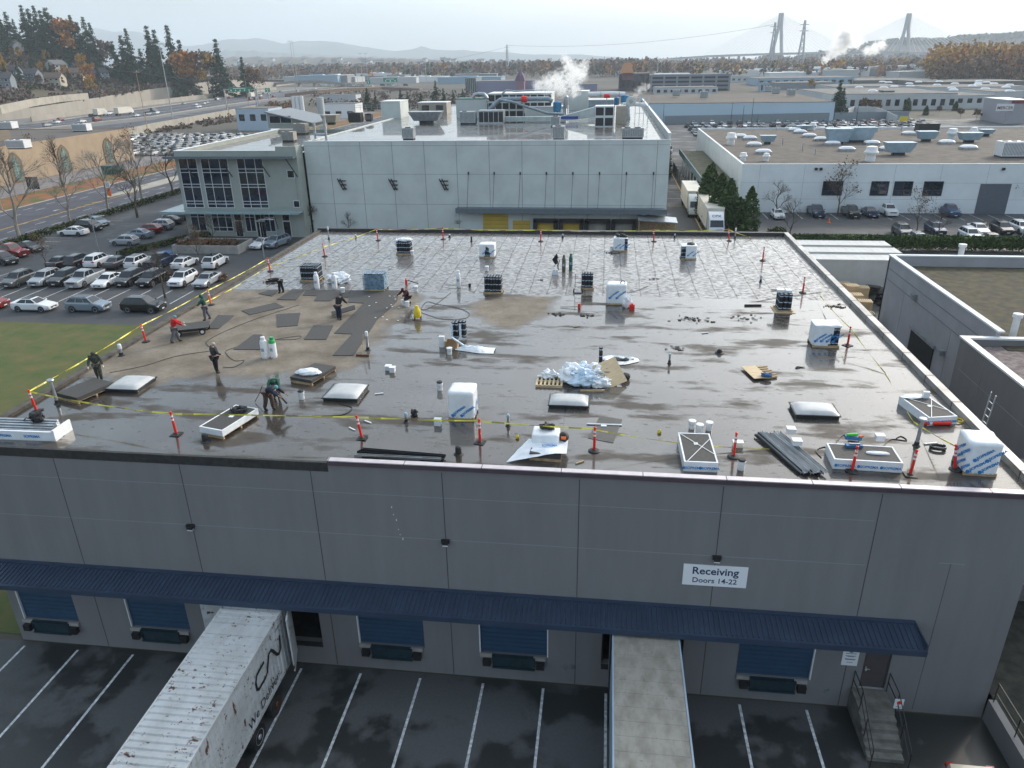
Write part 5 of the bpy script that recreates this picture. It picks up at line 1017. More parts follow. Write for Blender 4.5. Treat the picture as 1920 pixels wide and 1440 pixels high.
def car_proto(kind,blackroof=False):
    Ln,W,H,prof,cab,belt = KIND[kind]; pm = _M['paint']; t = thing('parked_car' if kind != 'pickup' else 'pickup_truck','',kind if kind in ('pickup','van') else 'car',(0,0,-80)); b = MB(); V = carbody(b,kind)
    for s in (-1,1): b.cb((cab[0]-.15,s*(W/2+.04),belt+.05),(.12,.16,.12))
    if kind == 'pickup':
        b2 = MB(); b2.box((-2.78,-W/2+.14,1.205),(-1.0,W/2-.14,1.21)); 
    b.build('body',pm,t,smooth='a')
    if kind == 'pickup': b2.build('cargo_bed',G['dark'],t)
    ws = MB(); slab(ws,lerpq([V[0],V[1],V[5],V[4]],.05,.95),.008); ws.build('windscreen',G['glass'],t)
    ws = MB(); slab(ws,lerpq([V[2],V[3],V[7],V[6]],.07,.93),.008); ws.build('rear_window',G['glass'],t)
    for q in ([V[1],V[2],V[6],V[5]],[V[3],V[0],V[4],V[7]]):
        ws = MB(); 
        for u0,u1 in ((.05,.47),(.51,.95)) if kind != 'suv' else ((.04,.36),(.39,.68),(.71,.96)): slab(ws,lerpq(q,u0,u1,.1,.9),.008)
        ws.build('side_window',G['glass'],t)
    MB().box((cab[2]+.12,-W*.3,H+.001),(cab[1]-.14,W*.3,H+.008)).build('roof_panel',G['glass'] if blackroof else pm,t)
    r = .33 if kind in ('sedan','hatch') else .37 if kind != 'pickup' else .4; ax = Ln*.3
    w0 = None
    for x in (ax,-ax*1.0):
        for s in (-1,1):
            if w0 is None:
                w0 = MB().lathe((0,0,0),[(r*.66,-.11),(r*.95,-.11),(r,-.08),(r,.08),(r*.95,.11),(r*.66,.11)],16).build('wheel',G['black'],t,smooth='a'); rm = MB().lathe((0,0,0),[(r*.67,-.1),(r*.62,-.115),(r*.2,-.09),(.03,-.1)],10).lathe((0,0,0),[(.03,.1),(r*.2,.09),(r*.62,.115),(r*.67,.1)],10).build('rim',G['galv'],w0); o = w0
            else: o = w0.copy(); COL.objects.link(o); o.parent = t; q = rm.copy(); COL.objects.link(q); q.parent = o
            o.location = (x,s*(W/2-.09),r); o.rotation_euler = (R(90),0,0)
            a = MB(); a.cyl((x,s*(W/2-.2),r+.02),(x,s*(W/2+.004),r+.02),r*1.17,n=18); a.build('wheel_arch',G['black'],t)
    zf = prof[1][1]
    for s in (-1,1):
        MB().cb((Ln/2-.16,s*W*.36,zf-.06),(.24,.34,.13)).build('headlight',G['head'],t); MB().cb((-Ln/2+.07,s*W*.38,prof[-2][1]-.12),(.13,.28,.14)).build('tail_light',G['tail'],t)
    MB().cb((Ln/2-.03,0,zf-.2),(.08,W*.5,.16)).build('grille',G['black'],t); MB().cb((Ln/2+.0,0,.42),(.03,.42,.12)).build('number_plate',G['white'],t)
    return t
CP = {}
def car(kind,colr,x,y,head,label,group='cars parked in the office lot',px=None,br=False,z=0.):
    if px: p = at(*px); x,y = p.x,p.y
    k = (kind,br); fresh = k not in CP
    if fresh: CP[k] = car_proto(kind,br); _tree[CP[k].name] = [(c,kids(c)) for c in kids(CP[k])]
    if fresh:
        t = CP[k]; t.location = (x,y,z); t.rotation_euler = (0,0,R(head)); t['label'] = label; t['group'] = group; dopaint_first(t,PT[colr]); return t
    return dup(CP[k],(x,y,z),R(head),label,group,paint=PT[colr])
def dopaint_first(t,m_):
    for c,gs in _tree[t.name]:
        for o in [c]+list(gs):
            for s_ in o.material_slots:
                if s_.material and s_.material.name == 'paint': s_.link = 'OBJECT'; s_.material = m_; o['painted'] = 1
_dp = dopaint
def dopaint(o,m_):
    if o.type == 'MESH':
        for s_ in o.material_slots:
            if s_.link == 'OBJECT' or (s_.material and s_.material.name == 'paint'): s_.link = 'OBJECT'; s_.material = m_
D_,U_ = -90,90
for a in (('sedan','white',(67,581),0,'white electric sedan with black roof in the nearest row beside the grass',True),('suv','bluegrey',(168,582),0,'silver blue crossover with dark roof stripes in the middle of the nearest row',True),('suv','black',(271,583),0,'black sport utility with silver wheels, rightmost of the nearest row',False),('suv','red',(-22,577),0,'red car cut by the left edge in the nearest row',False),
 ('suv','grey',(38,533),D_,'dark grey sport utility, leftmost in the row facing the camera',False),('suv','silver',(88,531),D_,'silver sport utility, second from left in the row facing the camera',False),('suv','dark',(124,530),D_,'dark sport utility between the silver one and the pale pickup',False),('pickup','silver',(163,532),D_,'old pale silver pickup facing the camera',False),('sedan','white',(205,534),D_,'white compact sedan right of the pale pickup',False),
 ('suv','dark',(246,531),D_,'dark crossover with raised shape right of the white compact sedan',False),('suv','black',(287,532),D_,'black crossover left of the small tree island',False),('suv','white',(345,532),D_,'white crossover with dark roof facing the camera, right of the tree island',True),('sedan','silver',(390,533),D_,'silver sedan at the right end of the row beside the roof edge',False),
 ('sedan','dark',(118,499),U_,'dark sedan at the left of the row seen from behind',False),('suv','dark',(150,498),U_,'second dark car from left in the row seen from behind',False),('suv','white',(187,497),U_,'white car seen from behind, left of the row beyond the shrubs',False),('sedan','grey',(224,499),U_,'grey sedan seen from behind between two white cars',False),('suv','white',(262,499),U_,'white sport utility seen from behind in the middle of its row',True),('pickup','navy',(303,499),U_,'dark navy pickup seen from behind beside a bare tree',False),('sedan','white',(348,500),U_,'white sedan seen from behind with dark roof',True),('suv','white',(405,499),U_,'white sport utility at the right end of the row seen from behind',True),
 ('suv','dark',(8,494),-20,'dark sport utility at the left edge of the lot',False),('pickup','red',(22,480),-15,'dark red pickup at the left edge of the lot',False),('sedan','black',(55,471),-15,'black sedan behind the dark red pickup',False),
 ('sedan','white',(139,441),180,'white sedan seen from the side near the roadside hedge',False),('suv','dark',(170,431),-10,'dark hatch behind the white sedan by the hedge',False),('sedan','bluegrey',(185,422),-25,'grey sedan nearest the road hedge',False),
 ('hatch','silver',(236,459),180,'silver hatchback nearest in the angled side row',False),('sedan','bluegrey',(260,446),180,'second car of the side row, pale blue grey',False),('hatch','red',(281,437),180,'maroon hatch partly hidden in the side row',False),('suv','silver',(301,430),180,'silver wagon in the middle of the side row',False),('sedan','dark',(318,420),180,'dark sedan in the side row before the office',False),('suv','grey',(333,412),180,'grey car second from the office canopy',False),('hatch','dark',(347,405),180,'dark car farthest in the side row under the canopy',False),
 ('hatch','dark',(357,463),D_,'small dark car beside the blue parking symbol',False),('sedan','white',(495,463),-105,'white electric sedan by the concrete planter',True),('suv','bluegrey',(521,461),-105,'blue grey car beside the white one at the planter',False)):
    car(a[0],a[1],0,0,a[3],a[4],px=a[2],br=a[5])
for a in (('sedan','white',(1457,408),D_,'white sedan behind the bare tree by the long white wall'),('pickup','navy',(1529,404),D_,'dark blue pickup parked against the long white wall'),('pickup','black',(1594,405),D_,'black pickup right of the tree island'),('sedan','navy',(1630,405),D_,'dark blue sedan between two pickups'),('pickup','white',(1663,402),D_,'white pickup with black grille against the wall'),('pickup','blue',(1778,403),D_,'blue pickup near the grey roller door'),
 ('suv','grey',(1690,440),D_,'grey minivan in the front row of the right hand lot'),('hatch','silver',(1720,456),D_,'silver hatchback nearest the hedge'),('suv','navy',(1752,437),D_,'dark navy car right of the grey minivan'),('suv','white',(1816,449),D_,'white hatch close to the hedge'),('sedan','white',(1833,437),D_,'white sedan behind the white hatch'),('sedan','beige',(1858,457),D_,'beige car roof just showing over the hedge'),('suv','black',(1876,436),D_,'black sport utility second from the right edge'),('suv','white',(1912,435),D_,'white sport utility at the right edge of the picture')):
    car(a[0],a[1],0,0,a[3],a[4],'cars in the lot behind the white building',px=a[2])
car('sedan','beige',13.9,18.9,D_,'beige car roof just visible beside the concrete steps','single car',br=True)
# simple far cars: one small mesh each
FAR = {}
def farcar(kind,colr,x,y,head,label,group,z=0.):
    k = (kind,colr)
    if k not in FAR:
        b = MB(); carbody(b,kind,0,1); Ln,W = KIND[kind][:2]
        for sx_ in (-1,1):
            for s in (-1,1): b.cyl((sx_*Ln*.3,s*(W/2-.2),.34),(sx_*Ln*.3,s*(W/2+.01),.34),.34,n=8,mi=2)
        FAR[k] = b.build('parked_car',[PT[colr],G['glass'],G['black']])
    elif FAR[k].get('label'): o = FAR[k].copy(); COL.objects.link(o); FARL.append(o); return fl(o,x,y,z,head,label,group)
    return fl(FAR[k],x,y,z,head,label,group)
FARL = []
def fl(o,x,y,z,head,label,group): o.location = (x,y,z); o.rotation_euler = (0,0,R(head)); return T(o,label,'car',group)
rng = random.Random(5); colw = ['white']*5+['silver']*4+['grey']*3+['dark']*4+['black']*2+['bluegrey']*2+['red','blue','navy']
for r_ in range(7):                                  # dealer storage lot beyond the grey building
    y = 252+r_*11.5
    for k in range(26):
        x = 30+k*3.6+rng.uniform(-.3,.3)
        if x > 60+(r_ > 1)*20+r_*9 or rng.random() < .1 or (r_ in (1,) and 40 < x < 52): continue
        c = rng.choice(colw); farcar(rng.choice(['sedan','suv','suv','hatch']),c,x,y+rng.uniform(-.5,.5),90+rng.choice((0,180)),'small %s car in the crowded storage lot before the white hall' % c,'cars in the storage lot')
for k in range(11):
    c = rng.choice(colw); farcar('van' if k % 4 == 0 else 'suv',c,17.5+rng.uniform(-1,1),225+k*7,90,'%s vehicle in the lane along the tall green hedge' % c,'vehicles along the hedge lane')
for k in range(150):                                 # dense lot left of the office building
    r_,q = divmod(k,15); c = rng.choice(['white','white','silver','grey','dark','bluegrey','silver','dark'])
    farcar(rng.choice(['sedan','suv','hatch','pickup']),c,-176+q*3.2+rng.uniform(-.4,.4)+r_*0,222+r_*6.3+rng.uniform(-.5,.5),90+rng.uniform(-8,8),'small %s car in the dense lot between the tan hall and the highway' % c,'cars in the dense lot by the highway')
# trucks on the lane behind the grey building
def box_truck(x,y,head,L_,cab,label,txt=None,z=0,h=2.9,name='box_truck',cabc='white',boxm=None):
    t = thing(name,label,'truck',(x,y,z),R(head)); b = MB(); b.box((-L_/2,-1.28,1.15),(L_/2,1.28,1.15+h)); 
    for s in (-1,1): b.box((-L_/2,s*1.29-.02,1.15+h-.1),(L_/2,s*1.29+.02,1.15+h+.02)); b.box((-L_/2,s*1.29-.02,1.1),(L_/2,s*1.29+.02,1.25))
    b.build('cargo_box',boxm or mat('cream_box',(.62,.59,.52),.5,var=.1,sc=.8),t)
    MB().box((-L_/2+.2,-.5,.8),(L_/2+(2 if cab else 0),.5,1.1)).build('chassis',G['dark'],t)
    xs = [-L_/2+1,-L_/2+2.2]+([L_/2+1.6] if cab else []); w0 = None
    for X in xs:
        for s in (-1,1):
            if w0 is None: w0 = MB().lathe((0,0,0),[(.3,-.15),(.5,-.15),(.5,.15),(.3,.15)],14).build('wheel',G['black'],t); o = w0
            else: o = w0.copy(); COL.objects.link(o); o.parent = t
            o.location = (X,s*1.05,.5); o.rotation_euler = (R(90),0,0)
    if cab:
        c0 = L_/2+.25; b = MB(); b.add([(c0,-1.15,.6),(c0+2.3,-1.1,.6),(c0+2.35,-1.1,1.6),(c0+1.7,-1.05,2.7),(c0+.3,-1.1,3.6),(c0,-1.15,3.65),(c0,1.15,.6),(c0+2.3,1.1,.6),(c0+2.35,1.1,1.6),(c0+1.7,1.05,2.7),(c0+.3,1.1,3.6),(c0,1.15,3.65)],[(0,1,2,3,4,5),(11,10,9,8,7,6),(1,7,8,2),(2,8,9,3),(3,9,10,4),(4,10,11,5),(5,11,6,0),(0,6,7,1)])
        b.build('cab',PT[cabc],t,smooth='a'); b = MB(); slab(b,lerpq([(c0+2.35,-1.1,1.6),(c0+2.35,1.1,1.6),(c0+1.7,1.05,2.7),(c0+1.7,-1.05,2.7)],.05,.95,.1,.95),.01); b.build('windscreen',G['glass'],t)
        if txt:
            b = MB(); q = [Vector((c0+1.7,-1.05,2.7)),Vector((c0+1.7,1.05,2.7)),Vector((c0+.3,1.1,3.6)),Vector((c0+.3,-1.1,3.6))]; ex = (q[1]-q[0]).normalized(); ey = (q[3]-q[0]).normalized(); ez = ex.cross(ey); c = sum(q,Vector())/4+ez*.02-ey*.3
            b.text(txt,.7,Matrix(((ex.x,ey.x,ez.x,c.x),(ex.y,ey.y,ez.y,c.y),(ex.z,ey.z,ez.z,c.z),(0,0,0,1))),bold=.01); b.build('lettering',G['navy'],t)
    return t
box_truck(16.4,121.8,D_,12.5,True,'near cream box trailer with white cab lettered CPX in the lane beside the cedars','CPX',name='semi_truck')
box_truck(15.0,137.5,D_,12,True,'farther cream box trailer parked behind the near one beside the cedars')
for k,l_ in enumerate(('nearest of three long white trailer roofs right of the warehouse','middle one of three long white trailer roofs right of the warehouse','farthest of three long white trailer roofs right of the warehouse')):
    t = thing('storage_trailer',l_,'trailer',(25.0,85.8+k*3.55,0),0,'white storage trailers side by side'); b = MB(); b.box((-8.6,-1.3,1.1),(8.6,1.3,4.1)); 
    for s in (-1,1): b.box((-8.6,s*1.31-.02,3.95),(8.6,s*1.31+.02,4.14)); b.box((-8.6,s*1.31-.02,1.08),(8.6,s*1.31+.02,1.25))
    for q in range(24): b.box((-8.4+q*.71,-1.315,1.3),(-8.37+q*.71,-1.301,3.9)); b.box((-8.5+q*.71,-1.25,4.1),(-8.47+q*.71,1.25,4.108))
    b.build('cargo_box',mat('pale_trailer',(.52,.53,.52),.5,var=.08,sc=.5),t); MB().box((-8.2,-.5,.8),(8.2,.5,1.09)).build('chassis',G['dark'],t); [MB().lathe((0,0,0),[(.3,-.15),(.5,-.15),(.5,.15),(.3,.15)],14).build('wheel',G['black'],t,loc=(x,s*1.1,.5)).__setattr__('rotation_euler',(R(90),0,0)) for x in (-6.8,-5.6) for s in (-1,1)]
# ---------------------------------------------------------------- grey-green industrial building behind
G['bwall'] = mat('pale_grey_green_wall',(.6,.64,.62),.75,sc=.35,var=.07,bump=.15,bsc=30)
G['bjoint'] = mat('grey_joint',(.2,.23,.23),.8,var=0)
G['office'] = mat('grey_green_office_wall',(.34,.37,.34),.75,sc=.6,var=.06)
G['wetroof'] = mat('wet_grey_roof',(.045,.042,.038),.35,sc=.25,col2=(.13,.12,.105),wpos=True,lo=.4,hi=.6,bump=.1,coat=.8,bsc=3)
G['winframe'] = mat('window_frame',(.62,.65,.68),.4,var=0)
G['bluegl'] = mat('blue_tinted_glass',(.01,.02,.04),.05,var=.5,sc=.4,spec=.8)
G['cwall'] = mat('white_blue_wall',(.74,.78,.8),.75,sc=.3,var=.05); G['duct'] = mat('blue_grey_duct',(.26,.32,.37),.4,.3,var=.12,sc=1.5)
YB1,XB0,XB1,ZB = 113.5,-46.0,8.9,14.0
bb = thing('factory','pale grey green tilt up factory with roof machinery behind the wet roof','factory',(0,0,0))
b = MB(); b.box((XB0,YB1,0),(XB1,YB1+.35,ZB)); b.box((XB1-.35,YB1+.35,0),(XB1,215,ZB+.9)); b.box((XB0,214.6,0),(XB1-.35,215,ZB)); b.box((XB0,YB1+.35,0),(XB0+.35,214.6,ZB))
x = -42.7+.6
while x < XB1-1: b.box((x-.03,YB1-.012,0),(x+.03,YB1,ZB-.02),1); x += 4.92
for z in (9.25,4.75,13.4): b.box((XB0,YB1-.01,z-.02),(XB1,YB1,z+.02),1)
b.build('wall',[G['bwall'],G['bjoint']],bb)
MB().box((XB0,YB1-.03,ZB),(XB1+.02,YB1+.4,ZB+.12)).build('coping',G['white'],bb); MB().box((XB1-.4,YB1+.4,ZB+.9),(XB1+.04,215,ZB+1.)).build('coping',G['white'],bb)
MB().box((XB0+.35,YB1+.4,ZB-.6),(XB1-.35,214.6,ZB-.15)).build('roof',G['wetroof'],bb)
b = MB(); b.box((-22.6,YB1-1.7,4.2),(8.9,YB1-.004,4.4)); b.box((-22.6,YB1-1.75,3.75),(8.9,YB1-1.6,4.5)); b.build('canopy',mat('slate_canopy',(.13,.16,.18),.5,var=.1),bb)
for k in range(8): x = -20.7+k*3.92*1.0; MB().bar((x,YB1-.05,9.4),(x-.12,YB1-1.6,4.5),.05).box((x-.1,YB1-.1,9.2),(x+.1,YB1-.004,9.6)).build('tie_rod',G['dark'],bb)
for k in range(7): x = -19+k*4.1; MB().box((x-.3,YB1-1.0,3.5),(x+.3,YB1-.6,3.68)).build('canopy_lamp',G['galv'],bb)
for x,z in ((-40.7,7.8),(-32.6,7.8),(-24.7,7.8)):
    b = MB(); b.bar((x-.5,YB1-.15,z+.8),(x+.3,YB1-.15,z-.9),.12); b.bar((x-.1,YB1-.15,z+.8),(x+.7,YB1-.15,z-.9),.12); [b.bar((x-.4+q*.35,YB1-.15,z+.5-q*.6),(x+.9,YB1-.4,z+.5-q*.6),.16) for q in range(3)]; b.build('bracket_light',G['dark'],bb)
G['ydoor'] = mat('yellow_door',(.62,.42,.06),.55,var=.08,sc=1)
for x0,x1,z1,m_ in ((-18.7,-14.8,3.9,'ydoor'),(-14.1,-11.4,2.4,'ydoor')):
    b = MB(); b.box((x0,YB1-.05,0),(x1,YB1-.004,z1)); [b.box((x0,YB1-.055,z),(x1,YB1-.051,z+.03),1) for z in (.6,1.2,1.8,2.4,3.0,3.5) if z < z1]; b.build('roller_door',[G[m_],G['dark']],bb)
for x0,x1,c in ((-10.9,-7.2,'ydoor'),(-7.0,-3.3,'ydoor'),(-3.1,.7,'conc'),(.9,4.6,'conc')):
    b = MB(); b.box((x0,YB1-.8,0),(x0+.6,YB1-.004,2.6)); b.box((x1-.6,YB1-.8,0),(x1,YB1-.004,2.6)); b.box((x0,YB1-.8,2.2),(x1,YB1-.004,2.75)); d_ = b.build('dock_seal',G['black'],bb); MB().box((x0+.6,YB1-.1,0),(x1-.6,YB1-.01,2.2)).build('dock_door',G[c],d_)
t = thing('lean_to','small timber lean to with sloping grey roof at the right end of the factory','shed',(7.2,112.2,0)); MB().add([(-2.5,-2,3.3),(3.2,-2,2.9),(3.2,1,3.1),(-2.5,1,3.6),(-2.5,-2,3.15),(3.2,-2,2.75),(3.2,1,2.95),(-2.5,1,3.45)],[(0,1,2,3),(7,6,5,4),(0,4,5,1),(1,5,6,2),(2,6,7,3),(3,7,4,0)]).build('roof',G['galv'],t); MB().box((-2.3,-.5,0),(-2.1,1,3.2)).box((2.8,-1.8,0),(2.95,-1.6,2.8)).box((-2.1,.8,0),(3,.9,2.9)).build('frame',G['wood'],t); MB().box((-1.5,-1,0),(2.3,.3,1.4)).build('stacked_goods',G['card'],t)
# office part
YO,XO0,XO1 = 111,-65.8,-46.3
of = thing('office_building','three storey grey green office block with tall dark windows on the left of the factory','office',(0,0,0))
b = MB(); b.box((XO0,YO,0),(XO1,YO+.35,12.95)); b.box((XO1-.35,YO+.35,0),(XO1,YB1-.01,13.6)); b.box((-49.5,YO-.0+.0,12.95),(XO1,YO+.35,13.6)) ; b.box((XO0,YO+.35,0),(XO0+.35,150,12.95)); b.box((XO0,149.7,0),(XO1,150,12.9)); b.box((XO1-.35,YB1,12.6),(XO1,149.6,13.3))
for x in (-62,-56.4,-50.9): b.box((x-.02,YO-.012,12.2),(x+.02,YO,12.9),1)
b.box((-51.1,YO-.1,4.6),(-46.9,YO-.004,12.1)); b.build('wall',[G['office'],G['bjoint']],of)
MB().box((XO0+.35,YO+.36,12.0),(XO1-.35,149.6,12.35)).build('roof',G['wetroof'],of)
MB().box((XO0-.05,YO-.05,12.96),(-49.5,YO+.4,13.05)).box((XO0-.05,YO+.41,12.96),(XO0+.42,150,13.05)).build('coping',G['white'],of)
MB().box((-66.8,YO-1.6,12.05),(-46.2,YO-.11,12.2)).box((-66.8,YO-1.65,12.0),(-46.2,YO-1.58,12.35)).build('eave',mat('slate_canopy',(.13,.16,.18),.5,var=.1),of)
MB().box((-68.9,YO-2.2,4.0),(-46.2,YO-.11,4.12)).box((-68.9,YO-2.25,3.9),(-46.2,YO-2.18,4.2)).box((-68.9,YO-.1,4.0),(-66,YO+14,4.12)).build('glass_canopy',mat('pale_canopy_glass',(.3,.4,.42),.15,var=.1),of)
for x in (-63.4,-57.2,-51.2,-46.8): MB().bar((x-.6,YO-1.5,12.0),(x+.3,YO-.12,9.2),.12).build('eave_strut',G['dark'],of)
for x in (-62.5,-56.2,-50.2): MB().bar((x,YO-2.1,4.0),(x-.5,YO-.12,1.3),.1).build('canopy_strut',G['dark'],of)
def win(parent,x0,x1,z0,z1,cols,rows,y,gl='bluegl',m_='winframe',name='window',fw=.09):
    b = MB(); f_ = MB(); f_.box((x0-fw,y-.09,z0-fw),(x1+fw,y-.012,z0)).box((x0-fw,y-.09,z1),(x1+fw,y-.012,z1+fw)).box((x0-fw,y-.09,z0),(x0,y-.012,z1)).box((x1,y-.09,z0),(x1+fw,y-.012,z1))
    for c in cols: f_.box((x0+c*(x1-x0)-fw/2,y-.085,z0),(x0+c*(x1-x0)+fw/2,y-.012,z1))
    for r_ in rows: f_.box((x0,y-.083,z0+r_*(z1-z0)-fw/2),(x1,y-.013,z0+r_*(z1-z0)+fw/2))
    w_ = f_.build(name,G[m_],parent); MB().box((x0,y-.05,z0),(x1,y-.015,z1)).build('pane',G[gl],w_); return w_
rows = (.07,.13,.42,.48,.72,.79)
win(of,-65.2,-62.4,4.55,11.9,(.5,),rows,YO); win(of,-61.6,-57.4,4.55,11.9,(.3,.7),rows,YO); win(of,-55.8,-51.8,4.55,11.9,(.3,.7),rows,YO)
win(of,-64.9,-62.6,.9,3.6,(.5,),(.8,),YO); win(of,-61.4,-58.2,.9,3.6,(.3,.7),(.2,.8),YO); win(of,-55.9,-54.4,.9,3.6,(.5,),(.8,),YO); win(of,-52.7,-51.2,.9,3.6,(.5,),(.8,),YO)
for x0,x1,z0,z1 in ((-48.0,-47.0,9.1,10.1),(-47.6,-46.75,4.7,5.6)): win(of,x0,x1,z0,z1,(),(),YO-.1 if x0 < -47.9 else YO-.1,'glass')
for x0,x1 in ((-57.7,-56.6),(-54.2,-53.4),(-53.3,-52.8),(-49.8,-48.7)): w_ = win(of,x0,x1,.05,2.4,(),(),YO,'glass',name='door'); win(of,x0,x1,2.6,3.5,(),(),YO,'glass')
Y0 = at(540,241,12.35).y; X0,X1 = atY(504,241,Y0).x,atY(580,241,Y0).x; xa,xb = atY(495,209,Y0-1).x,atY(585,230,Y0-1).x; za,zb = atY(495,209,Y0-1).z,atY(585,230,Y0-1).z; yd = Y0+13
MB().add([(xa,Y0-1,za),(xb,Y0-1,zb),(xb,yd,zb),(xa,yd,za),(xa,Y0-1,za-.25),(xb,Y0-1,zb-.25),(xb,yd,zb-.25),(xa,yd,za-.25)],[(0,1,2,3),(7,6,5,4),(0,4,5,1),(1,5,6,2),(2,6,7,3),(3,7,4,0)]).build('clerestory_roof',mat('slate_roof',(.2,.22,.24),.45,var=.08),of)
zl,zr_ = za-.3-(za-zb)*(X0-xa)/(xb-xa),za-.3-(za-zb)*(X1-xa)/(xb-xa)
MB().add([(X0,Y0,12.36),(X1,Y0,12.36),(X1,Y0,zr_),(X0,Y0,zl),(X0,yd-1,12.36),(X1,yd-1,12.36),(X1,yd-1,zr_),(X0,yd-1,zl)],[(0,1,2,3),(7,6,5,4),(0,3,7,4),(1,5,6,2)]).build('clerestory_wall',G['office'],of); win(of,X0+.5,X0+(X1-X0)*.58,12.36+.35*(zl-12.36),12.36+.78*(zl-12.36),(.5,),(),Y0,'bluegl')
# rooftop plant
UN = 0
def unit(kind,px,w_,d_,h_,label,zr=13.85,col='galv',cat='rooftop unit'):
    p = at(*px,zr); t = thing(kind,label,cat,(p.x,p.y+d_/2,zr))
    if kind == 'duct_hood':                            # trapezoid duct on legs
        b = MB(); b.add([(-w_/2,-d_/2,h_),(w_/2,-d_/2,h_),(w_/2,d_/2,h_),(-w_/2,d_/2,h_),(-w_*.36,-d_*.36,.5),(w_*.36,-d_*.36,.5),(w_*.36,d_*.36,.5),(-w_*.36,d_*.36,.5)],[(0,1,2,3),(7,6,5,4),(0,4,5,1),(1,5,6,2),(2,6,7,3),(3,7,4,0)]); b.box((-w_/2-.04,-d_/2-.04,h_),(w_/2+.04,d_/2+.04,h_+.08)); b.build('hood',G[col],t); MB().box((-w_*.2,-d_*.2,0),(w_*.2,d_*.2,.5)).build('curb',G['dark'],t); return t
    b = MB(); b.box((-w_/2,-d_/2,.25),(w_/2,d_/2,h_)); b.box((-w_/2-.04,-d_/2-.04,h_),(w_/2+.04,d_/2+.04,h_+.06)); b.build('casing',G[col],t)
    MB().box((-w_/2+.1,-d_/2+.1,0),(w_/2-.1,d_/2-.1,.249)).build('curb',G['dark'],t)
    b = MB(); k = max(3,int(w_/.25)); [b.box((-w_/2+.1+q*(w_-.2)/k,-d_/2-.015,.4),(-w_/2+.1+(q+.6)*(w_-.2)/k,-d_/2-.001,h_-.15)) for q in range(k)]; b.build('louvre',G['dark'] if kind == 'chiller' else mat('grey_louvre',(.25,.27,.28),.5),t)
    for q in range(max(1,int(w_/1.6))): MB().cyl((-w_/2+.8+q*1.5 if w_ > 1.6 else 0,0,h_+.06),(-w_/2+.8+q*1.5 if w_ > 1.6 else 0,0,h_+.16),min(.45,w_*.35),n=14).build('fan',G['dark'],t)
    return t
mat('tan_metal',(.36,.33,.28),.5); G['tanm'] = _M['tan_metal']
for a in (('rooftop_unit',(540,266),2.2,1.6,1.6,'grey condenser on the office roof near its parapet',12.35,'tanm'),('rooftop_unit',(562,252),2.5,2,1.9,'tan box unit behind the first condenser on the office roof',12.35,'tanm'),('duct_hood',(617,235),3.2,3,1.8,'pale hooded unit right of the sloping clerestory',13.8,'tanm'),('chiller',(665,230),2.6,2,1.8,'dark grilled unit near the middle of the office roof',13.8,'dark'),('rooftop_unit',(691,228),1.3,1.2,1.4,'two small black condensers near the lift tower',13.8,'dark'),
 ('rooftop_unit',(765,263),1.8,1.6,1.7,'grey box fan on the wet roof left of centre',13.85,'galv'),('rooftop_unit',(1047,263),1.8,1.6,1.9,'grey box unit near the factory roof edge at the centre',13.85,'galv'),('rooftop_unit',(1041,238),1.6,1.4,1.7,'grilled condenser behind the grey box unit',13.85,'galv'),('rooftop_unit',(1186,261),3.2,1.2,1.5,'low wide bluish metal box near the right end of the roof',13.85,'galv'),
 ('duct_hood',(797,232),6.5,3,2.1,'long trapezoid duct with slanted end on the left of the roof plant',13.85,'galv'),('rooftop_unit',(877,233),3,2,2.2,'grey drum like unit with a round fan face',13.85,'galv')): unit(a[0],a[1],a[2],a[3],a[4],a[5],a[6],a[7])
ZP = 13.85
def pspan(x0,y0,x1,y1,z=ZP,Y=None):
    if Y is None: Y = at((x0+x1)/2,y1,z).y
    return atY(x0,y1,Y).x,atY(x1,y1,Y).x,Y,max(atY((x0+x1)/2,y1,Y).z,z) if Y is None else atY((x0+x1)/2,y1,Y).z,atY((x0+x1)/2,y0,Y).z
def pbox(name,label,cat,x0,y0,x1,y1,depth,m_,z=ZP,Y=None,roof=None,part='casing',z0=None,lou=None,wins=None):
    X0,X1,Y,zb,zt = pspan(x0,y0,x1,y1,z,Y); zb = z0 if z0 is not None else (z if Y is None else min(zb,zb)); zb = min(zb,pspan(x0,y0,x1,y1,z,Y)[3])
    t = thing(name,label,cat,((X0+X1)/2,Y,zb)); w_ = X1-X0; h_ = zt-zb
    MB().box((-w_/2,0,0),(w_/2,depth,h_)).build(part,m_,t)
    if roof: MB().box((-w_/2-.08,-.08,h_),(w_/2+.08,depth+.08,h_+.15)).build('roof',roof,t)
    if lou:
        b = MB(); nx_,nz_ = lou
        for i in range(nx_):
            for j in range(nz_): cw,ch = w_/nx_,h_/nz_; b.box((-w_/2+i*cw+cw*.08,-.06,j*ch+ch*.12),(-w_/2+(i+1)*cw-cw*.08,-.004,(j+1)*ch-ch*.12))
        b.build('louvre',G['dark'],t)
    if wins:
        nx_,fz0,fz1 = wins
        for i in range(nx_): cw = w_/nx_; MB().box((-w_/2+(i+.25)*cw,-.05,h_*fz0),(-w_/2+(i+.75)*cw,-.004,h_*fz1)).build('window',G['glass'],t)
    t['dims'] = 0; del t['dims']; return t
pbox('stair_tower','pale cube shaped stair tower on the factory roof','stair tower',716,191,752,222,7,G['bwall'],roof=G['white'])
pbox('plant_room','beige equipment hut left of the main ducts','plant room',785,193,838,214,5,G['tanm'],roof=G['white'],wins=(2,.3,.8))
pbox('rooftop_unit','big pale tank unit with teal edge under the curved duct','rooftop unit',856,186,914,221,5,G['bwall'],roof=G['teal'])
pbox('plant_room','long pale plant room behind the thick blue grey duct','plant room',916,176,1034,221,9,G['bwall'],roof=G['white'],lou=(9,3))
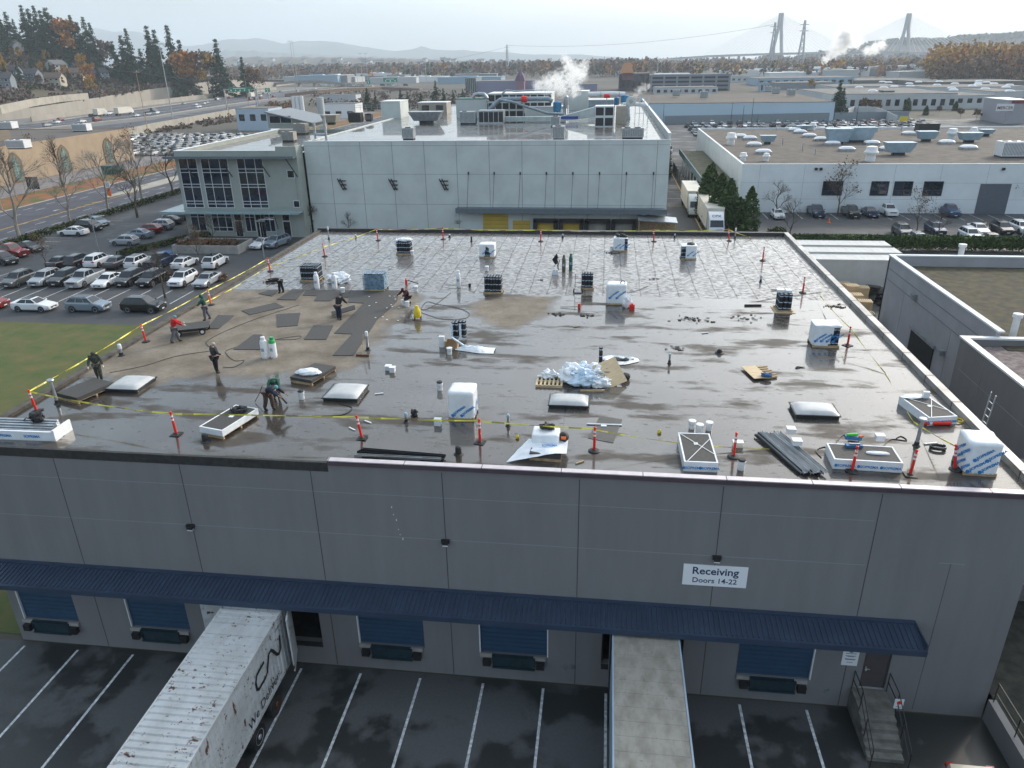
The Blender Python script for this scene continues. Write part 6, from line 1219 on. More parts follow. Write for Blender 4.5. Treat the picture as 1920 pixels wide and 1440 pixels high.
pbox('plant_room','boxed pale cooling house with steam rising over it','plant room',1066,172,1103,206,7,G['bwall'],roof=G['white'])
pbox('plant_room','low grey plant room between the cooling house and the blue silos','plant room',1103,188,1150,210,6,G['duct'],roof=G['white'])
pbox('plant_room','low pale room under the sloping thin duct','plant room',984,201,1060,222,3,G['bwall'],roof=G['white'])
pbox('chiller','row of dark cooling grilles left of the long duct run','chiller',898,207,944,232,3,G['galv'],lou=(5,1))
t = pbox('chiller','tall two tier louvred cooling unit on the roof','chiller',1115,199,1150,238,4,G['cwall'] if 'cwall' in G else G['white'],lou=(2,2))
pbox('rooftop_unit','tan panel housing right of the two tier cooling unit','rooftop unit',1154,199,1173,233,3,G['tanm'])
G['duct'] = mat('blue_grey_duct',(.26,.32,.37),.4,.3,var=.12,sc=1.5)
def duct(pts,r,label,col='duct',n=12,Y=140):
    t = thing('duct',label,'duct',(0,0,0)); P_ = [atY(q[0],q[1],q[2] if len(q) > 2 else Y) for q in pts]; MB().tube(P_,r,n).build('pipe',G[col],t,smooth='a'); b = MB(); [b.lathe((0,0,0),[(r*1.08,-.06),(r*1.08,.06)],12,0,Matrix.Translation(a.lerp(c,.5)) @ (c-a).to_track_quat('Z','Y').to_matrix().to_4x4()) for a,c in zip(P_,P_[1:])]; b.build('joint_ring',G['galv'],t); return t
YP = at(960,224,ZP).y
duct([(918,205),(935,189),(942,186),(1028,185),(1036,190)],.42,'thick blue grey duct with red cap crossing the roof plant',Y=YP-3)
duct([(936,187),(960,191),(1025,212),(1058,214)],.25,'thinner duct sloping down to the right in front of the thick one',Y=YP-4)
duct([(887,186),(889,178),(897,176),(908,177),(913,184),(914,194)],.38,'curved silver duct over the teal edged unit','galv',Y=YP-1)
duct([(941,176),(950,169),(965,171),(1020,168),(1090,171)],.15,'thin long pipe above the plant room roof','galv',Y=YP+4)
duct([(1103,177),(1150,176),(1172,177)],.5,'white horizontal duct at the back right of the plant','white',Y=YP+8)
duct([(1168,196),(1190,195),(1210,197)],.4,'short pale duct joining the fan scroll at the right end','white',Y=YP-3)
duct([(1178,226),(1177,205),(1176,193)],.45,'vertical duct below the fan scroll','galv',Y=YP-3)
p = atY(1183,190,YP-3); t = thing('fan_scroll','round fan scroll at the right end of the roof plant','fan',tuple(p)); MB().cyl((0,-.5,0),(0,.5,0),.92,n=20).build('housing',G['bwall'],t); MB().cyl((0,-.56,0),(0,-.505,0),.4,n=14).build('inlet',G['galv'],t)
for q,r_,l_ in (((983,186),.62,'round red cap on the thick blue grey duct'),((1138,180),.4,'small red cap on a post right of the cooling house')):
    p = atY(*q,YP-3.2); t = thing('cap_housing',l_,'duct cap',tuple(p)); MB().lathe((0,0,0),[(r_*.9,-.55),(r_,-.4),(r_,.4),(r_*.9,.55)],14,0,Matrix.Rotation(R(90),4,'Y')).build('cap',G['red'],t,smooth='a'); MB().cyl((0,0,-r_),(0,0,-2.6),.08).build('post',G['galv'],t)
G['bluet'] = mat('blue_tank',(.04,.2,.38),.5,var=.15)
for x0,y0,x1,y1,l_,c in ((1037,189,1053,209,'blue silo left of the steam plume','bluet'),(1151,181,1161,197,'small bright blue silo at the right of the roof plant','bluet'),(1164,177,1179,192,'second blue silo nearer the right roof end','bluet'),(1056,178,1066,203,'grey vertical tank with pipes beside the blue silo','galv'),(1048,205,1056,216,'small white cone hopper in front of the plume','white')):
    a_,c_ = atY(x0,y1,YP-1),atY(x1,y0,YP-1); r_ = (c_.x-a_.x)/2; h_ = c_.z-a_.z; t = thing('silo',l_,'silo',((a_.x+c_.x)/2,YP-1,a_.z)); b = MB(); b.lathe((0,0,0),[(r_*.9,0),(r_,h_*.05),(r_,h_*.85),(r_*.6,h_*.96),(.1,h_)],14); b.build('tank',G[c],t,smooth='a'); b = MB(); [b.bar((r_*.7*math.cos(g_),r_*.7*math.sin(g_),ZP-a_.z),(r_*.7*math.cos(g_),r_*.7*math.sin(g_),0),.1) for g_ in (0,1.57,3.14,4.71)]; b.build('support',G['dark'],t)
t = thing('duct_run','long boxed duct with pale panels along the front of the plant','duct',(0,0,0)); Yd = YP-8.5; p = atY(903,231,Yd); q = atY(1052,231,Yd); q2 = atY(1116,231,Yd); zt = atY(980,219,Yd).z; z2 = atY(1116,200,Yd).z; b = MB(); b.box((p.x,Yd,ZP+.2),(q.x,Yd+1.4,zt)); b.add([(q.x,Yd,ZP+.2),(q2.x,Yd,ZP+.9),(q2.x,Yd+1.4,ZP+.9),(q.x,Yd+1.4,ZP+.2),(q.x,Yd,zt),(q2.x,Yd,z2),(q2.x,Yd+1.4,z2),(q.x,Yd+1.4,zt)],[(0,3,2,1),(4,5,6,7),(0,1,5,4),(1,2,6,5),(2,3,7,6),(3,0,4,7)]); b.build('casing',mat('pale_duct_panel',(.5,.56,.56),.45,.2,var=.15,sc=.6),t)
b = MB(); k = 0; x = p.x
while x < q.x: b.box((x,Yd-.04,ZP+.15),(x+.06,Yd-.003,zt+.03)); x += 1.15
b.build('seam',G['galv'],t); MB().box((atY(1052,220,Yd).x,Yd-.06,zt-.45),(atY(1084,220,Yd).x,Yd-.041,zt+.02)).build('blue_tarp',mat('blue_tarp',(.03,.07,.4),.5),t)
t = thing('walkway_frame','grey steel railings and frame at the right end of the roof plant','railing',(0,0,0)); b = MB(); Yf = at(1200,228,ZP).y; X0,X1,zt = atY(1190,228,Yf).x,atY(1214,228,Yf).x,atY(1200,183,Yf).z
for k in range(4): b.bar((X0+(X1-X0)*k/3,Yf,ZP),(X0+(X1-X0)*k/3,Yf,zt),.1)
for z in (.35,.65,1): b.bar((X0,Yf,ZP+(zt-ZP)*z),(X1,Yf,ZP+(zt-ZP)*z),.09)
b.bar((X0,Yf,zt),(X1,Yf+.02,ZP+1),.08); b.build('frame',G['white'],t)
for x0,x1,l_ in ((770,860,'roof railing left of the plant rooms'),(665,716,'roof railing beside the stair tower')):
    b = MB(); Yr = at(800,205,ZP).y; X0,X1 = atY(x0,205,Yr).x,atY(x1,205,Yr).x; [b.bar((X0,Yr,z),(X1,Yr,z),.07) for z in (14.5,15.)]; [b.bar((X0+k*1.5,Yr,ZP),(X0+k*1.5,Yr,15.),.07) for k in range(int((X1-X0)/1.5)+1)]; T(b.build('roof_railing',G['galv']),l_,'railing')
for px,h_,l_ in (((612,262),3.6,'slim pale mast on the office roof edge'),((592,262),2.6,'short pipe with elbow beside the slim mast')): p = at(*px,13.85); t = thing('roof_pipe',l_,'pipe',tuple(p)); MB().cyl((0,0,0),(0,0,h_),.2,n=10).build('pipe',G['galv'],t); MB().cyl((0,0,.8),(-1.4 if h_ > 3 else .6,0,.8),.22,n=10).build('elbow',G['galv'],t)
# ---------------------------------------------------------------- long white building with gravel roof (right)
G['gravel'] = mat('roof_gravel',(.085,.075,.066),.95,sc=.5,col2=(.15,.13,.11),bump=1,bsc=9,wpos=True)
n,l = nodes_of(G['gravel'])
YC,XC0,XC1,ZC = 134.6,22.8,120,8
wc = thing('white_warehouse','long low white building with a gravel roof full of small domes','building',(0,0,0))
b = MB(); b.box((XC0,YC,0),(XC1,YC+.35,ZC)); b.box((XC0,YC+.35,0),(XC0+.35,206,ZC)); b.box((XC0,206,0),(XC1,206.35,ZC))
for z in (2.3,5.0): b.box((XC0,YC-.008,z-.012),(XC1,YC,z+.012),1)
for k in range(14): b.box((XC0+3+k*7.3,YC-.008,0),(XC0+3.03+k*7.3,YC,ZC-.1),1)
b.build('wall',[G['cwall'],G['bjoint']],wc); MB().box((XC0-.03,YC-.04,ZC),(XC1,YC+.4,ZC+.1)).box((XC0-.03,YC+.41,ZC),(XC0+.4,206.4,ZC+.1)).box((XC0+.41,206,ZC),(XC1,206.4,ZC+.1)).build('coping',G['white'],wc)
MB().box((XC0+.36,YC+.41,ZC-.7),(XC1,205.9,ZC-.3)).build('roof',G['gravel'],wc)
for x0,x1 in ((36.5,39.6),(44.3,47.0),(48.0,50.8),(52.7,55.6)): win(wc,x0,x1,3.0,5.2,(.5,),(.35,),YC-.0,'bluegl','dark')
MB().box((61.5,YC-.06,0),(66.3,YC-.004,4.9)).build('roller_door',mat('slate_door',(.1,.12,.15),.6,var=.06),wc); 
for x in (34.9,35.7,64.4): MB().box((x-.2,YC-.4,7.1),(x+.2,YC-.02,7.5)).build('floodlight',G['black'],wc)
def Cp(px): p = at(*px,ZC-.3); return p
for k,px in enumerate(((1387,258),(1406,262),(1414,274),(1431,288),(1500,250),(1517,257),(1539,264),(1561,272),(1587,283),(1634,271),(1664,282),(1704,253),(1774,270),(1815,280),(1562,249),(1490,246))):
    p = Cp(px); b = MB(); b.grid(10,8,lambda u,v: ((u-.5)*2.9,(v-.5)*1.8,.45+.42*(max(0,1-(2*u-1)**4)*max(0,1-(2*v-1)**4))**.6)); s_ = thing('skylight',None,None); s_.parent = wc; s_.location = p; MB().box((-1.42,-.88,0),(1.42,.88,.45)).build('curb',G['galv'],s_); b.build('dome',G['plastic'],s_,smooth=True)
for k,(px,s_,l_) in enumerate((((1370,271),1.3,'white mushroom vent at the left of the gravel roof'),((1393,302),.8,'pair of small white vents at the near left gravel roof corner'),((1436,302),.75,'small white double vent right of the corner pair'),((1631,302),1.35,'large white mushroom vent near the roof front'),((1783,263),1.3,'white mushroom vent right of centre on the gravel roof'),((1824,255),1.0,'white vent with cage near the far right of the gravel roof'),((1523,244),1.0,'white vent at the back edge of the gravel roof'))):
    p = Cp(px); t = thing('roof_vent',l_,'roof vent',tuple(p)); MB().lathe((0,0,0),[(s_*.6,0),(s_*.6,s_*.5),(s_*.5,s_*.9)],14).build('stack',G['white'],t); MB().lathe((0,0,s_*.9),[(s_*.85,0),(s_*.9,s_*.25),(s_*.7,s_*.5),(s_*.65,s_*.9),(s_*.2,s_*1.0)],14).build('cap',G['white'],t,smooth='a')
G['duct2'] = mat('pale_blue_duct',(.33,.45,.54),.4,.2,var=.1,sc=1)
for px,w_,d_,h_,l_ in (((1440,271),3.2,2,1.7,'blue grey duct hood at the left of the gravel roof'),((1573,271),5.2,3,3.0,'left half of the big ribbed duct block'),((1608,268),7.5,3,3.0,'right half of the big ribbed duct block'),((1740,266),4,2.6,2.0,'duct hood under the dark mesh unit'),((1688,292),5.2,2.6,2.2,'nearest wide duct hood on the gravel roof'),((1821,268),4.4,2.6,1.9,'duct hood right of the white mushroom vent'),((1852,256),2.8,2,1.4,'small duct hood near the far right of the gravel roof'),((1508,246),3.6,2,1.2,'duct hood on the back edge of the gravel roof')): unit('duct_hood',px,w_,d_,h_,l_,ZC-.3,'duct2','roof duct')
unit('chiller',(1740,252),4.6,2.6,2.3,'dark mesh cooling unit on the gravel roof',ZC-.3,'dark'); unit('rooftop_unit',(1905,296),5,3,2.6,'big white louvred unit at the right edge of the gravel roof',ZC-.3,'white')
for k,px in enumerate(((1504,284),(1467,272),(1438,262),(1528,292),(1455,245),(1690,245),(1645,247))): p = Cp(px); T(MB().cyl((0,0,0),(0,0,1.6-.1*k),.1,n=8).build('vent_pipe',G['galv'],loc=tuple(p)),('thin vent pipe on the gravel roof, ' + ['nearest the third dome','left of the centre','behind the first hood','in the front middle','at the back left edge','behind the duct block','at the back centre'][k]),'pipe')
# covered walkway on its left side
t = thing('covered_walkway','green roofed covered loading walkway along the left side of the white building','canopy',(0,0,0)); MB().box((17.2,139,4.0),(22.6,190,4.3)).build('roof',mat('mossy_roof',(.06,.07,.03),.95,sc=.5,col2=(.14,.12,.09),wpos=True),t); MB().box((17.0,138.9,3.6),(17.19,190,4.8)).box((17.0,138.7,3.6),(22.6,138.89,4.8)).build('fascia',mat('slate_blue_fascia',(.1,.17,.2),.6),t)
for k in range(8): MB().box((17.3,140+k*6,0),(17.5,140.2+k*6,4)).build('column',G['white'],t)
t = thing('fence','grey board fence between the lane and the loading walkway','fence',(15.6,118,0)); MB().box((0,0,0),(.1,70,2.0)).build('panel',mat('grey_boards',(.16,.16,.15),.85,var=.2),t); [MB().box((-.06,k*5,0),(.16,k*5+.16,2.15)).build('post',G['dark'],t) for k in range(14)]
# ---------------------------------------------------------------- two level building right of the roof
G['dwall'] = mat('pale_grey_panel_wall',(.36,.36,.38),.75,sc=.5,var=.08)
dd = thing('side_building','grey concrete building with mossy gravel roof on the right beyond the parapet','building',(0,0,0))
b = MB(); b.box((26.6,51.3,0),(26.9,72.6,7.5)); b.box((26.6,72.3,0),(70,72.6,7.5)); b.build('wall',G['dwall'],dd)
b = MB(); 
for z in (6.4,5.4): b.box((26.57,51.3,z-.03),(26.599,72.5,z+.03))
for y in (67.5,57.5,54.5): b.box((26.59,y,.1),(26.599,y+.03,5.3))
b.build('reveal',G['bjoint'],dd); MB().box((26.52,50.9,7.5),(26.96,72.7,7.62)).box((26.97,72.25,7.5),(70,72.7,7.62)).build('coping',G['cwall'],dd)
MB().box((26.97,50,6.2),(70,72.2,6.6)).build('roof',mat('mossy_gravel',(.035,.03,.025),.95,sc=1.2,col2=(.085,.075,.034),bump=1,bsc=9,det=10,wpos=True),dd)
MB().box((26.5,59.6,0),(26.59,64.4,3.1)).build('dark_opening_panel',G['black'],dd); MB().box((26.4,59.4,3.1),(26.595,64.6,3.35)).build('lintel',G['galv'],dd)  # black slab on the wall stands in for the dark inside of the doorway
for y,z in ((65,5.6),(51.6,4.4),(57.9,3.2)): MB().box((26.2,y-.25,z),(26.595,y+.25,z+.4)).build('wall_light',G['galv'],dd)
p = at(1798,492,6.6); T(MB().cyl((0,0,0),(0,0,1.5),.25,n=12).lathe((0,0,1.5),[(.35,0),(.35,.25),(.1,.3)],12).build('vent_pipe',G['white'],loc=(p.x,p.y,6.6)),'short white pipe at the far edge of the mossy gravel roof','pipe')
d2 = thing('side_building','darker grey lower wing with gravel roof nearest on the right','building',(0,0,0))
b = MB(); b.box((24.4,5,0),(24.7,51.2,7.0)); b.box((24.7,50.9,0),(70,51.2,7.0)); b.build('wall',G['wall'],d2); MB().box((24.39-.0,5,4.95),(24.399,50.6,4.98)).box((24.38,47.5,.5),(24.399,47.53,6.9)).box((24.38,38,.5),(24.399,38.03,6.9)).build('reveal',G['jointL'],d2)
MB().box((24.32,5,7.0),(24.78,51.3,7.12)).box((24.79,50.85,7.0),(70,51.3,7.12)).build('coping',G['white'],d2); MB().box((24.79,5,6.2),(70,50.8,6.55)).build('roof',mat('speckled_gravel',(.12,.085,.085),.95,sc=3,col2=(.24,.21,.2),bump=1,bsc=12,wpos=True),d2)
p = at(1904,633,6.7); T(MB().cyl((0,0,0),(0,0,1.5),.22,n=12).lathe((0,0,1.5),[(.32,0),(.32,.25),(.1,.3)],12).build('vent_pipe',G['white'],loc=(p.x,p.y+.4,6.55)),'white pipe at the right edge between the two gravel roofs','pipe')
# pallets stacked in the gap
k = 0; first_p = None
for (x,y,n_,l_) in ((24.6,80.6,12,'tall stack of pallets beside the white trailer'),(26.2,80.3,13,'second stack of pallets along the trailer'),(24.2,77.6,13,'stack of pallets just below the parapet top end'),(25.8,77.4,12,'middle stack of pallets in the gap'),(27.8,81.8,9,'stack of reddish pallets near the tyres'),(24.4,74.6,12,'lower stack of pallets next to the grey wall'),(25.7,74.2,14,'nearest tall stack of pallets by the grey wall'),(24.9,70.8,13,'nearest low stack of pallets in the gap'),(26.3,83.2,9,'farthest stack of pallets against the trailer')):
    t = thing('pallet_stack',l_,'pallet stack',(x,y,0),R(random.uniform(-5,5)),'stacked pallets in the gap')
    for i in range(n_+4):
        if first_p is None: first_p = tray(MB(),1.25,1.1).build('pallet',G['ply'],t); o = first_p
        else: o = first_p.copy(); COL.objects.link(o); o.parent = t
        o.location = (random.uniform(-.03,.03),random.uniform(-.03,.03),i*.145); 
for k,(x,y,z,l_) in enumerate(((28.6,83.2,.5,'black tyre heap left part beside the pallets'),(29.6,82.4,.4,'black tyre heap middle part beside the pallets'),(30.3,81.0,.35,'black tyre heap right part beside the pallets'))):
    t = thing('tyre_heap',l_,'tyres',(x,y,0)); [MB().lathe((random.uniform(-.5,.5),random.uniform(-.4,.4),q*.3),[(.25,0),(.5,.02),(.52,.1),(.5,.2),(.25,.22)],12).build('tyre',G['black'],t) for q in range(6)]
# tan hall with pointed windows (left)
ta = thing('tan_hall','long tan hall with tall pointed windows beside the road','building',(0,0,0)); XT = -138.8
G['tan'] = mat('tan_stucco',(.36,.275,.19),.85,sc=.3,var=.08)
MB().box((-180,90,0),(XT,213,8.2)).build('wall',G['tan'],ta); MB().box((-179.8,90.2,8.2),(XT-.3,212.8,8.3)).build('roof',mat('brown_roof',(.11,.095,.085),.9,sc=.1,var=.15),ta); MB().box((XT-.3,90,8.2),(XT+.03,213,8.5)).box((-180,212.7,8.2),(XT-.31,213,8.5)).build('coping',G['tan'],ta)
MB().box((-178,120,8.3),(-152,183,10.6)).build('upper_storey',mat('brown_roof_wall',(.2,.17,.13),.9),ta)
for y in (126,152,166,183,201.5):
    w_,h_ = 2.1,6.6; b = MB(); b.add([(XT+.08,y-w_,0.2),(XT+.08,y+w_,.2),(XT+.08,y+w_,5),(XT+.08,y+w_*.5,6.4),(XT+.08,y,7.0),(XT+.08,y-w_*.5,6.4),(XT+.08,y-w_,5)],[(0,1,2,3,4,5,6)]); f_ = b.build('window',mat('brown_reveal',(.16,.12,.08),.8),ta); f_.modifiers.new('t','SOLIDIFY').thickness = -.09
    b = MB(); q = .82; b.add([(XT+.24,y-w_*q+.6,.5),(XT+.24,y+w_*q-.6,.5),(XT+.24,y+w_*q-.6,4.8),(XT+.24,y,6.3),(XT+.24,y-w_*q+.6,4.8)],[(0,1,2,3,4)]); b.build('pane',mat('greenish_glass',(.13,.19,.17),.2,sc=1,var=.5),f_).modifiers.new('t','SOLIDIFY').thickness = -.03
    b = MB(); [b.box((XT+.245,y-1.2,z),(XT+.28,y+1.2,z+.08)) for z in (1.6,2.8,4.0)]; b.box((XT+.245,y-.05,.5),(XT+.28,y+.05,6)); b.build('mullion',G['galv'],f_)
for px,w_,h_,l_ in (((30,280),4.5,1.9,'white box unit on the tan hall roof at the left edge'),((150,247),4.5,2,'white box unit in the middle of the tan hall roof'),((10,243),4,1.8,'white box unit on the upper roof of the tan hall')): unit('rooftop_unit',px,w_,2.4,h_,l_,8.3 if px[1] > 245 else 10.6,'white')
# ---------------------------------------------------------------- hillside, highway, far land
WALLP = [(-316,-100),(-316,200),(-316,399),(-361,591),(-374,747),(-403,926),(-450,1150),(-520,1500)]
WH = [3.5,3.5,4.5,8,12,5,1,1]
def xw(y):
    for (xa,ya),(xb,yb_) in zip(WALLP,WALLP[1:]):
        if ya <= y <= yb_: return xa+(xb-xa)*(y-ya)/(yb_-ya)
    return WALLP[0][0] if y < WALLP[0][1] else WALLP[-1][0]
def whh(y):
    for i in range(len(WALLP)-1):
        if WALLP[i][1] <= y <= WALLP[i+1][1]: return WH[i]+(WH[i+1]-WH[i])*(y-WALLP[i][1])/(WALLP[i+1][1]-WALLP[i][1])
    return WH[0]
sm = lambda t: max(0,min(1,t))**2*(3-2*max(0,min(1,t)))
def hillz(x,y):
    d = xw(y)-x
    if d < 0: return 0
    tp = 1-sm((y-560)/430); b0 = whh(y)
    return b0+(52*sm(d/230)+5*noise.noise(Vector((x*.012,y*.012,0)))*sm(d/60))*tp-(b0*sm(d/80))*(1-tp)*.9
b = MB(); ys = [-100+i*20 for i in range(80)]
b.grid(44,len(ys)-1,lambda u,v: ((lambda y: (xw(y)-.35-(u**1.5)*700,y,hillz(xw(y)-.35-(u**1.5)*700,y)))(ys[min(len(ys)-1,int(round(v*(len(ys)-1))))])))
struct('hillside',b,mat('brushy_slope',(.075,.045,.04),.95,sc=.04,col2=(.09,.085,.04),bump=1,bsc=.6,wpos=True,det=9),smooth=True)
def along(name,label,cat,pts,hs,th,m_,z0=0,kind=None,seg=6):
    """wall following a line on the ground"""
    P_ = []; 
    for i in range(len(pts)-1):
        for k in range(seg): t_ = k/seg; P_.append((Vector(pts[i]).lerp(Vector(pts[i+1]),t_),hs[i]+(hs[i+1]-hs[i])*t_))
    P_.append((Vector(pts[-1]),hs[-1])); vs = []; fs = []
    for j,(p,h) in enumerate(P_):
        d = (P_[min(j+1,len(P_)-1)][0]-P_[max(j-1,0)][0]).normalized(); nrm = Vector((-d.y,d.x))*th/2
        for q,z in ((p+nrm,z0),(p-nrm,z0),(p-nrm,z0+h),(p+nrm,z0+h)): vs.append((q.x,q.y,z))
    for j in range(len(P_)-1): fs += [(4*j+i,4*j+(i+1) % 4,4*j+4+(i+1) % 4,4*j+4+i) for i in range(4)]
    fs += [(0,1,2,3),(4*len(P_)-1,4*len(P_)-2,4*len(P_)-3,4*len(P_)-4)]
    o = MB().add(vs,fs).build(name,m_); return T(o,label,cat) if not kind else T(o,kind=kind)
G['retw'] = mat('retaining_concrete',(.3,.275,.24),.9,sc=.12,col2=(.37,.34,.3),wpos=True,bump=.2,stretch=(1,1,.2))
along('retaining_wall','tall curved concrete retaining wall under the brown hillside','wall',WALLP[2:7],[h+.4 for h in WH[2:7]],.8,G['retw'],seg=8)
along('retaining_wall','lower concrete retaining wall along the ramp at the far left','wall',WALLP[:3],[4.2,4.2,5.2],.8,G['retw'])
g2 = lambda x,y,z=0: at(x,y,z).to_2d()
MN = [g2(*q) for q in ((-80,256),(60,243),(283,219),(430,196),(520,184),(640,170))]; MF = [g2(*q) for q in ((-80,246),(60,233),(283,202.5),(430,183),(520,172),(640,162))]
NF = [g2(*q) for q in ((-80,264),(60,251),(283,225),(430,201),(520,188))]; NN = [g2(*q) for q in ((-80,275),(60,262),(283,233),(430,208),(520,192))]
WB = [Vector((xw(y),y)) for y in (150,300,399,591,747,926)]
def band(name,A,B,z,m_): b = MB(); n_ = min(len(A),len(B)); b.add([(p.x,p.y,z) for p in A[:n_]]+[(p.x,p.y,z) for p in B[:n_]],[(i,i+1,n_+i+1,n_+i) for i in range(n_-1)]); return struct(name,b,m_)
bm_ = [MN[i].lerp(MF[i],0) for i in range(5)]
band('highway_shoulder',[Vector((-150,150)),Vector((-190,300)),Vector((-225,440)),Vector((-262,700)),Vector((-300,900))],[Vector((-316,150)),Vector((-316,300)),Vector((-330,460)),Vector((-374,747)),Vector((-400,926))],.02,mat('grey_shoulder',(.17,.165,.155),.9,wpos=True,sc=.1))
band('highway',MN,MF,.1,G['road']); band('highway_slip_road',NN,NF,.1,G['road'])
al = lambda A,t_,B: [tuple(p.lerp(q,t_)) for p,q in zip(A,B)]
for f_ in (.34,.67):
    q = al(MN,f_,MF); 
    along('lane_line',None,None,[q[i] for i in range(len(q))],[.02]*len(q),.25,G['line'],z0=.1,kind='structure')
    COL.objects[-1].name = 'lane_line'
for nm,lab,pts,h in (('concrete_barrier','low concrete barrier between highway and near slip road',[tuple(p) for p in al(MN,.0,MF)][:5],.4),('concrete_barrier','low concrete barrier on the far side of the highway lanes',[tuple(p) for p in MF],.5),('sound_wall','cream sunlit fence wall between the dense car lot and the highway',[tuple(g2(*q)) for q in ((228,262),(283,247),(360,232),(430,218),(480,208))],3.2)): along(nm,lab,'barrier' if 'bar' in nm else 'fence',pts,[h]*len(pts),.4,G['concL'])
along('retaining_wall','pale sloped concrete strip wall between ramp and highway lanes','wall',[tuple(MF[i].lerp(WB[min(i+1,5)],.35)) for i in range(1,5)],[2.5,3,3.5,3],.6,G['retw'])
along('fence','weathered board fence on the slope below the houses','fence',[(at(x,y,12).x,at(x,y,12).y) for x,y in ((0,203),(60,190),(110,183),(165,178))],[3,3,3,3],.2,G['concL'],z0=10)
# highway traffic
hw = random.Random(9)
for k in range(44):
    f_ = hw.random()*3.6; i = int(f_); t_ = f_-i; la = hw.choice((.17,.5,.83)); a = MN[i+1 if i < 4 else 4].lerp(MF[i+1 if i < 4 else 4],la); c = MN[min(i+2,5)].lerp(MF[min(i+2,5)],la); p = a.lerp(c,t_); hd = math.degrees(math.atan2(c.y-a.y,c.x-a.x))
    cc = hw.choice(['white','white','silver','dark','grey','red','white']); farcar(hw.choice(['sedan','suv','van','suv']),cc,p.x,p.y,hd,'small %s vehicle driving on the highway lanes' % cc,'traffic on the highway',.12)
for (x,y),L_,lab,cab in (((232,216),13,'long white semi trailer on the highway',True),((188,219),7,'short white box truck behind the semi on the highway',True),((472,184),7,'white box truck farther along the highway',True)):
    p = at(x,y,0); box_truck(p.x,p.y,math.degrees(math.atan2(MN[3].y-MN[1].y,MN[3].x-MN[1].x)),L_,cab,lab,z=.12)
# masts, poles and gantries
def mast(x0,y0,x1,y1,Y,label,head=True,name='light_mast',r=.28,col='galv'):
    p = at(x0,y0,0) if Y is None else atY(x0,y0,Y); q = atY(x1,y1,p.y); t = thing(name,label,'pole' if name != 'light_mast' else 'light mast',(p.x,p.y,p.z)); h = q.z-p.z
    MB().cyl((0,0,0),(0,0,h),r,r*.45,8).build('pole',G[col],t)
    if head == True: b = MB(); b.bar((-2.2,0,h),(2.2,0,h),.22); [b.cb((x,0,h-.15),(.7,.5,.25)) for x in (-2,-1,1,2)]; b.build('lamp_head',G['galv'],t)
    elif head == 'arm': MB().bar((0,0,h),(1.6,0,h+.1),.12).cb((1.7,0,h+.05),(.7,.3,.12)).build('lamp_head',G['galv'],t)
    elif head == 'cross': MB().bar((-1.3,0,h-.6),(1.3,0,h-.6),.16).build('crossarm',G['wood'],t); 
    return t
for a in ((327,238,301,82,None,'tallest light mast beside the dense car lot'),(556,178,545,77,None,'pair of tall light masts at the highway bend, left one'),(560,176,549,80,800,'pair of tall light masts at the highway bend, right one'),(671,160,666,114,900,'light mast left of the far green sign'),(680,158,675,100,950,'second light mast left of the far green sign'),(690,154,686,100,1000,'third light mast left of the far green sign'),
    (770,147,768,118,1100,'light mast right of the far green sign'),(787,162,785,117,760,'taller light mast in front of the brown woods'),(800,164,797,118,720,'last light mast before the purple building')): mast(*a)
for a in ((278,250,253,133,None,'bare timber pole in front of the highway wall'),(467,203,456,137,None,'timber pole left of the highway gantry'),(432,228,424,165,None,'timber pole behind the blue grey house'),(492,200,484,160,None,'short timber pole right of the gantry'),(594,190,588,147,None,'timber pole right of the silver silos')): mast(*a[:5],a[5],'cross','utility_pole',.18,'wood')
for a in ((210,449,170,432,107,0),): pass
for x0,y0,x1,y1,l_ in ((188,482,171,405,'slim lamp post between the two rows of parked cars'),(497,492,486,412,'lamp post beside the white electric car at the planter'),(168,340,163,295,'white lamp post before the tan hall'),(1912,460,1918,402,'lamp post at the right edge of the lot')): mast(x0,y0,x1,y1,None,l_,'arm','lamp_post',.1,'galv')
for x0,y0,x1,y1,l_ in ((1368,253,1370,193,'lot lamp post first from the left'),(1390,250,1393,198,'lot lamp post second from the left'),(1407,246,1410,184,'lot lamp post third from the left'),(1418,250,1420,214,'short lot lamp post in the storage lot'),(1562,232,1566,182,'lot lamp post by the corner of the white hall'),(1604,235,1608,190,'lot lamp post beside the curved grey fence'),(1243,232,1245,195,'lot lamp post near the left end of the white hall')): mast(x0,y0,x1,y1,None,l_,False,'lamp_post',.14,'dark')
def gantry(xa,xb,yb,ytop,signs,label,Y=None):
    p = at(xa,yb,0) if Y is None else atY(xa,yb,Y); Yg = p.y; q = atY(xb,yb,Yg); zt = atY(xa,ytop,Yg).z; t = thing('sign_gantry',label,'sign gantry',(p.x,Yg,0)); b = MB(); b.bar((0,0,0),(0,0,zt),.5); b.bar((q.x-p.x,0,0),(q.x-p.x,0,zt),.5); b.bar((0,0,zt),(q.x-p.x,0,zt),.5); b.build('frame',G['galv'],t)
    for (sx0,sy0,sx1,sy1) in signs:
        a,c = atY(sx0,sy1,Yg),atY(sx1,sy0,Yg); s_ = MB().box((a.x-p.x,-.45,a.z),(c.x-p.x,-.3,c.z)).build('sign_panel',mat('green_sign',(.01,.28,.16),.4,var=0),t)
        b = MB(); n_ = max(1,int((sx1-sx0)/8))
        for k in range(n_): xx = a.x-p.x+(k+.5)*(c.x-a.x)/n_; b.box((xx-.12*(c.x-a.x)/n_,-.47,a.z+(c.z-a.z)*.12),(xx+.12*(c.x-a.x)/n_,-.451,a.z+(c.z-a.z)*.45)); 
        b.box((a.x-p.x+.2*(c.x-a.x),-.47,a.z+(c.z-a.z)*.65),(a.x-p.x+.75*(c.x-a.x),-.451,a.z+(c.z-a.z)*.8)); b.build('sign_marks',G['white'],s_)
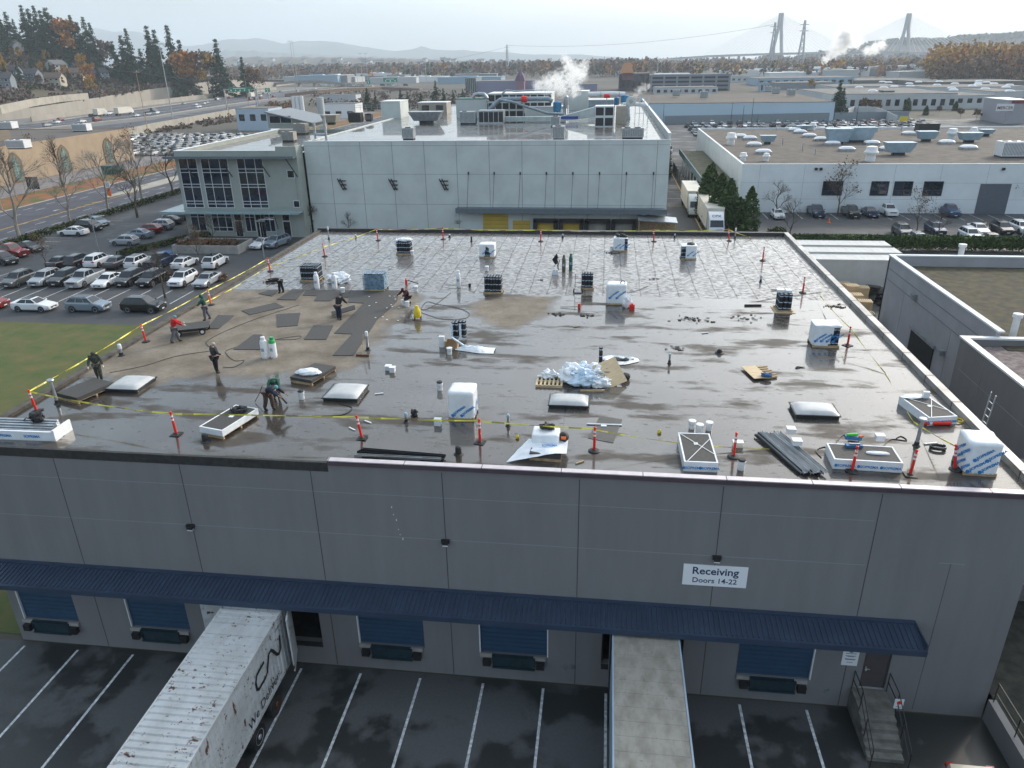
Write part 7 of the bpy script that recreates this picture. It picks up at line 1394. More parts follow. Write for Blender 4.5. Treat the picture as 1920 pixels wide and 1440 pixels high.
gantry(426,483,206,168,[(430,163,471,172)],'overhead sign frame with a wide green panel across the near highway'); gantry(485,506,196,167,[(498,165,506,173)],'small green sign frame right of the wide green panel')
gantry(716,748,168,152,[(719,146,745,154)],'far overhead sign frame with a green panel above the viaduct',820); gantry(686,698,166,156,[(688,150,694,157)],'small far green sign left of the far overhead frame',850)
# viaducts
def viaduct(pts,Y,th,label,m_,piers,w_=10,name='viaduct'):
    P_ = [atY(x,y,Yy) for (x,y),Yy in zip(pts,Y)]; t = thing(name,label,'viaduct',(0,0,0)); b = MB(); vs = []; fs = []
    for p in P_: vs += [(p.x,p.y-w_/2,p.z-th),(p.x,p.y+w_/2,p.z-th),(p.x,p.y+w_/2,p.z),(p.x,p.y-w_/2,p.z)]
    for j in range(len(P_)-1): fs += [(4*j+i,4*j+(i+1) % 4,4*j+4+(i+1) % 4,4*j+4+i) for i in range(4)]
    fs += [(0,1,2,3),(4*len(P_)-1,4*len(P_)-2,4*len(P_)-3,4*len(P_)-4)]; b.add(vs,fs).build('deck',m_,t)
    vs = [(x,y-.3,z+.8) if i % 4 in (2,3) else (x,y-.3,z+th) for i,(x,y,z) in enumerate(vs)]
    b = MB(); b.add([(x,y+(-.2 if i % 4 in (0,3) else -w_+.2),z) for i,(x,y,z) in enumerate(vs)],fs).build('parapet',G['concL'],t)
    for f_ in piers: i = min(int(f_*(len(P_)-1)),len(P_)-2); p = P_[i].lerp(P_[i+1],f_*(len(P_)-1)-i); MB().box((p.x-w_*.08,p.y-w_*.3,0),(p.x+w_*.08,p.y+w_*.3,p.z-th)).build('pier',G['conc'],t)
    return t
viaduct([(515,156),(560,152),(610,152),(650,157),(700,160)],[930,930,920,900,880],2,'pale curved viaduct leaving the end of the retaining wall',G['concL'],(.25,.4,.55,.7),12)
viaduct([(540,176),(600,169),(660,165),(720,163),(790,166)],[640,660,700,740,760],2.2,'brown girder viaduct with square piers right of the highway',mat('brown_girder',(.2,.13,.1),.8),(.3,.42,.54,.66,.8),14)
viaduct([(500,150),(640,149),(760,150),(890,152)],[1150]*4,2.5,'long dark railway overpass behind the viaducts',mat('dark_girder',(.07,.07,.08),.8),(.1,.2,.3,.4,.5,.6,.7,.8),10)
for k in range(16): x = 590+k*11+hw.uniform(-3,3); p = atY(x,162,700+k*8); cc = hw.choice(['white','silver','dark','white']); farcar(hw.choice(['van','suv','sedan']),cc,p.x,p.y+12,20,'tiny %s vehicle crossing the distant viaducts' % cc,'traffic on the viaducts',max(.1,p.z+.1)-.0)
# bridge
G['brc'] = mat('bridge_concrete',(.42,.43,.44),.8,var=.06,sc=.05)
Yb = 2450
br = viaduct([(1090,122),(1180,117),(1260,109),(1330,104),(1440,100),(1560,97.5),(1680,97),(1800,101)],[1900,2100,2250,2350,Yb,Yb,Yb,Yb],5,'long cable stayed bridge with two leaning looking towers on the horizon',G['brc'],(.1,.17,.22,.27,.3,.36,.42,.46,.5),30,'cable_stayed_bridge'); br['category'] = 'bridge'
for (xb,yb_),(xt,yt) in (((1452,137),(1466,24)),((1690,120),(1702,25))):
    a,c = atY(xb,yb_,Yb),atY(xt,yt,Yb); a.z = 0; c.x = a.x+(c.x-a.x)*.35; b = MB()
    for s in (-1,1): b.tube([(a.x+s*13,Yb,0),(a.x+s*14,Yb,a.z+28),(c.x+s*4,Yb,c.z*.72),(c.x+s*3,Yb,c.z)],[5,5,4.5,4.2],6)
    b.bar((c.x-6,Yb,c.z*.95),(c.x+6,Yb,c.z*.95),6); b.bar((a.x-13,Yb,26),(a.x+13,Yb,26),6); b.build('tower',G['brc'],br)
    for s in (-1,1):
        for k in range(13): f_ = (k+1)/13; z0 = atY(xb,99,Yb).z; MB().cyl((c.x+s*3,Yb,c.z*(.7+.27*f_)),(a.x+s*(18+185*f_),Yb-6,z0+1),.42,n=5).build('stay_cable',G['white'],br)
def pylon(xb,yb_,xt,yt,Y,label,wd=.12):
    a,c = atY(xb,yb_,Y),atY(xt,yt,Y); a.z = 0; h = c.z; w_ = h*wd; b = MB(); r = h*.006+.05
    lv = [0,.2,.38,.54,.68,.8,.9,1]; ww = lambda f_: w_*(1-f_)**1.1*.5+h*.012
    for k in range(len(lv)-1):
        z0,z1 = lv[k]*h,lv[k+1]*h; w0,w1 = ww(lv[k]),ww(lv[k+1]); C0 = [(s*w0,q*w0,z0) for s,q in ((-1,-1),(1,-1),(1,1),(-1,1))]; C1 = [(s*w1,q*w1,z1) for s,q in ((-1,-1),(1,-1),(1,1),(-1,1))]
        for i in range(4): b.bar(C0[i],C1[i],r*1.6); b.bar(C0[i],C1[(i+1) % 4],r); b.bar(C0[(i+1) % 4],C1[i],r); b.bar(C1[i],C1[(i+1) % 4],r)
    for z in (.8,.92): b.bar((-h*.09,0,z*h),(h*.09,0,z*h),r*2)
    T(b.build('lattice_pylon',G['galv'],loc=(a.x,Y,0)),label,'pylon')
pylon(951,122,950,84,1500,'lattice pylon standing alone above the brown woods'); pylon(1443,140,1456,42,1350,'lattice pylon overlapping the left bridge tower'); pylon(1497,140,1506,38,1350,'lattice pylon right of the left bridge tower')
def wire(P_,sag,label,r=.09):
    b = MB()
    for p,q in zip(P_,P_[1:]): b.tube([p.lerp(q,k/16)-Vector((0,0,sag*4*(k/16)*(1-k/16))) for k in range(17)],r,4)
    T(b.build('power_line',G['dark']),label,'power line')
wire([atY(951,85,1500),atY(1450,46,1350)],12,'power line sagging from the lone pylon to the right pylons',.16); wire([atY(951,88,1500),atY(700,118,2600)],14,'power line leaving the lone pylon to the left',.16)
wire([atY(253,134,at(278,250).y),atY(456,138,at(467,203).y)],3,'thin wire between the two timber poles beside the highway',.05); wire([atY(80,100,480),atY(147,88,470),atY(253,134,at(278,250).y)],4,'thin wire crossing the hillside to the timber pole',.05)
# mountains and far hills
def ridge(name,sky_px,Y,depth,m_,jag,seed,n_=160,base=-5):
    def hz(x):
        for (xa,ya),(xb,yb_) in zip(sky_px,sky_px[1:]):
            if xa <= x <= xb: return ya+(yb_-ya)*(x-xa)/(xb-xa)
        return sky_px[-1][1] if x > sky_px[-1][0] else sky_px[0][1]
    x0,x1 = sky_px[0][0],sky_px[-1][0]
    def fn(u,v):
        x = x0+(x1-x0)*u; p = atY(x,hz(x),Y); h = p.z+noise.noise(Vector((u*n_*.15,seed,0)))*jag+noise.noise(Vector((u*n_*.5,seed,3)))*jag*.5
        prof = math.sin(min(1,v*2)*1.5708)**1.2 if v <= .5 else math.cos((v-.5)*2*1.5708)
        rough = 1+.25*noise.noise(Vector((u*30,v*6,seed)))*(1-abs(2*v-1))*(v < .48)
        return (p.x*(1+(v-.5)*depth/Y),Y+(v-.5)*depth,max(base,h*prof*rough))
    b = MB(); b.grid(n_,16,fn); return struct(name,b,m_,smooth=True)
G['mtn'] = mat('distant_forest_slope',(.05,.07,.075),.95,sc=.0015,var=.25,wpos=True)
ridge('mountains',[(-300,60),(120,50),(180,52),(215,60),(270,70),(330,88),(380,84),(415,77),(440,73),(480,74),(510,79),(530,83),(560,77),(600,76),(640,80),(680,88),(740,95),(780,92),(792,89),(806,95),(870,93),(900,97),(1000,102),(1100,103),(1160,108),(1230,112),(1300,112)],9300,2600,G['mtn'],12,1)
ridge('mountains',[(380,100),(430,94),(500,97),(560,101),(640,104),(720,107),(800,110),(900,113)],6800,1500,G['mtn'],8,5)
G['hillr'] = mat('wooded_hill',(.05,.045,.05),.95,sc=.01,col2=(.09,.07,.06),bump=1,bsc=.08,wpos=True)
HR = [(1480,112),(1540,101),(1600,94),(1640,82),(1680,77),(1720,77),(1760,78),(1790,72),(1830,69),(1880,68),(1920,63),(2000,60),(2100,60)]
ridge('hills',HR,3600,900,G['hillr'],6,9)
ridge('hills',[(380,113),(450,108),(560,107),(640,108),(750,110),(860,114),(960,118)],3300,1200,mat('suburb_hill',(.07,.065,.065),.95,sc=.01,col2=(.12,.08,.06),wpos=True),4,12)
# ---------------------------------------------------------------- buildings in the middle distance
def P0(x0,y0,x1,y1,depth,m_,label,roof=None,cat='building',name='industrial_building',Y=None,wins=None,z0=0):
    t = pbox(name,label,cat,x0,y0,x1,y1,depth,m_,z=0,Y=Y,roof=roof,part='wall',wins=wins); return t
pale = mat('pale_cladding',(.5,.52,.53),.7,var=.06,sc=.1); greyc = mat('grey_cladding',(.24,.26,.28),.7,var=.08,sc=.1); brownr = mat('brown_flat_roof',(.11,.095,.08),.9,var=.1,sc=.05); greyr = mat('grey_flat_roof',(.15,.145,.14),.9,var=.12,sc=.05); bluec = mat('blue_cladding',(.3,.42,.52),.7,var=.06,sc=.1)
wh2 = P0(1213,193,1561,228,85,mat('sky_blue_cladding',(.52,.64,.73),.7,var=.04,sc=.05),'long white blue hall with brown roof and thin red trim behind the storage lot',roof=brownr)
for k,px in enumerate(((1268,180),(1320,183),(1440,172),(1455,176),(1484,179))): unit('rooftop_unit',px,3.4,3,2.6,['first','second','third','fourth','last'][k]+' small box unit on the brown roof of the white hall, from the left',8.0,'galv')
t = thing('fence','grey board fence behind the rows of cars in the storage lot','fence',(0,0,0)); p,q = at(1245,233),at(1665,222); MB().bar((p.x,p.y,1.6),(q.x+6,q.y-6,1.6),.15,3.2).build('panel',mat('grey_blue_fence',(.24,.28,.31),.8,var=.1),t)
t = thing('fence','curved pale fence enclosing an empty yard right of the storage lot','fence',(0,0,0)); pts = [at(x,y).to_2d() for x,y in ((1575,225),(1600,214),(1640,216),(1660,224),(1680,236))]; b = MB(); [b.bar((a.x,a.y,1.7),(c.x,c.y,1.7),.15,3.4) for a,c in zip(pts,pts[1:])]; b.build('panel',pale,t)
purp = mat('purple_grey_cladding',(.25,.25,.36),.7,var=.05); pink = mat('pink_grey_stone',(.3,.17,.22),.8,var=.1)
P0(893,152,1003,175,40,purp,'wide purple grey block with a blank wall behind the steam',roof=greyr); t = P0(873,146,893,176,30,mat('glass_grid',(.25,.3,.32),.3),'dark glazed tower block at the left end of the purple building',roof=greyr,wins=(6,.05,.95))
t = P0(968,152,983,176,8,pink,'small pink castle like tower before the purple building'); c = t.location; MB().lathe((0,0,0),[(5,0),(3.2,4),(1,7),(.1,9)],8).build('roof',mat('purple_roof',(.12,.06,.12),.7),t,loc=(0,4,atY(975,152,c.y).z))
P0(1160,138,1216,170,40,mat('plum_cladding',(.12,.1,.13),.7,var=.1),'dark plum coloured cinema block left of the parking deck',roof=greyr,wins=(5,.2,.9)); t = P0(1166,134,1186,150,14,pink,'plum tower under the orange tapered roof',Y=660)
zz = atY(1175,137,655).z; a,c = atY(1163,137,655),atY(1188,137,655); zt = atY(1175,118,655).z; cxx = (a.x+c.x)/2; w_ = (c.x-a.x)/2
T(MB().add([(-w_,-4,0),(w_,-4,0),(w_,8,0),(-w_,8,0),(-w_*.55,-1,zt-zz),(w_*.55,-1,zt-zz),(w_*.55,5,zt-zz),(-w_*.55,5,zt-zz)],[(0,3,2,1),(4,5,6,7),(0,1,5,4),(1,2,6,5),(2,3,7,6),(3,0,4,7)]).build('tower_roof',mat('orange_roof',(.5,.24,.12),.7),loc=(cxx,655,zz)),'tapered orange roof rising above the plum cinema block','roof')
# parking deck
p,q = at(1220,170),at(1366,167); Yk = 655; X0,X1 = atY(1220,170,Yk).x,atY(1366,168,Yk).x; t = thing('parking_deck','blue grey multi storey parking deck with open levels','parking garage',(X0,Yk,0)); zt = atY(1290,140,Yk).z; w_ = X1-X0
for k in range(4): z = zt*(k+1)/4; MB().box((0,0,z-zt*.1),(w_,40,z-zt*.02)).box((0,-.3,z-zt*.12),(w_,-.01,z+zt*.02)).build('floor_band',mat('blue_grey_concrete',(.2,.22,.27),.8),t)
MB().box((.5,1.5,0),(w_-.5,38,zt*.95)).build('shade_block',G['joint'],t);  # near-black block stands in for the shade inside the open levels
for k in range(7): MB().box((k*w_/6-.8,-.6,0),(k*w_/6+.8,-.31,zt)).build('column',greyc,t)
MB().box((w_*.05,2,zt),(w_*.5,20,zt+1)).build('roof_sheet',G['white'],t)
for a in ((1228,164,1345,177,30,pale,'low pale building between the parking deck and the white hall',greyr,(9,.3,.7)),(1370,142,1433,154,30,pale,'white two storey building right of the parking deck',greyr,(6,.3,.6)),(1420,146,1600,160,60,bluec,'long pale blue low hall right of the parking deck',greyr,(12,.4,.7)),(1425,156,1442,172,10,bluec,'small blue glazed building front among dark trees',greyr,(3,.2,.8)),
 (1455,155,1565,168,30,greyc,'grey low warehouse behind the white hall roof',greyr,None),(1600,150,1760,158,60,greyr,'long grey flat roof before the orange woods',greyr,None),(1560,162,1700,172,50,pale,'pale low warehouse behind the dark screen tower',greyr,None),
 (1555,176,1790,206,70,pale,'long white office front with arched dark openings',greyr,(14,.25,.65)),(1700,180,1860,204,40,pale,'white office with a band of blue windows on the right',greyr,(9,.45,.8)),(1860,172,1925,200,40,pale,'white office wing with green windows near the right edge',greyr,(4,.3,.6)),(1740,153,1930,162,70,greyr,'wide grey roof with small skylights below the orange woods',greyr,None),(1740,163,1930,173,50,pale,'second wide roof with pale parapet at the right',greyr,None),
 (1652,170,1672,203,8,mat('green_grey_screen',(.13,.15,.14),.8),'dark green grey screen tower on the office front',None,None)):
    P0(a[0],a[1],a[2],a[3],a[4],a[5],a[6],roof=a[7],wins=a[8])
t = P0(1882,188,1925,232,20,mat('grey_shop_front',(.35,.35,.38),.7),'grey shop with red band and white lettered sign at the right edge',roof=G['white']); c = t.location; sz_ = atY(1890,192,c.y).z; sw = MB().box((-8,-.3,sz_-3),(-2,-.05,sz_-.5)).build('sign_panel',G['white'],t); z_ = atY(1890,222,c.y).z
COL.objects[-1].location = (0,0,0); b = MB(); b.text('MERCER',1.5,XZ(-5,-.32,sz_-2.4),bold=.03); b.build('lettering',mat('dark_red_print',(.2,.02,.03),.6),sw); MB().box((-3,-.2,7.2),(6,-.02,8.3)).build('red_band',mat('dark_red_print',(.2,.02,.03),.6),t)
for k in range(24): px = (hw.uniform(1600,1900),hw.uniform(153,172)); p = at(px[0],px[1],9.5); T(MB().grid(5,4,lambda u,v: ((u-.5)*4,(v-.5)*2.4,.1+.7*(max(0,1-(2*u-1)**4)*max(0,1-(2*v-1)**4))**.6)).build('skylight',G['plastic'],loc=tuple(p)),'small white dome on the distant flat roofs at the right','skylight','domes on the distant roofs')
for a in ((447,204,508,245,14,mat('house_blue',(.42,.52,.62),.7),'pale blue building with three dark windows behind the office roof',(3,.45,.75)),(604,195,668,222,12,G['white'],'white building with small dark windows left of the stair tower',(3,.3,.5)),(600,178,668,192,12,pale,'grey flat shed behind the white small windowed building',None),(1040,145,1085,158,20,bluec,'small pale blue hall behind the steam plume',(6,.2,.8)),(1060,158,1120,172,20,purp,'purple grey shed right of the steam plume',None)): P0(a[0],a[1],a[2],a[3],a[4],a[5],a[6],roof=greyr,wins=a[7])
for k,(x0,y0,x1,y1,l_) in enumerate(((551,180,568,224,'cluster of tall silver silos behind the office roof'),(598,182,606,232,'slim pale silo right of the silver cluster'))):
    p = at((x0+x1)/2,y1,10); Yq = p.y; a,c = atY(x0,y1,Yq),atY(x1,y0,Yq); t = thing('silo',l_,'silo',(a.x,Yq,0)); n_ = 3 if k == 0 else 1; r_ = (c.x-a.x)/n_/2
    for i in range(n_): MB().cyl((r_+i*2*r_,0,0),(r_+i*2*r_,0,c.z),r_*.97,n=14).build('tank',G['white'] if k == 0 else pale,t,smooth='a')
# scattered far sheds and houses
fr = random.Random(21)
SH = []
for m_ in (pale,greyc,G['white'],bluec): SH.append(MB().box((-.5,-.5,0),(.5,.5,1)).box((-.51,-.51,1),(.51,.51,1.06)).box((-.2,-.2,1.06),(.1,.1,1.2)).build('distant_shed',m_)); 
def inst(o,first,loc,rz,sc_,label,cat,group):
    if first: c = o
    else: c = o.copy(); COL.objects.link(c)
    c.location = loc; c.rotation_euler = (0,0,rz); c.scale = sc_; return T(c,label,cat,group)
fst = [True]*4
for k in range(70):
    x,y = (fr.uniform(780,1760),fr.uniform(124,150)) if k > 14 else (fr.uniform(560,900),fr.uniform(146,160)); p = at(x,y,0)
    if p.y > 2300 or (1150 < x < 1380 and y > 134): continue
    i = fr.randrange(4); inst(SH[i],fst[i],(p.x,p.y+40,0),fr.uniform(-.1,.1),(fr.uniform(25,80),fr.uniform(20,40),fr.uniform(6,10)),('pale','grey','white','bluish')[i]+' flat shed in the distant industrial flats','shed','distant industrial sheds'); fst[i] = False
def house_proto(wc_,rc_):
    t = thing('house','','house',(0,0,-90)); MB().box((-5,-4,-4),(5,4,5)).add([(-5,-4,5),(-5,4,5),(-5,0,7.4),(5,-4,5),(5,4,5),(5,0,7.4)],[(0,2,1),(3,4,5)]).build('wall',wc_,t)
    b = MB(); b.add([(-5.5,-4.6,4.7),(5.5,-4.6,4.7),(5.5,0,7.6),(-5.5,0,7.6),(-5.5,-4.6,4.5),(5.5,-4.6,4.5),(5.5,0,7.35),(-5.5,0,7.35),(-5.5,4.6,4.7),(5.5,4.6,4.7),(-5.5,4.6,4.5),(5.5,4.6,4.5)],[(0,1,2,3),(3,2,9,8),(4,7,6,5),(7,10,11,6),(0,4,5,1),(8,9,11,10),(0,3,7,4),(1,5,6,2),(3,8,10,7),(2,6,11,9)]); b.build('roof',rc_,t)
    for x in (-3.2,0,3.2):
        for z in (.8,3.2): f_ = MB().box((x-.8,-4.08,z),(x+.8,-4.005,z+1.2)).build('window',G['white'],t); MB().box((x-.65,-4.1,z+.12),(x+.65,-4.081,z+1.08)).build('pane',G['glass'],f_)
    MB().box((2,.5,6),(2.9,1.3,8.4)).build('chimney',G['rust'],t); return t
HP = [house_proto(mat('house_grey',(.2,.23,.27),.8),mat('shingle_dark',(.06,.06,.07),.9)),house_proto(mat('house_cream',(.5,.45,.36),.8),mat('shingle_brown',(.13,.09,.07),.9)),house_proto(mat('house_white',(.6,.6,.6),.8),mat('shingle_grey',(.13,.13,.14),.9)),house_proto(mat('house_blue2',(.09,.14,.2),.8),mat('shingle_dark',(.06,.06,.07),.9))]
for h_ in HP: _tree[h_.name] = [(c,kids(c)) for c in kids(h_)]
def on_hill(x,y):
    d = ray(x,y); s_ = 150/d.y
    while s_*d.y < 1600:
        p = CAM+d*s_
        if p.z <= hillz(p.x,p.y) and p.x < xw(p.y)-2: return Vector((p.x,p.y,hillz(p.x,p.y)))
        s_ += 3/d.y
    return None
used_h = set()
def house(i,px,rz,label,sc_=1.,group=None,loc=None):
    p = loc or on_hill(*px)
    if p is None: return
    if i in used_h: t = dup(HP[i],p,R(rz),label,scale=sc_)
    else: t = HP[i]; t.location = p; t.rotation_euler = (0,0,R(rz)); t.scale = (sc_,)*3; t['label'] = label; used_h.add(i)
    if group: t['group'] = group
for i,px,rz,l_ in ((2,(27,100),-10,'white gabled house with balcony high at the left of the hill'),(0,(22,150),12,'grey house at the far left of the slope'),(0,(60,155),10,'large blue grey house with dark roof in the middle left of the slope'),(3,(135,132),8,'dark blue house with two rows of windows in the middle of the slope'),(2,(108,137),80,'white gable end left of the dark blue house'),(1,(145,152),15,'cream house below the dark blue house'),(0,(187,150),75,'narrow grey gabled house right of the orange tree'),(1,(200,90),15,'cream house on the crest under the conifers'),(1,(272,98),10,'cream house with balconies on the crest beside the tall mast'),(0,(195,115),12,'grey flat looking house behind bare trees'),(1,(105,162),10,'tan bungalow low on the slope'),(2,(160,85),12,'small pale house among the conifers on the crest'),(0,(8,165),20,'brown grey roof at the left edge of the slope'),(3,(60,95),5,'dark roofed house under the tall conifers')): house(i,px,rz,l_,1.25)
for k in range(90):
    x = fr.uniform(400,950); y = fr.uniform(113,128)+abs(x-650)*.008; i = fr.choice((1,2,2,0)); Yh = fr.uniform(2650,3100); p = atY(x,y,Yh); p.z = max(0,p.z-2)
    house(i,None,fr.uniform(-40,40),'tiny pale house in the suburb on the horizon' if i else 'tiny grey house in the suburb on the horizon',1.8,'houses of the distant suburb',loc=p)
# ---------------------------------------------------------------- vegetation
G['bark'] = mat('bark',(.09,.075,.06),.9,sc=3,var=.3); G['barkp'] = mat('pale_bark',(.26,.24,.21),.85,sc=3,var=.3)
leaf = lambda n_,c,c2,s_=.25: mat(n_,c,.9,sc=.35,col2=c2,isl=s_,lo=.35,hi=.65,spec=.2)
LF = dict(fir=leaf('fir_needles',(.024,.055,.036),(.05,.085,.045),.4),cedar=leaf('cedar_leaves',(.04,.08,.025),(.08,.12,.035),.35),autumn=leaf('autumn_leaves',(.46,.18,.035),(.26,.13,.045),.4),gold=leaf('golden_leaves',(.5,.27,.05),(.27,.18,.06),.4),brown=leaf('brown_leaves',(.12,.07,.045),(.2,.12,.07),.4),hedge=leaf('hedge_leaves',(.03,.045,.015),(.06,.075,.025),.35),dull=leaf('grey_brown_twigs',(.1,.075,.065),(.15,.11,.09),.3))
def leafq(b,c,s_,rr,mi=0):
    a = Vector((rr.gauss(0,1),rr.gauss(0,1),rr.gauss(0,1))).normalized(); u = a.orthogonal().normalized()*s_; v = a.cross(u).normalized()*s_*.7; c = Vector(c)
    b.add([c-u,c-v*.9,c+u*.9,c+v],[(0,1,2,3)],mi)
def conifer(seed,h=20,w_=5.6,n_=3600,m_='fir',name='conifer',ls=.5):
    rr = random.Random(seed); t = thing(name,'','tree',(0,0,-95)); MB().tube([(0,0,0),(.1,0,h*.5),(0,0,h*.99)],[h*.018,h*.01,.03],7).build('trunk',G['bark'],t); b = MB(); k = 0
    arms = [(rr.uniform(.06,.99),rr.uniform(0,6.28),rr.uniform(.55,1.1)) for _ in range(int(h*5))]
    for f_,a,q in arms:
        L_ = w_*1.1*((1-f_)**1.25)*q+.12; m = max(3,int(n_/len(arms)*(.4+1.2*(1-f_))))
        for i in range(m): r_ = L_*rr.random()**.6; leafq(b,(r_*math.cos(a)+rr.gauss(0,.3),r_*math.sin(a)+rr.gauss(0,.3),f_*h-r_*.32+rr.gauss(0,.2)),ls*rr.uniform(.6,1.3)*(1.15-.75*f_),rr)
    b.build('crown',LF[m_],t); return t
def branchy(b,p,d,L_,r,lv,rr,tips):
    q = p+d*L_; mid = p.lerp(q,.5)+Vector((rr.gauss(0,1),rr.gauss(0,1),0))*L_*.05; b.tube([p,mid,q],[r,r*.8,r*.55],5 if lv > 1 else 3)
    if lv == 0: tips.append(q); return
    for k in range(rr.choice((3,3,4))):
        a = Vector((rr.gauss(0,1),rr.gauss(0,1),rr.gauss(0,.6))); nd = (d*.9+a.normalized()*rr.uniform(.45,.8)+Vector((0,0,.15))).normalized(); branchy(b,p.lerp(q,rr.uniform(.55,1)),nd,L_*rr.uniform(.6,.82),r*.55,lv-1,rr,tips)
def bare(seed,h=9,leaves=None,nl=0,lv=4,bark='bark',name='bare_tree',ls=.2,spread=.0,r0=.014):
    rr = random.Random(seed); t = thing(name,'','tree',(0,0,-95)); b = MB(); tips = []; MB().tube([(0,0,0),(0,0,h*.16),(.03*h,0,h*.3)],[h*r0,h*r0*.8,h*r0*.7],7).build('trunk',G[bark],t)
    branchy(b,Vector((.03*h,0,h*.28)),Vector((0,0,1)),h*.24,h*r0*.66,lv,rr,tips); branchy(b,Vector((0,0,h*.22)),Vector((.5,.3,.8)).normalized(),h*.2,h*r0*.4,lv-1,rr,tips); branchy(b,Vector((0,0,h*.2)),Vector((-.5,-.3,.8)).normalized(),h*.2,h*r0*.4,lv-1,rr,tips)
    b.build('branches',G[bark],t)
    if leaves:
        b = MB(); 
        for k in range(nl): c = rr.choice(tips); leafq(b,c+Vector((rr.gauss(0,1),rr.gauss(0,1),rr.gauss(0,1)))*h*.035,ls*rr.uniform(.6,1.4),rr)
        b.build('crown',LF[leaves],t)
    return t
def cedar(seed,h=6,r=1.3,n_=1600):
    rr = random.Random(seed); t = thing('cedar_tree','','tree',(0,0,-95)); MB().tube([(0,0,0),(0,0,h*.8)],[.14,.03],6).build('trunk',G['bark'],t); b = MB()
    for k in range(n_): f_ = rr.random()**1.1; R_ = r*(1-f_**2.2)**.8*(.9+.2*math.sin(rr.choice(range(9))*2.1+f_*9)); a = rr.random()*6.283; q = rr.uniform(.65,1.03); leafq(b,(R_*q*math.cos(a),R_*q*math.sin(a),.15+f_*h),.2*rr.uniform(.7,1.4),rr)
    b.build('crown',LF['cedar'],t); return t
def reg(t): _tree[t.name] = [(c,kids(c)) for c in kids(t)]; return [t,False]
FIR = [reg(conifer(1)),reg(conifer(2,22,6)),reg(conifer(3,18,5.4))]; SPI = [reg(conifer(4,16,2.4,800))]
AUT = [reg(bare(11,14,'autumn',900,ls=.5,name='autumn_tree')),reg(bare(12,15,'gold',1000,ls=.5,name='autumn_tree')),reg(bare(13,12,'brown',900,ls=.5,name='autumn_tree')),reg(bare(17,11,'dull',500,ls=.4,name='autumn_tree'))]
BAR = [reg(bare(14,9,bark='bark',lv=5,r0=.02)),reg(bare(15,10,bark='barkp',lv=5,r0=.019)),reg(bare(16,8,'brown',260,lv=5,ls=.13))]; CED = [reg(cedar(5)),reg(cedar(6,7,1.5,1900))]
vr = random.Random(33)
def plant(rec,p,label,sc_=1.,group=None):
    t,u = rec; rz = vr.uniform(0,6.28)
    if u: o = dup(t,tuple(p),rz,label,scale=sc_)
    else: t.location = p; t.rotation_euler = (0,0,rz); t.scale = (sc_,)*3 if not isinstance(sc_,tuple) else sc_; t['label'] = label; rec[1] = True; o = t
    if group: o['group'] = group
    return o
# hill conifers: pixel of foot, top height in pixels
def hilltree(rec,h0,x,yb,yt,label,group='trees on the hillside',wf=1.):
    p = on_hill(x,yb)
    if p is None: p = atY(x,yb,640); p.z = hillz(p.x,p.y)
    q = atY(x,yt,p.y); s_ = max(.3,(q.z-p.z)/h0); plant(rec,p,label,(s_*wf,s_*wf,s_),group)
big = 'tall dark conifer in the left clump on the hill crest'
for x,yb,yt,k in ((2,95,14,1),(12,96,10,0),(28,98,20,2),(38,95,35,1),(60,98,8,0),(70,95,14,2),(82,96,10,1),(92,97,18,0),(103,96,12,2),(112,98,28,1),(120,97,40,0),(-12,98,20,1)): hilltree(FIR[k],(20,22,18)[k],x,yb,yt,big if x < 45 else 'tall dark conifer in the main clump on the hill crest','conifer clump on the crest',1.15)
for x,yb,yt,l_ in ((133,96,25,'conifer with ragged top right of the main crest clump'),(145,96,38,'broad conifer behind the ragged one on the crest'),(154,95,28,'slender conifer on the crest'),(168,96,42,'wide dark conifer on the right of the slender one'),(178,96,52,'short conifer beside the crest houses'),(212,92,67,'small lone conifer on the skyline'),(231,96,54,'narrow pointed conifer left of its twin'),(243,98,63,'narrow pointed conifer right of its twin'),(262,96,82,'tiny conifer beside the balcony house'),(283,102,47,'big dark conifer left of the tall mast'),(296,104,55,'dark conifer right behind the tall mast'),(322,106,60,'dark conifer above the golden trees'),(340,106,74,'small dark conifer above the orange trees'),(409,112,72,'thin spiky conifer alone near the end of the hill'),(455,128,106,'small dark conifer at the right end of the slope')): hilltree(FIR[vr.randrange(3)],20,x,yb,yt,l_,wf=1.1)
for x,yb,yt,k,l_ in ((118,45,19,0,'bare orange tinted tree showing between conifers'),(160,150,98,1,'golden tree in the middle of the hillside'),(170,168,115,0,'big orange gold tree in front of the houses'),(175,185,140,1,'lower golden tree by the terrace fence'),(277,158,127,0,'bright orange round tree above the retaining wall'),(290,150,100,1,'yellow green tree behind the tall mast'),(300,152,105,1,'second yellow green tree behind the tall mast'),(312,156,112,2,'brown tree right of the yellow green trees'),(348,145,82,0,'tall orange tree above the wall'),(358,145,80,0,'tallest orange tree above the wall'),(385,130,78,3,'bare grey tree beside the tallest orange tree'),(392,135,95,1,'small golden tree below the bare grey one'),(236,150,112,0,'rust coloured tree left of the timber pole'),(190,96,60,3,'bare tree on the crest right of the wide conifer'),(510,152,128,0,'orange tree at the foot of the hill near the viaduct'),(475,140,120,2,'brown orange tree at the right end of the slope'),(45,120,100,2,'brown tree among the upper houses'),(30,130,108,2,'autumn shrub tree left among the houses')): hilltree(AUT[k],(14,15,12,11)[k],x,yb,yt,l_,wf=.85)
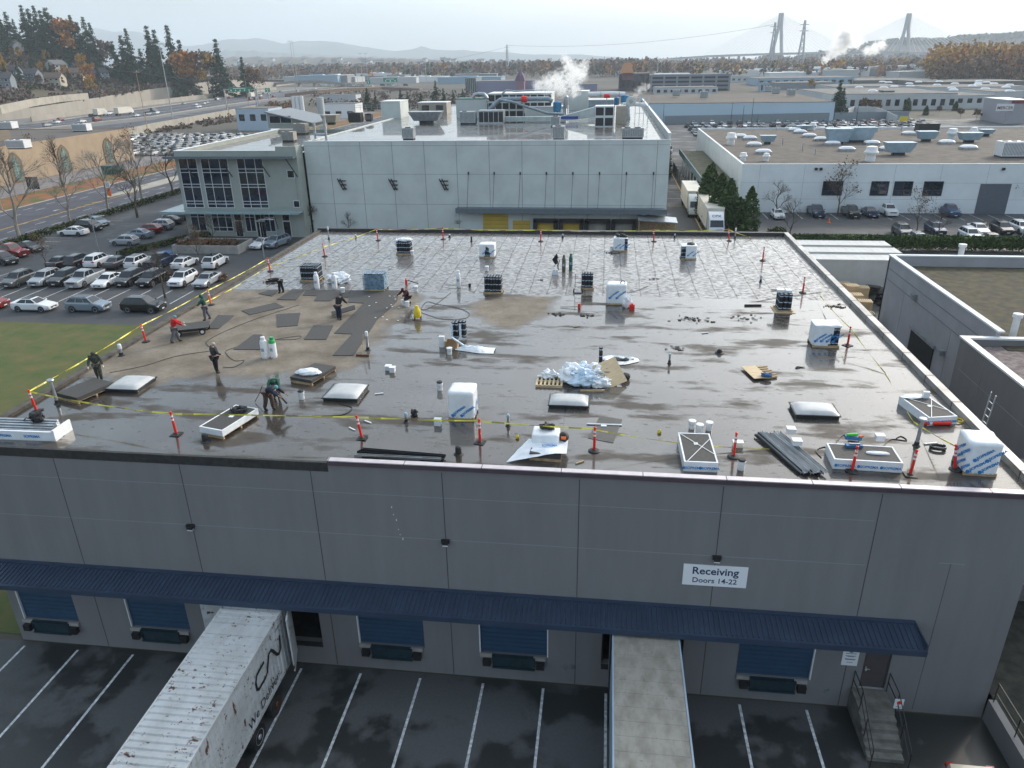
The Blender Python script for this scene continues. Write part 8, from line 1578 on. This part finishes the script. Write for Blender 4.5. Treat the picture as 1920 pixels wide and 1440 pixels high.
for k in range(150):
    x = vr.uniform(0,480); y = vr.uniform(100,170) if x < 250 else vr.uniform(108,150)+0; p = on_hill(x,y)
    if p is None: continue
    k2 = vr.random(); r_ = (FIR[2],18) if k2 < .3 else (AUT[3],11) if k2 < .5 else (AUT[2],12) if k2 < .75 else (AUT[1],15)
    plant(r_[0],p,{0: 'dark evergreen filling the slope between the houses',1: 'leafless or brown tree filling the slope between the houses'}[int(k2 >= .3)],vr.uniform(.5,.85),'slope trees')
def scrub(name,pts,n_,sz,m_,label,r_=1.5,per=26,kind='stuff',hf=1.0,flat=.7):
    """many small bushy crowns in one object; pts(i) gives the base point"""
    b = MB()
    for i in range(n_):
        p = pts(i)
        if p is None: continue
        R_ = r_*vr.uniform(.6,1.4)
        for k in range(per): a = Vector((vr.gauss(0,1),vr.gauss(0,1),abs(vr.gauss(0,1)))).normalized()*R_*vr.uniform(.5,1); leafq(b,(p.x+a.x,p.y+a.y,p.z+a.z*hf*(flat/.7)),sz*vr.uniform(.6,1.3),vr)
    return T(b.build(name,LF[m_] if isinstance(m_,str) else m_),label,'vegetation',kind=kind)
scrub('brush',lambda i: on_hill(vr.uniform(0,500),vr.uniform(105,200)),700,1.3,'dull','brown winter brush covering the hillside',3.5,16)
scrub('brush',lambda i: on_hill(vr.uniform(0,480),vr.uniform(105,175)),260,1.1,'hedge','dark green bushes between the hillside houses',3.2,18)
scrub('brush',lambda i: at(vr.uniform(235,560),0,0) if 0 else (lambda x: at(x,250-(x-235)*.14+vr.uniform(-4,8),0))(vr.uniform(235,480)),110,.5,'dull','brown weeds along the cream fence wall',1.6,22)
scrub('brush',lambda i: at(vr.uniform(505,560),vr.uniform(196,212),0),50,.7,'brown','orange brown bushes behind the silver silos',3.2,40)
scrub('brush',lambda i: at(vr.uniform(590,900),vr.uniform(176,205),0),160,.8,'dull','leafless brown bushes between the viaduct and the factory',4,26)
def wood(name,x0,x1,Y0,Y1,n_,hh,sz,m_,label,per=22,wf=.35):
    b = MB()
    for i in range(n_):
        Yv = vr.uniform(Y0,Y1); x = vr.uniform(x0,x1); p = atY(x,100,Yv); h = hh*vr.uniform(.7,1.15); zc = h*.55
        b.bar((p.x,Yv,0),(p.x,Yv,h*.6),h*.025)
        for k in range(per): a = Vector((vr.gauss(0,1),vr.gauss(0,1),vr.gauss(0,1))).normalized()*vr.uniform(.4,1); leafq(b,(p.x+a.x*h*wf,Yv+a.y*h*wf,zc+a.z*h*.45),sz*vr.uniform(.6,1.3),vr)
    return T(b.build(name,LF[m_]),label,'woodland',kind='stuff')
wood('woodland',1755,1990,790,1050,330,33,2.1,'gold','golden part of the autumn wood at the right edge',46); wood('woodland',1752,1990,760,1050,110,31,2.1,'autumn','orange part of the autumn wood at the right edge',46); wood('woodland',1752,1990,740,1000,260,26,2.0,'brown','bare grey trees mixed through the autumn wood',30)
for m_,n_,l_ in (('dull',420,'bare brown trees of the long river wood'),('brown',300,'brown leaved trees of the long river wood'),('autumn',60,'orange trees dotted through the river wood'),('fir',130,'dark evergreens dotted through the river wood')): wood('woodland',400,1230,1150,2300,n_,24,3.4,m_,l_,18,.45)
for m_,n_,l_ in (('gold',70,'golden poplars on the right hand flats'),('brown',160,'brown trees on the right hand flats'),('fir',60,'dark evergreens on the right hand flats'),('autumn',40,'orange trees on the right hand flats'),('dull',220,'bare trees below the bridge')): wood('woodland',1180,1780,950,2300,n_,20,2.8,m_,l_,18,.4)
wood('woodland',300,2000,2300,3100,700,26,6,'dull','far bare woodland across the horizon',10,.7)
for m_,k_ in (('dull',260),('fir',260)): b = MB(); [[leafq(b,(q.x+vr.gauss(0,12),q.y-vr.uniform(0,60),q.z+vr.uniform(-6,10)),9,vr) for _ in range(3)] for q in [atY(x,y,3600-140*vr.random()) for x,y in ((lambda x: (x,next((ya+(yb_-ya)*(x-xa)/(xb-xa) for (xa,ya),(xb,yb_) in zip(HR,HR[1:]) if xa <= x <= xb),70)+vr.random()**2*22))(vr.uniform(1490,2000)) for _ in range(k_*4))]]; T(b.build('woodland',LF[m_]),{'dull': 'bare woods','fir': 'dark conifers'}[m_]+' covering the right hand hill behind the bridge','woodland',kind='stuff')
for x,yb,yt,l_ in ((690,208,165,'broad dark conifer left of the stair tower'),(705,205,172,'second dark conifer left of the stair tower'),(752,196,164,'dark conifer behind the stair tower'),(765,195,172,'small conifer right behind the stair tower'),(790,196,170,'olive conifer behind the beige hut'),(818,195,155,'tallest dark conifer behind the beige hut'),(832,196,162,'dark conifer right of the tallest one behind the hut'),(850,192,170,'small conifer near the purple building'),(868,188,163,'spiky conifer before the dark glazed block'),(1566,225,150,'tall dark conifer at the right end of the white hall'),(1575,222,165,'second dark conifer right of the white hall'),(1475,165,148,'dark conifer in the gap behind the white hall roof'),(1595,160,147,'small dark round conifer on the grey roofs skyline'),(1340,172,158,'dark conifer before the parking deck')):
    p = at(x,yb,0); q = atY(x,yt,p.y); plant(FIR[vr.randrange(3)],p,l_,(q.z/20*1.25,q.z/20*1.25,q.z/20))
for x,yb,yt,l_ in ((1683,205,182,'dark round tree left of the office canopy'),(1700,208,184,'dark round tree right of the screen tower'),(1735,216,198,'round green tree in front of the office'),(1790,208,190,'dark tree before the blue window band'),(1850,218,196,'dark tree near the grey shop'),(1870,226,205,'second dark tree near the grey shop')):
    p = at(x,yb,0); q = atY(x,yt,p.y); s_ = q.z/6; plant(CED[0],p,l_,(s_*1.5,s_*1.5,s_))
for x,yb,yt,k,l_ in ((1620,212,180,2,'brown bare tree before the arched office front'),(1640,214,184,2,'second brown tree before the arched office front'),(1760,214,196,2,'brown tree in the office car park'),(1800,222,200,2,'brown tree behind the yellow sign'),(1830,226,202,2,'brown tree left of the shop'),(1520,172,152,1,'golden tree behind the white hall')): p = at(x,yb,0); q = atY(x,yt,p.y); plant(AUT[k],p,l_,q.z/12)
# columnar cedars by the trucks, the hedge behind them and other hedges
for x,yb,yt,l_,w_ in ((1322,408,320,'farthest tall cedar behind the near truck',1.3),(1345,428,335,'middle tall cedar beside the near truck',1.5),(1362,436,345,'dense cedar right of the near truck',1.3),(1330,380,312,'cedar behind the fence at the walkway',1.2),(1401,440,358,'separate pointed cedar near the lot entrance',1.1),(1382,430,375,'low bushy cedar between the tall ones',1.2)):
    p = at(x,yb,0); q = atY(x,yt,p.y); s_ = q.z/6.; plant(CED[1],p,l_,(w_,w_,s_*.92))
for k in range(26): plant(CED[k % 2],(12.0+vr.uniform(-.3,.3),176+k*5.4,0),'tall clipped cedar in the long row beside the factory side wall',(1.7,2.3,1.25*vr.uniform(.9,1.15)),'cedar row beside the factory')
def hedge(x0,y0,x1,y1,w_,h_,label,m_='hedge',dn=60):
    L_ = math.hypot(x1-x0,y1-y0); n_ = int(L_*dn); b = MB(); dx,dy = (x1-x0)/L_,(y1-y0)/L_
    for k in range(n_): s_ = vr.uniform(0,L_); c = vr.uniform(-.5,.5)*w_; z = h_*(1-abs(c/w_*1.6)**3)*vr.uniform(.3,1.05); leafq(b,(x0+dx*s_-dy*c,y0+dy*s_+dx*c,z),vr.uniform(.12,.26),vr)
    return T(b.build('hedge',LF[m_]),label,'hedge')
hedge(-90.2,90,-90.2,190,1.6,1.0,'long low hedge between the road and the office lot'); hedge(26,107.2,80,107.2,2.2,2.0,'green hedge behind the mossy gravel roof','cedar',420)
hedge(-72.5,86,-47,86,1.8,.8,'low brown shrubs between the two rows of parked cars','brown',80); hedge(-69,97.5,-62.5,112,1.6,.8,'green shrubs beside the angled side row','hedge',120)
t = thing('planter','raised concrete planter with shrubs before the office doors','planter',(-57,101.5,0)); MB().box((-5,-2,0),(5,-1.8,1.2)).box((-5,-1.8,0),(-4.8,3,1.2)).box((4.8,-1.8,0),(5,3,1.2)).box((-4.8,2.8,0),(4.8,3,1.2)).build('wall',G['conc'],t); MB().box((-4.8,-1.8,.9),(4.8,2.8,1.05)).build('soil',mat('dark_soil',(.03,.032,.026),.95),t)
hedge(-61.5,100.5,-52.5,100.5,1.8,1.9,'reddish green shrubs growing in the concrete planter','brown',160)
BPX = (((38,452),260,1,'pale trunked bare tree at the left end of the road hedge'),((133,423),290,1,'pale trunked bare tree second along the road hedge'),((205,402),268,1,'pale trunked bare tree third along the road hedge'),((268,380),245,1,'pale trunked bare tree fourth along the road hedge'),((325,366),262,0,'dark bare tree near the office corner'),((258,408),290,0,'bare tree behind the parked side row'),((310,558),455,0,'bare multi stem tree between the two rows of cars'),((88,500),440,2,'reddish bare sapling left in the planted strip'),((375,492),425,2,'bare tree left of the concrete planter'),((368,470),415,0,'bare sapling in front of the office door'),((400,460),400,0,'thin bare stems before the office windows'),((452,455),410,2,'bare tree in the concrete planter'),((583,440),378,0,'bare tree at the joint of office and factory'),((655,440),395,0,'small bare tree against the factory wall'),((868,440),390,0,'small bare tree left of the yellow door'),
 ((1455,408),335,0,'bare spreading tree before the white wall left of the windows'),((1570,405),305,2,'tallest tree with brown leaves before the windows'),((1480,446),370,0,'nearer bare tree with forked trunk in the right lot'),((1718,438),358,2,'round brown leaved tree in the middle of the right lot'),((1758,445),385,0,'dark bare tree beside the navy car'),((1925,400),310,2,'brown tree cut by the right edge'),((75,325),255,2,'reddish bare tree before the tan hall, left'),((118,350),250,0,'dark bare tree before the tan hall, middle'),((225,325),250,0,'bare tree before the tan hall, right'),((248,310),240,2,'brown tree at the right end of the tan hall'),((20,350),270,0,'bare tree before the leftmost pointed window'),((285,305),248,0,'bare tree beyond the tan hall by the dense lot'))
for (x,yb),yt,k,l_ in BPX: p = at(x,yb,0); q = atY(x,yt,p.y); plant(BAR[k],p,l_,q.z/(9,10,8)[k]*1.12)
b = MB(); [leafq(b,(vr.uniform(-34,-29.6),vr.uniform(14,23.6),.03),.1,vr) for _ in range(900)]; T(b.build('grass_tufts',LF['hedge']),'rough grass at the corner of the loading yard','grass',kind='stuff')
for (x,y),l_ in (((1452,440),'small round shrub beside the trailer roofs'),((60,452),'dark shrub at the left end of the hedge')): scrub('shrub',lambda i: at(x,y,0)+Vector((vr.gauss(0,.5),vr.gauss(0,.5),.2)),10,.18,'hedge',l_,.8,60,None)
# small things beyond
t = thing('sign_post','white turn sign over an orange marker on the road median','sign',(-102.4,146,.14)); MB().cyl((0,0,0),(0,0,3),.06).build('pole',G['galv'],t); MB().box((-.5,-.08,1.9),(.5,-.02,3.1)).build('panel',G['white'],t); MB().box((-.4,-.09,.2),(.4,-.03,1.8)).build('marker',G['orange'],t); MB().text('U',.8,XZ(0,-.085,2.2)).build('turn_symbol',G['black'],t)
for px,c,l_,nm in (((1692,236),'yel','yellow diamond sign near the right end of the gravel roof','road_sign'),((66,362),'white','dark panel with white edge on the verge','verge_sign')): p = at(*px); t = thing(nm,l_,'sign',tuple(p)); MB().cyl((0,0,0),(0,0,3.2),.08).build('post',G['galv'],t); MB().box((-1.4,-.05,.9 if c == 'white' else 1.6),(1.4,.05,3.4)).build('panel',G[c] if c == 'yel' else G['dark'],t)
t = thing('utility_box','green utility cabinet on the verge across the road','utility box',tuple(at(212,326))); MB().box((-2.2,-1,0),(2.2,1,1.9)).build('cabinet',G['teal'],t); MB().box((-2.3,-1.1,1.9),(2.3,1.1,2.05)).build('lid',G['teal'],t)
t = thing('traffic_cone','orange cone beside the tree island in the right hand lot','cone',tuple(at(1554,418))); MB().lathe((0,0,0),[(.3,0),(.3,.05),(.2,.06),(.05,.8)],10).build('cone',G['orange'],t)
for k,(px,l_) in enumerate((((366,425),'person'),((379,421),'person'))): pass
# ---------------------------------------------------------------- steam
def steam(label,puffs,Y,dens,seed):
    t = thing('steam_plume',label,'steam',(0,0,0)); m = bpy.data.materials.new('steam'); m.use_nodes = True; n,l = m.node_tree.nodes,m.node_tree.links; n.clear(); o_ = n.new('ShaderNodeOutputMaterial'); v = n.new('ShaderNodeVolumePrincipled'); v.inputs['Color'].default_value = (1,1,1,1); v.inputs['Anisotropy'].default_value = .75; l.new(v.outputs[0],o_.inputs['Volume'])
    tc_ = n.new('ShaderNodeTexCoord'); ln = n.new('ShaderNodeVectorMath'); ln.operation = 'LENGTH'; l.new(tc_.outputs['Object'],ln.inputs[0]); ge = n.new('ShaderNodeNewGeometry')
    nz = n.new('ShaderNodeTexNoise'); nz.inputs['Scale'].default_value = 260/Y; nz.inputs['Detail'].default_value = 5; nz.inputs['Roughness'].default_value = .62; l.new(ge.outputs['Position'],nz.inputs['Vector'])
    s1 = n.new('ShaderNodeMath'); s1.operation = 'MULTIPLY_ADD'; s1.inputs[1].default_value = 2.6; s1.inputs[2].default_value = -.55; l.new(nz.outputs[0],s1.inputs[0]); s2 = n.new('ShaderNodeMath'); s2.operation = 'SUBTRACT'; l.new(s1.outputs[0],s2.inputs[0]); l.new(ln.outputs['Value'],s2.inputs[1]); s3 = n.new('ShaderNodeMath'); s3.operation = 'MULTIPLY'; s3.use_clamp = False; s3.inputs[1].default_value = dens*2.2; l.new(s2.outputs[0],s3.inputs[0]); s4 = n.new('ShaderNodeMath'); s4.operation = 'MAXIMUM'; s4.inputs[1].default_value = 0; l.new(s3.outputs[0],s4.inputs[0]); l.new(s4.outputs[0],v.inputs['Density'])
    sp = MB().ell((0,0,0),(1,1,1),20,12)
    me0 = None
    for x,y,r in puffs:
        p = atY(x,y,Y+random.uniform(-1,1)*r*Y/1394*.3); R_ = r*Y/1394
        if me0 is None: o = sp.build('puff',m,t); me0 = o
        else: o = me0.copy(); COL.objects.link(o); o.parent = t
        o.location = p; o.scale = (R_,R_,R_)
steam('thick white steam plume rising from the middle of the factory roof plant',[(1075,178,10),(1078,165,17),(1070,150,20),(1078,136,22),(1066,124,17),(1060,112,13),(1045,150,22),(1028,158,21),(1010,162,15),(1052,165,20),(1090,140,18),(1096,122,13)],150,.75,1)
steam('small wisp of steam at the right end of the factory roof plant',[(1190,178,7),(1198,170,10),(1208,164,11),(1216,160,7)],148,.45,2)
steam('big white steam column rising from the distant flats before the bridge',[(1540,122,7),(1549,112,10),(1562,100,14),(1575,88,18),(1585,72,22),(1590,60,20),(1603,78,16),(1640,92,13),(1652,84,11),(1625,96,10)],1500,.16,3)
# ---------------------------------------------------------------- haze
hb = MB().box((-11800,-1500,-6),(11800,12500,480)).build('haze',[]); T(hb,'thin pale haze filling the air','haze',kind='stuff')
m = bpy.data.materials.new('haze'); m.use_nodes = True; n,l = m.node_tree.nodes,m.node_tree.links; n.clear(); o_ = n.new('ShaderNodeOutputMaterial'); v = n.new('ShaderNodeVolumePrincipled'); v.inputs['Color'].default_value = (.82,.92,1,1); v.inputs['Density'].default_value = .00015; v.inputs['Anisotropy'].default_value = .1; l.new(v.outputs[0],o_.inputs['Volume']); hb.data.materials.append(m)
# anything never placed is dropped
for o in [o for o in COL.objects if o.parent is None and o.location.z < -45 and o.type == 'EMPTY']:
    for c in kids(o):
        for g_ in kids(c): bpy.data.objects.remove(g_)
        bpy.data.objects.remove(c)
    bpy.data.objects.remove(o)
